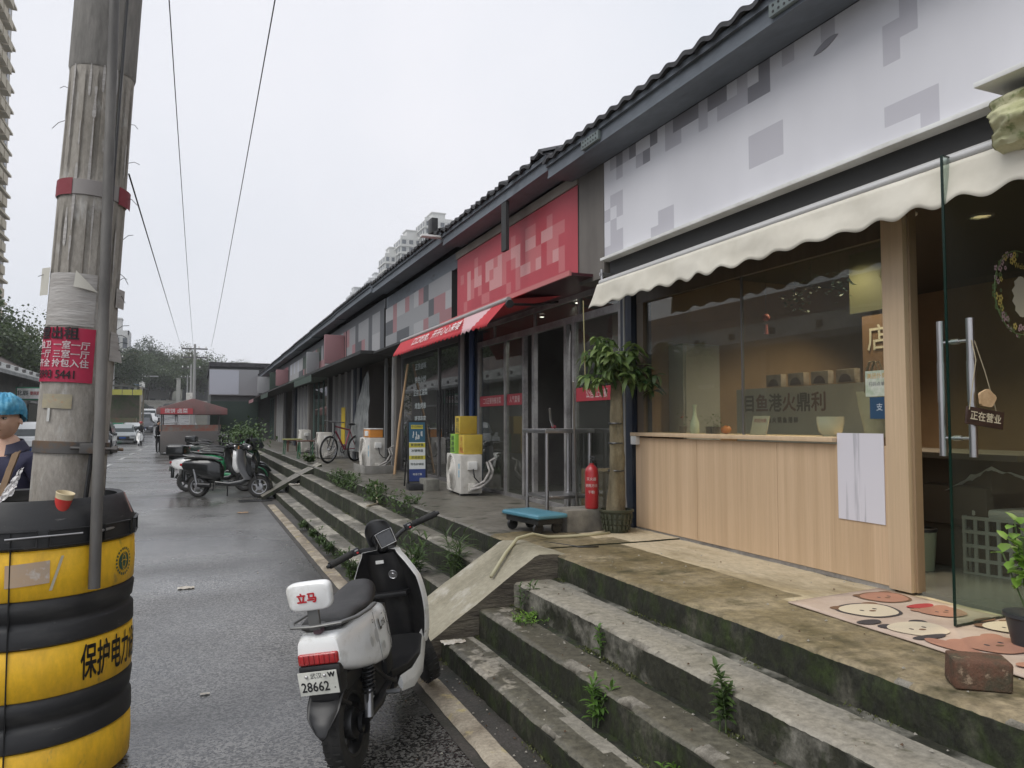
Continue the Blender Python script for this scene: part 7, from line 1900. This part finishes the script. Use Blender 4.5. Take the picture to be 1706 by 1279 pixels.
def walker(label, x, y, z, top_m, rz_=0, trou=None):
    p = T('person', label, 'person', (x, y, z), rz=rz_)
    nodes = [(0, 0, .95, .14, .11), (0, 0, 1.15, .14, .11), (0, 0, 1.36, .17, .11), (0, 0, 1.48, .055), (0, -.01, 1.55, .055), (.17, 0, 1.40, .055), (.24, 0, 1.15, .042), (.24, -.06, .90, .033), (-.17, 0, 1.40, .055), (-.24, 0, 1.15, .042), (-.24, -.06, .90, .033)]
    skin_body('body', nodes, [(0, 1), (1, 2), (2, 3), (3, 4), (2, 5), (5, 6), (6, 7), (2, 8), (8, 9), (9, 10)], top_m, p, sub=1)
    skin_body('trousers', [(0, 0, .93, .14, .11), (.09, 0, .86, .09), (.10, -.03, .48, .06), (.11, 0, .06, .045), (.11, -.1, .04, .04), (-.09, 0, .86, .09), (-.10, .03, .48, .06), (-.11, 0, .06, .045), (-.11, -.1, .04, .04)], [(0, 1), (1, 2), (2, 3), (3, 4), (0, 5), (5, 6), (6, 7), (7, 8)], trou or m_blk_cloth, p, sub=1)
    MB().sph((0, -.02, 1.65), .078, .09, .115, n=10).build('head', m_skin, p); MB().sph((0, .0, 1.69), .083, .09, .10, n=10).build('hair', m_blk_cloth, p)
    return p
walker('person in green walking on the slope near the stall', -3.3, 128, gz(128), M('green_shirt', (.03, .20, .12), .8))
walker('person in pink walking on the slope near the stall', -2.6, 112, gz(112), M('pink_shirt', (.50, .16, .20), .8))
walker('person in black standing at the left end of the red stall', -1.95, 45.8, 0, m_blk_cloth, R(60))
for i in range(4): walker(['person in blue at the top of the road, leftmost of the group', 'second person in blue at the top of the road', 'third person in blue at the top of the road', 'person in blue nearest the dark cars'][i], -12.0 + .75 * i, 151 + (i % 2), 3.7, M('blue_shirt', (.05, .10, .42), .8))
# street stall with a dusty red canopy
t = T('street_stall', 'street stall with a dusty red canopy and grey skirt beyond the parked scooters', 'stall', (0, 44, 0), world=True)
MB().box(-1.75, 1.15, 43.2, 45.6, .12, 1.22, .03).build('counter', M('grey_skirt', (.12, .115, .11), .7, c2=(.16, .14, .13), ns=.8, world=True), t)
b = MB(); b.prism([(-1.95, 2.1), (1.5, 2.1), (1.5, 2.42), (-.2, 2.95), (-1.95, 2.42)], 'y', 43.0, 45.8, .03); b.build('canopy', M('dusty_red_canvas', (.26, .12, .115), .8, c2=(.17, .12, .11), ns=.9, world=True, stretch=(1, 1, .5)), t)
b = MB()
for x in (-1.7, 1.1):
    for y in (43.3, 45.4): b.cyl((x, y, 0), (x, y, 2.15), .03, n=8)
b.build('post', m_aludark, t)
b = MB(); b.box(-1.8, 1.2, 43.4, 45.4, 1.22, 1.55); b.build('goods', M('mixed_goods', (.35, .14, .10), .7, c2=(.25, .25, .22), ns=3), t)
b = MB(); b.box(-1.75, -.2, 42.93, 42.98, 2.12, 2.42); o_ = b.build('sign_board', M('stall_red', (.45, .06, .07), .6), t)
b = MB(); b.text('烧饼 卤菜', .26, basis((-1.0, 42.92, 2.27), (1, 0, 0), (0, 0, 1)), bold=.003); b.build('lettering', M('stall_white', (.7, .66, .66), .6), o_)
# pink umbrella further up
t = T('street_umbrella', 'pink street umbrella standing behind the red stall', 'umbrella', (-1.6, 76, gz(76)))
b = MB(); b.lathe([(1.3, 2.35), (.8, 2.75), (.02, 3.05)], n=8); b.build('canopy', M('pink_canvas', (.50, .17, .22), .8), t); MB().cyl((0, 0, 0), (0, 0, 3.0), .03).build('pole', m_steel, t)
# leafy vines and covers over the parked scooters
bl = MB(); rg = random.Random(55)
for k in range(1100):
    p = (rg.gauss(1.35, .25), rg.gauss(25.5, 2.6), rg.gauss(1.25, .20)); a = rg.random() * 6.3; el = rg.uniform(-.6, 1); leafq(bl, p, (math.cos(a) * math.cos(el), math.sin(a) * math.cos(el), math.sin(el)), (0, 0, 1), rg.uniform(.08, .15), .06, droop=.3)
t = T('bush', 'leafy green bush rising among the parked scooters', 'bush', (1.35, 25.5, 0), world=True)
bl.build('leaves', m_lf2, t, sharp=80); b = MB()
for k in range(7): b.tube([(1.4, 25.5, 0), (1.35 + rg.uniform(-.2, .2), 25.5 + rg.uniform(-1.2, 1.2), .7), (1.35 + rg.uniform(-.3, .3), 25.5 + rg.uniform(-2, 2), 1.25)], [.02, .014, .008], 6)
b.build('stem', m_stem, t)

# ================================================================ left row: long building with a corrugated canopy
m_lw = M('left_wall', (.22, .215, .20), .8, c2=(.15, .15, .14), ns=.7, world=True, stretch=(1, 1, .4))
m_corr = M('corrugated_roof', (.27, .275, .265), .7, c2=(.16, .165, .16), ns=.9, world=True)
lb = T('building', 'long low building with a grey corrugated canopy on the left side of the road', 'building', (-11, 40, 0), world=True)
MB().box(-19, -10.6, 8, 68, 0, 4.6).build('wall', m_lw, lb)
b = MB(); n = 60 * 4
b.grid(lambda u, t: (-8.9 - 1.9 * t, 8 + 60 * u, 4.32 + .95 * t + .03 * (1 if int(u * n) % 2 else -1)), n, 1)
b.grid(lambda u, t: (-8.9 - 1.9 * t, 8 + 60 * u, 4.28 + .95 * t), 20, 1, flip=True)
b.grid(lambda u, t: (-8.9, 8 + 60 * u, 4.15 + .2 * t), 60, 1); b.build('canopy', m_corr, lb, smooth=False)
b = MB()
for k in range(30): b.cyl((-9.3, 9 + 2 * k, 4.36 + .2), (-9.3, 9 + 2 * k, 4.75), .10, n=8)
b.build('canopy_bolt', m_aludark, lb)
b = MB(); b.prism([(-19.5, 4.6), (-10.2, 4.6), (-14.8, 7.2)], 'y', 7.5, 68.5); b.build('roof', M('left_roof', (.14, .10, .09), .85, c2=(.09, .08, .075), ns=.8, world=True), lb)
b = MB()
for k in range(8): b.box(-10.62, -10.5, 9 + 7.2 * k, 13 + 7.2 * k, 0.1, 2.9)
b.build('shopfront', M('left_shopfront', (.02, .025, .025), .3), lb)
b = MB()
for k in range(8): b.box(-10.64, -10.45, 13.4 + 7.2 * k, 13.7 + 7.2 * k, 0.1, 4.2); b.box(-10.62, -10.4, 9 + 7.2 * k, 13 + 7.2 * k, 3.0, 3.15)
b.build('pilaster', M('pale_pilaster', (.36, .36, .35), .7), lb)
MB().box(-10.55, -10.3, 44.5, 47.2, 2.9, 4.0).build('louvre', M('green_louvre', (.08, .17, .13), .6, c2=(.25, .27, .25), ns=8, stretch=(.01, .01, 1)), lb)
t = T('shop_sign', 'white and green shop sign with black and red letters on the left building', 'sign', (-8.2, 50, 3.0), world=True)
MB().box(-9.5, -8.0, 50.0, 50.15, 2.95, 3.7).build('board', M('sign_green_edge', (.03, .20, .10), .5), t)
MB().box(-9.42, -8.08, 49.96, 50.0, 3.03, 3.62).build('face', m_white, t)
b = MB(); b.text('北辰', .30, basis((-9.15, 49.94, 3.33), (1, 0, 0), (0, 0, 1)), bold=.006); b.text('便民超市', .22, basis((-8.45, 49.94, 3.33), (1, 0, 0), (0, 0, 1)), bold=.004, mi=1, sx=.8); b.build('lettering', [m_ink, M('sign_red_ink', (.4, .04, .04), .5)], t)
# kiosk with white and blue roof
t = T('kiosk', 'small open kiosk with a white and blue curved roof and yellow signs', 'kiosk', (-6.4, 80, 0), world=True)
g8 = gz(80)
b = MB(); b.grid(lambda u, v: (-8.6 + 4.0 * u, 79 + 4 * v, 4.95 + .45 * math.sin(PI * (.25 + .6 * u)) - .2), 14, 4); b.build('roof', M('kiosk_white', (.60, .61, .62), .5), t)
b = MB(); b.grid(lambda u, v: (-5.6 + 1.05 * u, 78.9 + 4 * v, 4.98 + .35 - .45 * u * u), 6, 4); b.build('blue_roof_end', M('kiosk_blue', (.05, .13, .22), .5), t)
b = MB()
for k in range(4): b.box(-8.2 + .86 * k, -7.4 + .86 * k, 78.9, 78.96, 4.25, 4.75)
b.build('yellow_sign', M('kiosk_yellow', (.50, .48, .10), .5), t)
b = MB()
for x in (-8.5, -4.95): 
    for y in (79, 82.8): b.box(x - .08, x + .08, y - .08, y + .08, 0, 5.0)
b.build('post', M('kiosk_post', (.30, .26, .20), .6), t)
b = MB(); b.box(-8.4, -5.1, 81, 81.1, .3, 4.3); b.build('back_panel', M('kiosk_panel', (.15, .13, .10), .8, c2=(.07, .12, .05), ns=1.4, world=True), t)
b = MB(); b.box(-8.4, -5.3, 79.2, 80.4, gz(80), 2.1); b.build('counter', M('kiosk_counter', (.22, .12, .08), .7, c2=(.10, .16, .08), ns=1.5, world=True), t)
for i, (x, y, h) in enumerate(((-7.6, 64, 2.2), (-6.7, 66, 2.4))):
    t = T('bollard_post', ['short white post between the man and the pole\'s far side', 'white post in front of the kiosk'][i], 'post', (x, y, 0)); MB().cyl((0, 0, 0), (0, 0, h), .13, .12).build('shaft', m_white, t); MB().lathe([(.0001, h + .08), (.10, h + .04), (.13, h)], n=14).build('cap', m_white, t)
t = T('recycling_bin', 'green recycling bin near the kiosk', 'bin', (-6.35, 72, 0)); MB().box(-.5, .5, -.4, .4, 0, 1.5, .05).build('body', M('bin_green_b', (.02, .22, .12), .5), t); MB().box(-.54, .54, -.44, .44, 1.5, 1.65, .04).build('lid', M('bin_lid', (.05, .30, .17), .5), t)

# retaining wall and buildings at the end of the road
MBw = MB().box(-60, 30, 160, 160.6, 3.5, 5.9); ob1('retaining_wall', MBw, M('retaining_wall', (.30, .29, .26), .85, c2=(.18, .175, .155), ns=.5, world=True), 'long pale retaining wall at the top of the road', 'wall')
def house(label, x0, x1, y0, y1, z0, z1, c, rows, cols_, name='building', winc=(.03, .035, .04), bal=False, group=None, wsz=(.55, .5)):
    t = T(name, label, 'building', ((x0 + x1) / 2, y0, z0), world=True, group=group)
    MB().box(x0, x1, y0, y1, z0, z1).build('wall', M('house_wall', c, .85, c2=tuple(q * .75 for q in c), ns=.25, world=True, stretch=(1, 1, .3)), t)
    mw = M('window_dark', winc, .2); dx = (x1 - x0) / cols_; dz = (z1 - z0) / rows
    MB().box(x0 - .3, x1 + .3, y0 - .3, y1 + .3, z1, z1 + .5).build('parapet', M('parapet_c', tuple(q * .9 for q in c), .85), t)
    return t, mw, dx, dz
for (lab, x0, x1, y0, z1, c, rows, cols_) in (('grey block of flats among the trees left of the road', -24, -13, 178, 13.0, (.17, .17, .165), 3, 5), ('low grey house behind the retaining wall', -11.5, -5.5, 172, 10.8, (.24, .235, .22), 2, 3), ('dark low house behind the wall right of the road axis', -3, 8, 176, 10.5, (.10, .11, .115), 2, 4)):
    t, mw, dx, dz = house(lab, x0, x1, y0, y0 + 8, 3.7, z1, c, rows, cols_)
    for j in range(rows):
        for i in range(cols_):
            MB().box(x0 + dx * (i + .25), x0 + dx * (i + .75), y0 - .04, y0 + .1, 3.7 + dz * (j + .35), 3.7 + dz * (j + .8)).build('window', mw, t)
t = T('gate_pillar', 'pale concrete pillar standing at the top of the road', 'pillar', (-3.4, 158, 3.7)); MB().box(-.35, .35, -.35, .35, 0, 6.2, .03).build('shaft', M('pillar_c', (.33, .33, .30), .8), t); MB().box(-.42, .42, -.42, .42, 6.2, 6.4, .02).build('cap', M('pillar_cap', (.28, .28, .26), .8), t)
t = T('camera_mast', 'thin mast with a white box and cross arm at the top of the road', 'mast', (-9.2, 150, 3.7)); MB().cyl((0, 0, 0), (0, 0, 6.6), .09, .06).build('shaft', m_steel, t); MB().box(-.45, .45, -.2, .2, 4.2, 5.2, .03).build('control_box', m_white, t); MB().box(-.6, 2.6, -.05, .05, 6.2, 6.35).build('arm', m_steel, t)

# ================================================================ utility poles and wires
m_fp = M('far_pole', (.30, .30, .29), .8)
def upole(label, x, y, h, arms=2, box=False):
    t = T('utility_pole', label, 'pole', (x, y, gz(y)), group='concrete utility poles down the road')
    MB().cyl((0, 0, 0), (0, 0, h), .17, .10, n=14).build('shaft', m_fp, t)
    b = MB()
    for k in range(arms): b.box(-1.1, 1.1, -.06, .06, h - .5 - .8 * k, h - .38 - .8 * k)
    b.build('cross_arm', m_aludark, t)
    b = MB()
    for k in range(arms):
        for x_ in (-.95, -.35, .35, .95): b.lathe([(.02, 0), (.07, .03), (.05, .10), (.07, .14), (.03, .2)], c=(x_, 0, h - .38 - .8 * k), n=8)
    b.build('insulator', m_white, t)
    if box: MB().box(-.5, .5, -.4, .1, h * .42, h * .55, .03).build('transformer', m_acw, t)
    return t
upole('tall concrete utility pole carrying the three near wires down the road', -.30, 75, 8.0 - gz(75) + .9, 2)
upole('second concrete utility pole with a grey box, just behind the first', -.75, 98, 7.6, 1, True)
upole('utility pole in front of the trees left of the road, seen beside the near pole', -9.6, 104, 9.6, 2)
upole('short utility pole at the top of the road', -1.6, 138, 6.5, 1)
def wire(label, pts, r, sag):
    a, c = Vector(pts[0]), Vector(pts[1]); P = []
    for k in range(41):
        t_ = k / 40; p = a.lerp(c, t_); p.z -= sag * 4 * t_ * (1 - t_); P.append(p)
    b = MB(); b.tube(P, r, 6); return ob1('overhead_wire', b, m_black, label, 'wire', group='overhead wires', sharp=180)
wire('overhead wire, the middle one, reaching the far utility pole', ((-.60, 8.0, 9.15), (-.45, 75, 8.75)), .010, .35)
wire('overhead wire, the rightmost one, crossing the sky', ((1.15, 10.0, 9.4), (1.1, 75, 8.75)), .012, .35)
wire('thin wire running from the near pole to the far utility pole', ((-.36, 4.42, 3.02), (-1.3, 75, 8.0)), .0045, 0)
wire('faint wire between the far utility poles across the road', ((-9.6, 104, 11.2), (-1.4, 76, 8.4)), .012, .8)

# ================================================================ towers
def tower(label, x0, x1, y0, y1, z1, c, fl, cols_, z0=0, balc=False, rz=0, group='far residential towers'):
    t = T('tower', label, 'tower', ((x0 + x1) / 2, (y0 + y1) / 2, z0), rz=rz, group=group)
    w_, d_ = (x1 - x0) / 2, (y1 - y0) / 2; h = z1 - z0
    MB().box(-w_, w_, -d_, d_, 0, h).build('wall', M('tower_wall', c, .85, c2=tuple(q * .85 for q in c), ns=.06, stretch=(1, 1, .3)), t)
    mw = M('tower_window', (.10, .115, .13), .25, c2=(.05, .06, .07), ns=.4, lo=.48, hi=.52); ms = M('tower_slab', tuple(min(.6, q * 1.15) for q in c), .8)
    b = MB(); dz = h / fl
    dx = 2 * w_ / cols_; dy = 2 * d_ / max(2, cols_ - 1)
    for j in range(fl):
        z = dz * j
        for i in range(cols_):
            b.box(-w_ + dx * (i + .22), -w_ + dx * (i + .78), -d_ - .06, -d_ + .1, z + dz * .3, z + dz * .85)
        for i in range(max(2, cols_ - 1)):
            for s in (-1, 1): b.box(s * (w_ + .06), s * (w_ - .1), -d_ + dy * (i + .25), -d_ + dy * (i + .75), z + dz * .3, z + dz * .85)
    o_ = b.build('windows', mw, t, smooth=False); o_['kind'] = 'stuff'
    b = MB()
    for j in range(fl):
        z = dz * j; b.box(-w_ - .5, w_ + .5, -d_ - .5, d_ + .5, z - .15, z + .15)
        if balc:
            for i in range(0, cols_, 2):
                b.box(-w_ + dx * (i + .05), -w_ + dx * (i + .95), -d_ - 1.5, -d_, z, z + dz * .38)
                b.box(w_, w_ + 1.4, -d_ + dy * (i % 3 + .1), -d_ + dy * (i % 3 + .9), z, z + dz * .38)
    o_ = b.build('balconies', ms, t, smooth=False); o_['kind'] = 'stuff'
    b = MB(); b.box(-w_ * .45, w_ * .3, -d_ * .5, d_ * .5, h, h + 4.2); b.box(-w_ * .5, w_ * .35, -d_ * .55, d_ * .55, h + 4.2, h + 4.6); b.box(-w_, w_, -d_, -d_ + .3, h, h + 1.2); b.box(w_ - .3, w_, -d_, d_, h, h + 1.2); b.build('roof_house', ms, t, smooth=False)
    return t
def bh(px_off): return 0
m_tw = (.50, .50, .48)
tower('pale residential tower right above the shop roofs, nearest of the group', 84, 99, 292, 306, 84, m_tw, 27, 5)
tower('pale residential tower, second of the group above the shop roofs', 76, 88, 300, 312, 77.5, m_tw, 25, 4)
tower('pale residential tower, third of the group with a shorter roof', 71, 80, 306, 318, 71, m_tw, 23, 4)
tower('hazier pale tower, first of the farther pair above the signs', 78, 92, 372, 384, 73, (.47, .48, .48), 24, 4)
tower('hazier pale tower, last of the farther pair above the signs', 70, 79, 378, 390, 66, (.47, .48, .48), 22, 3)
tower('tall tower with stacked balconies at the top left edge of the view', -43, -25.1, 108, 122, 78, (.42, .37, .28), 26, 6, balc=True)
tower('small distant white building above the trees right of the near pole', -22, -16.5, 215, 222, 24, (.50, .50, .49), 5, 3, group='far residential towers')

# ================================================================ trees
m_bark = M('tree_bark', (.09, .075, .06), .9, c2=(.05, .045, .035), ns=3, bump=.02, bs=6)
m_tf = [leaf_mat('tree_leaf', (.03, .05, .02), (.085, .125, .04)), leaf_mat('tree_leaf_dark', (.025, .042, .022), (.06, .09, .035)), leaf_mat('tree_leaf_olive', (.05, .06, .025), (.12, .13, .05))]
def tree(seed, H_, Rr, mi, leaves=9500, ls=.21):
    t = T('tree', 'x', 'tree'); rg = random.Random(seed); b = MB(); tips = []
    b.tube([(0, 0, -1), (.1, 0, H_ * .25), (rg.uniform(-.3, .3), rg.uniform(-.3, .3), H_ * .5)], [.30, .24, .18], 10)
    for k in range(9):
        a = 2.4 * k + rg.random(); z0 = H_ * rg.uniform(.3, .5); L_ = Rr * rg.uniform(.5, .95); z1 = H_ * rg.uniform(.5, .93)
        p0 = Vector((0, 0, z0)); p2 = Vector((math.cos(a) * L_, math.sin(a) * L_, z1)); p1 = p0.lerp(p2, .5) + Vector((0, 0, .5)); b.tube([p0, p1, p2], [.13, .08, .03], 7); tips += [p1, p2, p2]
        for q in range(2):
            a2 = a + rg.uniform(-.8, .8); p3 = p1 + Vector((math.cos(a2), math.sin(a2), rg.uniform(-.1, 1))) * L_ * .45; b.tube([p1, p3], [.06, .02], 5); tips.append(p3)
    b.build('trunk', m_bark, t)
    tips.append(Vector((0, 0, H_ * .95)))
    cl_ = [(p, rg.uniform(.16, .34) * Rr) for p in tips for _ in range(2)]
    cl_ = [(p + Vector((rg.gauss(0, .13), rg.gauss(0, .13), rg.gauss(0, .10))) * Rr, r) for p, r in cl_]
    V = []; F = []
    for k in range(leaves):
        p, r = rg.choice(cl_); d = Vector((rg.gauss(0, 1), rg.gauss(0, 1), rg.gauss(0, .8))).normalized(); c = p + d * r * (rg.random() ** .35)
        u_ = Vector((rg.gauss(0, 1), rg.gauss(0, 1), rg.gauss(0, .6))).normalized() * ls * rg.uniform(.6, 1.2); v_ = u_.cross(Vector((rg.gauss(0, 1), rg.gauss(0, 1), rg.gauss(0, 1)))).normalized() * ls * .45
        o_ = len(V); V += [tuple(c), tuple(c + u_ * .5 + v_), tuple(c + u_), tuple(c + u_ * .5 - v_)]; F.append((o_, o_ + 1, o_ + 2, o_ + 3))
    m_ = MB(); m_.v = V; m_.f = F; m_.mi = [0] * len(F); m_.build('crown', m_tf[mi], t, smooth=False)
    return t
protos = [tree(101, 9, 4.2, 0), tree(102, 9, 4.6, 1), tree(103, 9, 3.8, 2), tree(104, 9, 4.8, 0)]
used = [False] * 4
spec = [
 # (x, y, scale, proto, rot, label, z)
 (-16.3, 70, 1.42, 0, .5, 'tall tree with a separate upper crown behind the left building, nearest the pole'), (-20.5, 72, 1.25, 1, 2, 'dense tree behind the left building at the picture\'s left edge'), (-13.2, 74, 1.1, 3, 1.1, 'rounded tree behind the left building just beside the near pole'), (-17.5, 82, 1.2, 2, 3, 'olive tree further back behind the left building'),
 (-23.5, 78, 1.3, 3, 4, 'broad tree at the far left behind the corrugated canopy'),
 (-12.5, 122, 1.1, 1, 0, 'dark tree left of the road right beside the near pole'), (-9.5, 168, 1.30, 0, 1, 'tree above the retaining wall, left of the group'), (-14.8, 166, 1.35, 2, 2.2, 'olive tree above the retaining wall at the left end'),
 (-5.0, 170, 1.05, 1, 3.3, 'lower dark tree above the retaining wall near the pillar'), (-.5, 166, 1.28, 0, 4, 'full round tree directly behind the far utility poles'), (3.4, 168, 1.25, 3, 5, 'broad tree right of the far utility poles'), (7.0, 172, 1.05, 2, .4, 'lowest olive tree at the right end above the shops'),
 (-20.5, 170, 1.3, 3, 1.9, 'broad dark tree at the left end behind the kiosk'), (11, 176, 1.0, 1, 2.9, 'dark tree mostly behind the projecting building'), (-12, 190, 1.5, 1, 5.2, 'tall far tree rising behind the grey flats'), (-2.5, 188, 1.35, 2, 3.9, 'tall far olive tree in the gap behind the pillar'), (-7.6, 182, 1.3, 3, 3.1, 'far rounded tree between the grey houses')]
for x, y, s, k, r_, lab in spec:
    t = protos[k] if not used[k] else copy_tree(protos[k]); used[k] = True
    t.location = (x, y, (hillz(0, y) if y > 100 else 0)); t.scale = (s, s, s); t.rotation_euler = (0, 0, r_); t['label'] = lab; t['group'] = 'trees at the end of the road' if y > 100 else 'trees behind the left building'
# roadside greenery left of the kiosk
for i, (x, y, s) in enumerate(((-8.6, 76, .26), (-7.2, 90, .30), (-8.0, 98, .36), (-8.6, 112, .4), (-9.3, 126, .45))):
    t = copy_tree(protos[(i + 1) % 4]); t.location = (x, y, gz(y) - .9); t.scale = (s, s, s * .9); t['label'] = ['low roadside shrub at the kiosk\'s left post', 'small roadside tree just behind the kiosk', 'second small roadside tree up the slope', 'third small roadside tree up the slope', 'farthest small roadside tree near the top of the slope'][i]; t['category'] = 'tree'; t['group'] = 'small trees along the left kerb'
b = MB(); b.box(-8.5, -7.4, 84, 150, 0, 1)
hw_ = MB(); v = []; f = []
ylist = list(range(84, 151, 6))
for y in ylist: s = rx(y); v += [(-8.9 + s, y, gz(y)), (-8.9 + s, y, gz(y) + 1.1), (-8.6 + s, y, gz(y) + 1.1), (-8.6 + s, y, gz(y))]
for j in range(len(ylist) - 1):
    for q in range(3): a = 4 * j + q; f.append((a, a + 1, a + 5, a + 4))
hw_.add(v, f); ob1('roadside_wall', hw_, M('roadside_wall', (.22, .15, .12), .85, c2=(.12, .15, .08), ns=.7, world=True), 'low brownish wall along the left kerb up the slope', 'wall')

# ================================================================ haze
hz = MB(); hz.box(-440, 440, -140, 470, -2.5, 96)
hzo = hz.build('haze', [], None, smooth=False)
hm_ = bpy.data.materials.new('haze_air'); hm_.use_nodes = True
hn = hm_.node_tree; hn.nodes.clear()
ho = hn.nodes.new('ShaderNodeOutputMaterial'); hv = hn.nodes.new('ShaderNodeVolumePrincipled')
hv.inputs['Color'].default_value = (.95, .96, .98, 1); hv.inputs['Density'].default_value = .0007; hv.inputs['Anisotropy'].default_value = .2
hn.links.new(hv.outputs[0], ho.inputs['Volume']); hzo.data.materials.append(hm_)
hzo['kind'] = 'stuff'; hzo['label'] = 'thin pale haze in the air'

for o_ in bpy.data.objects:
    if '_w' in o_: del o_['_w']
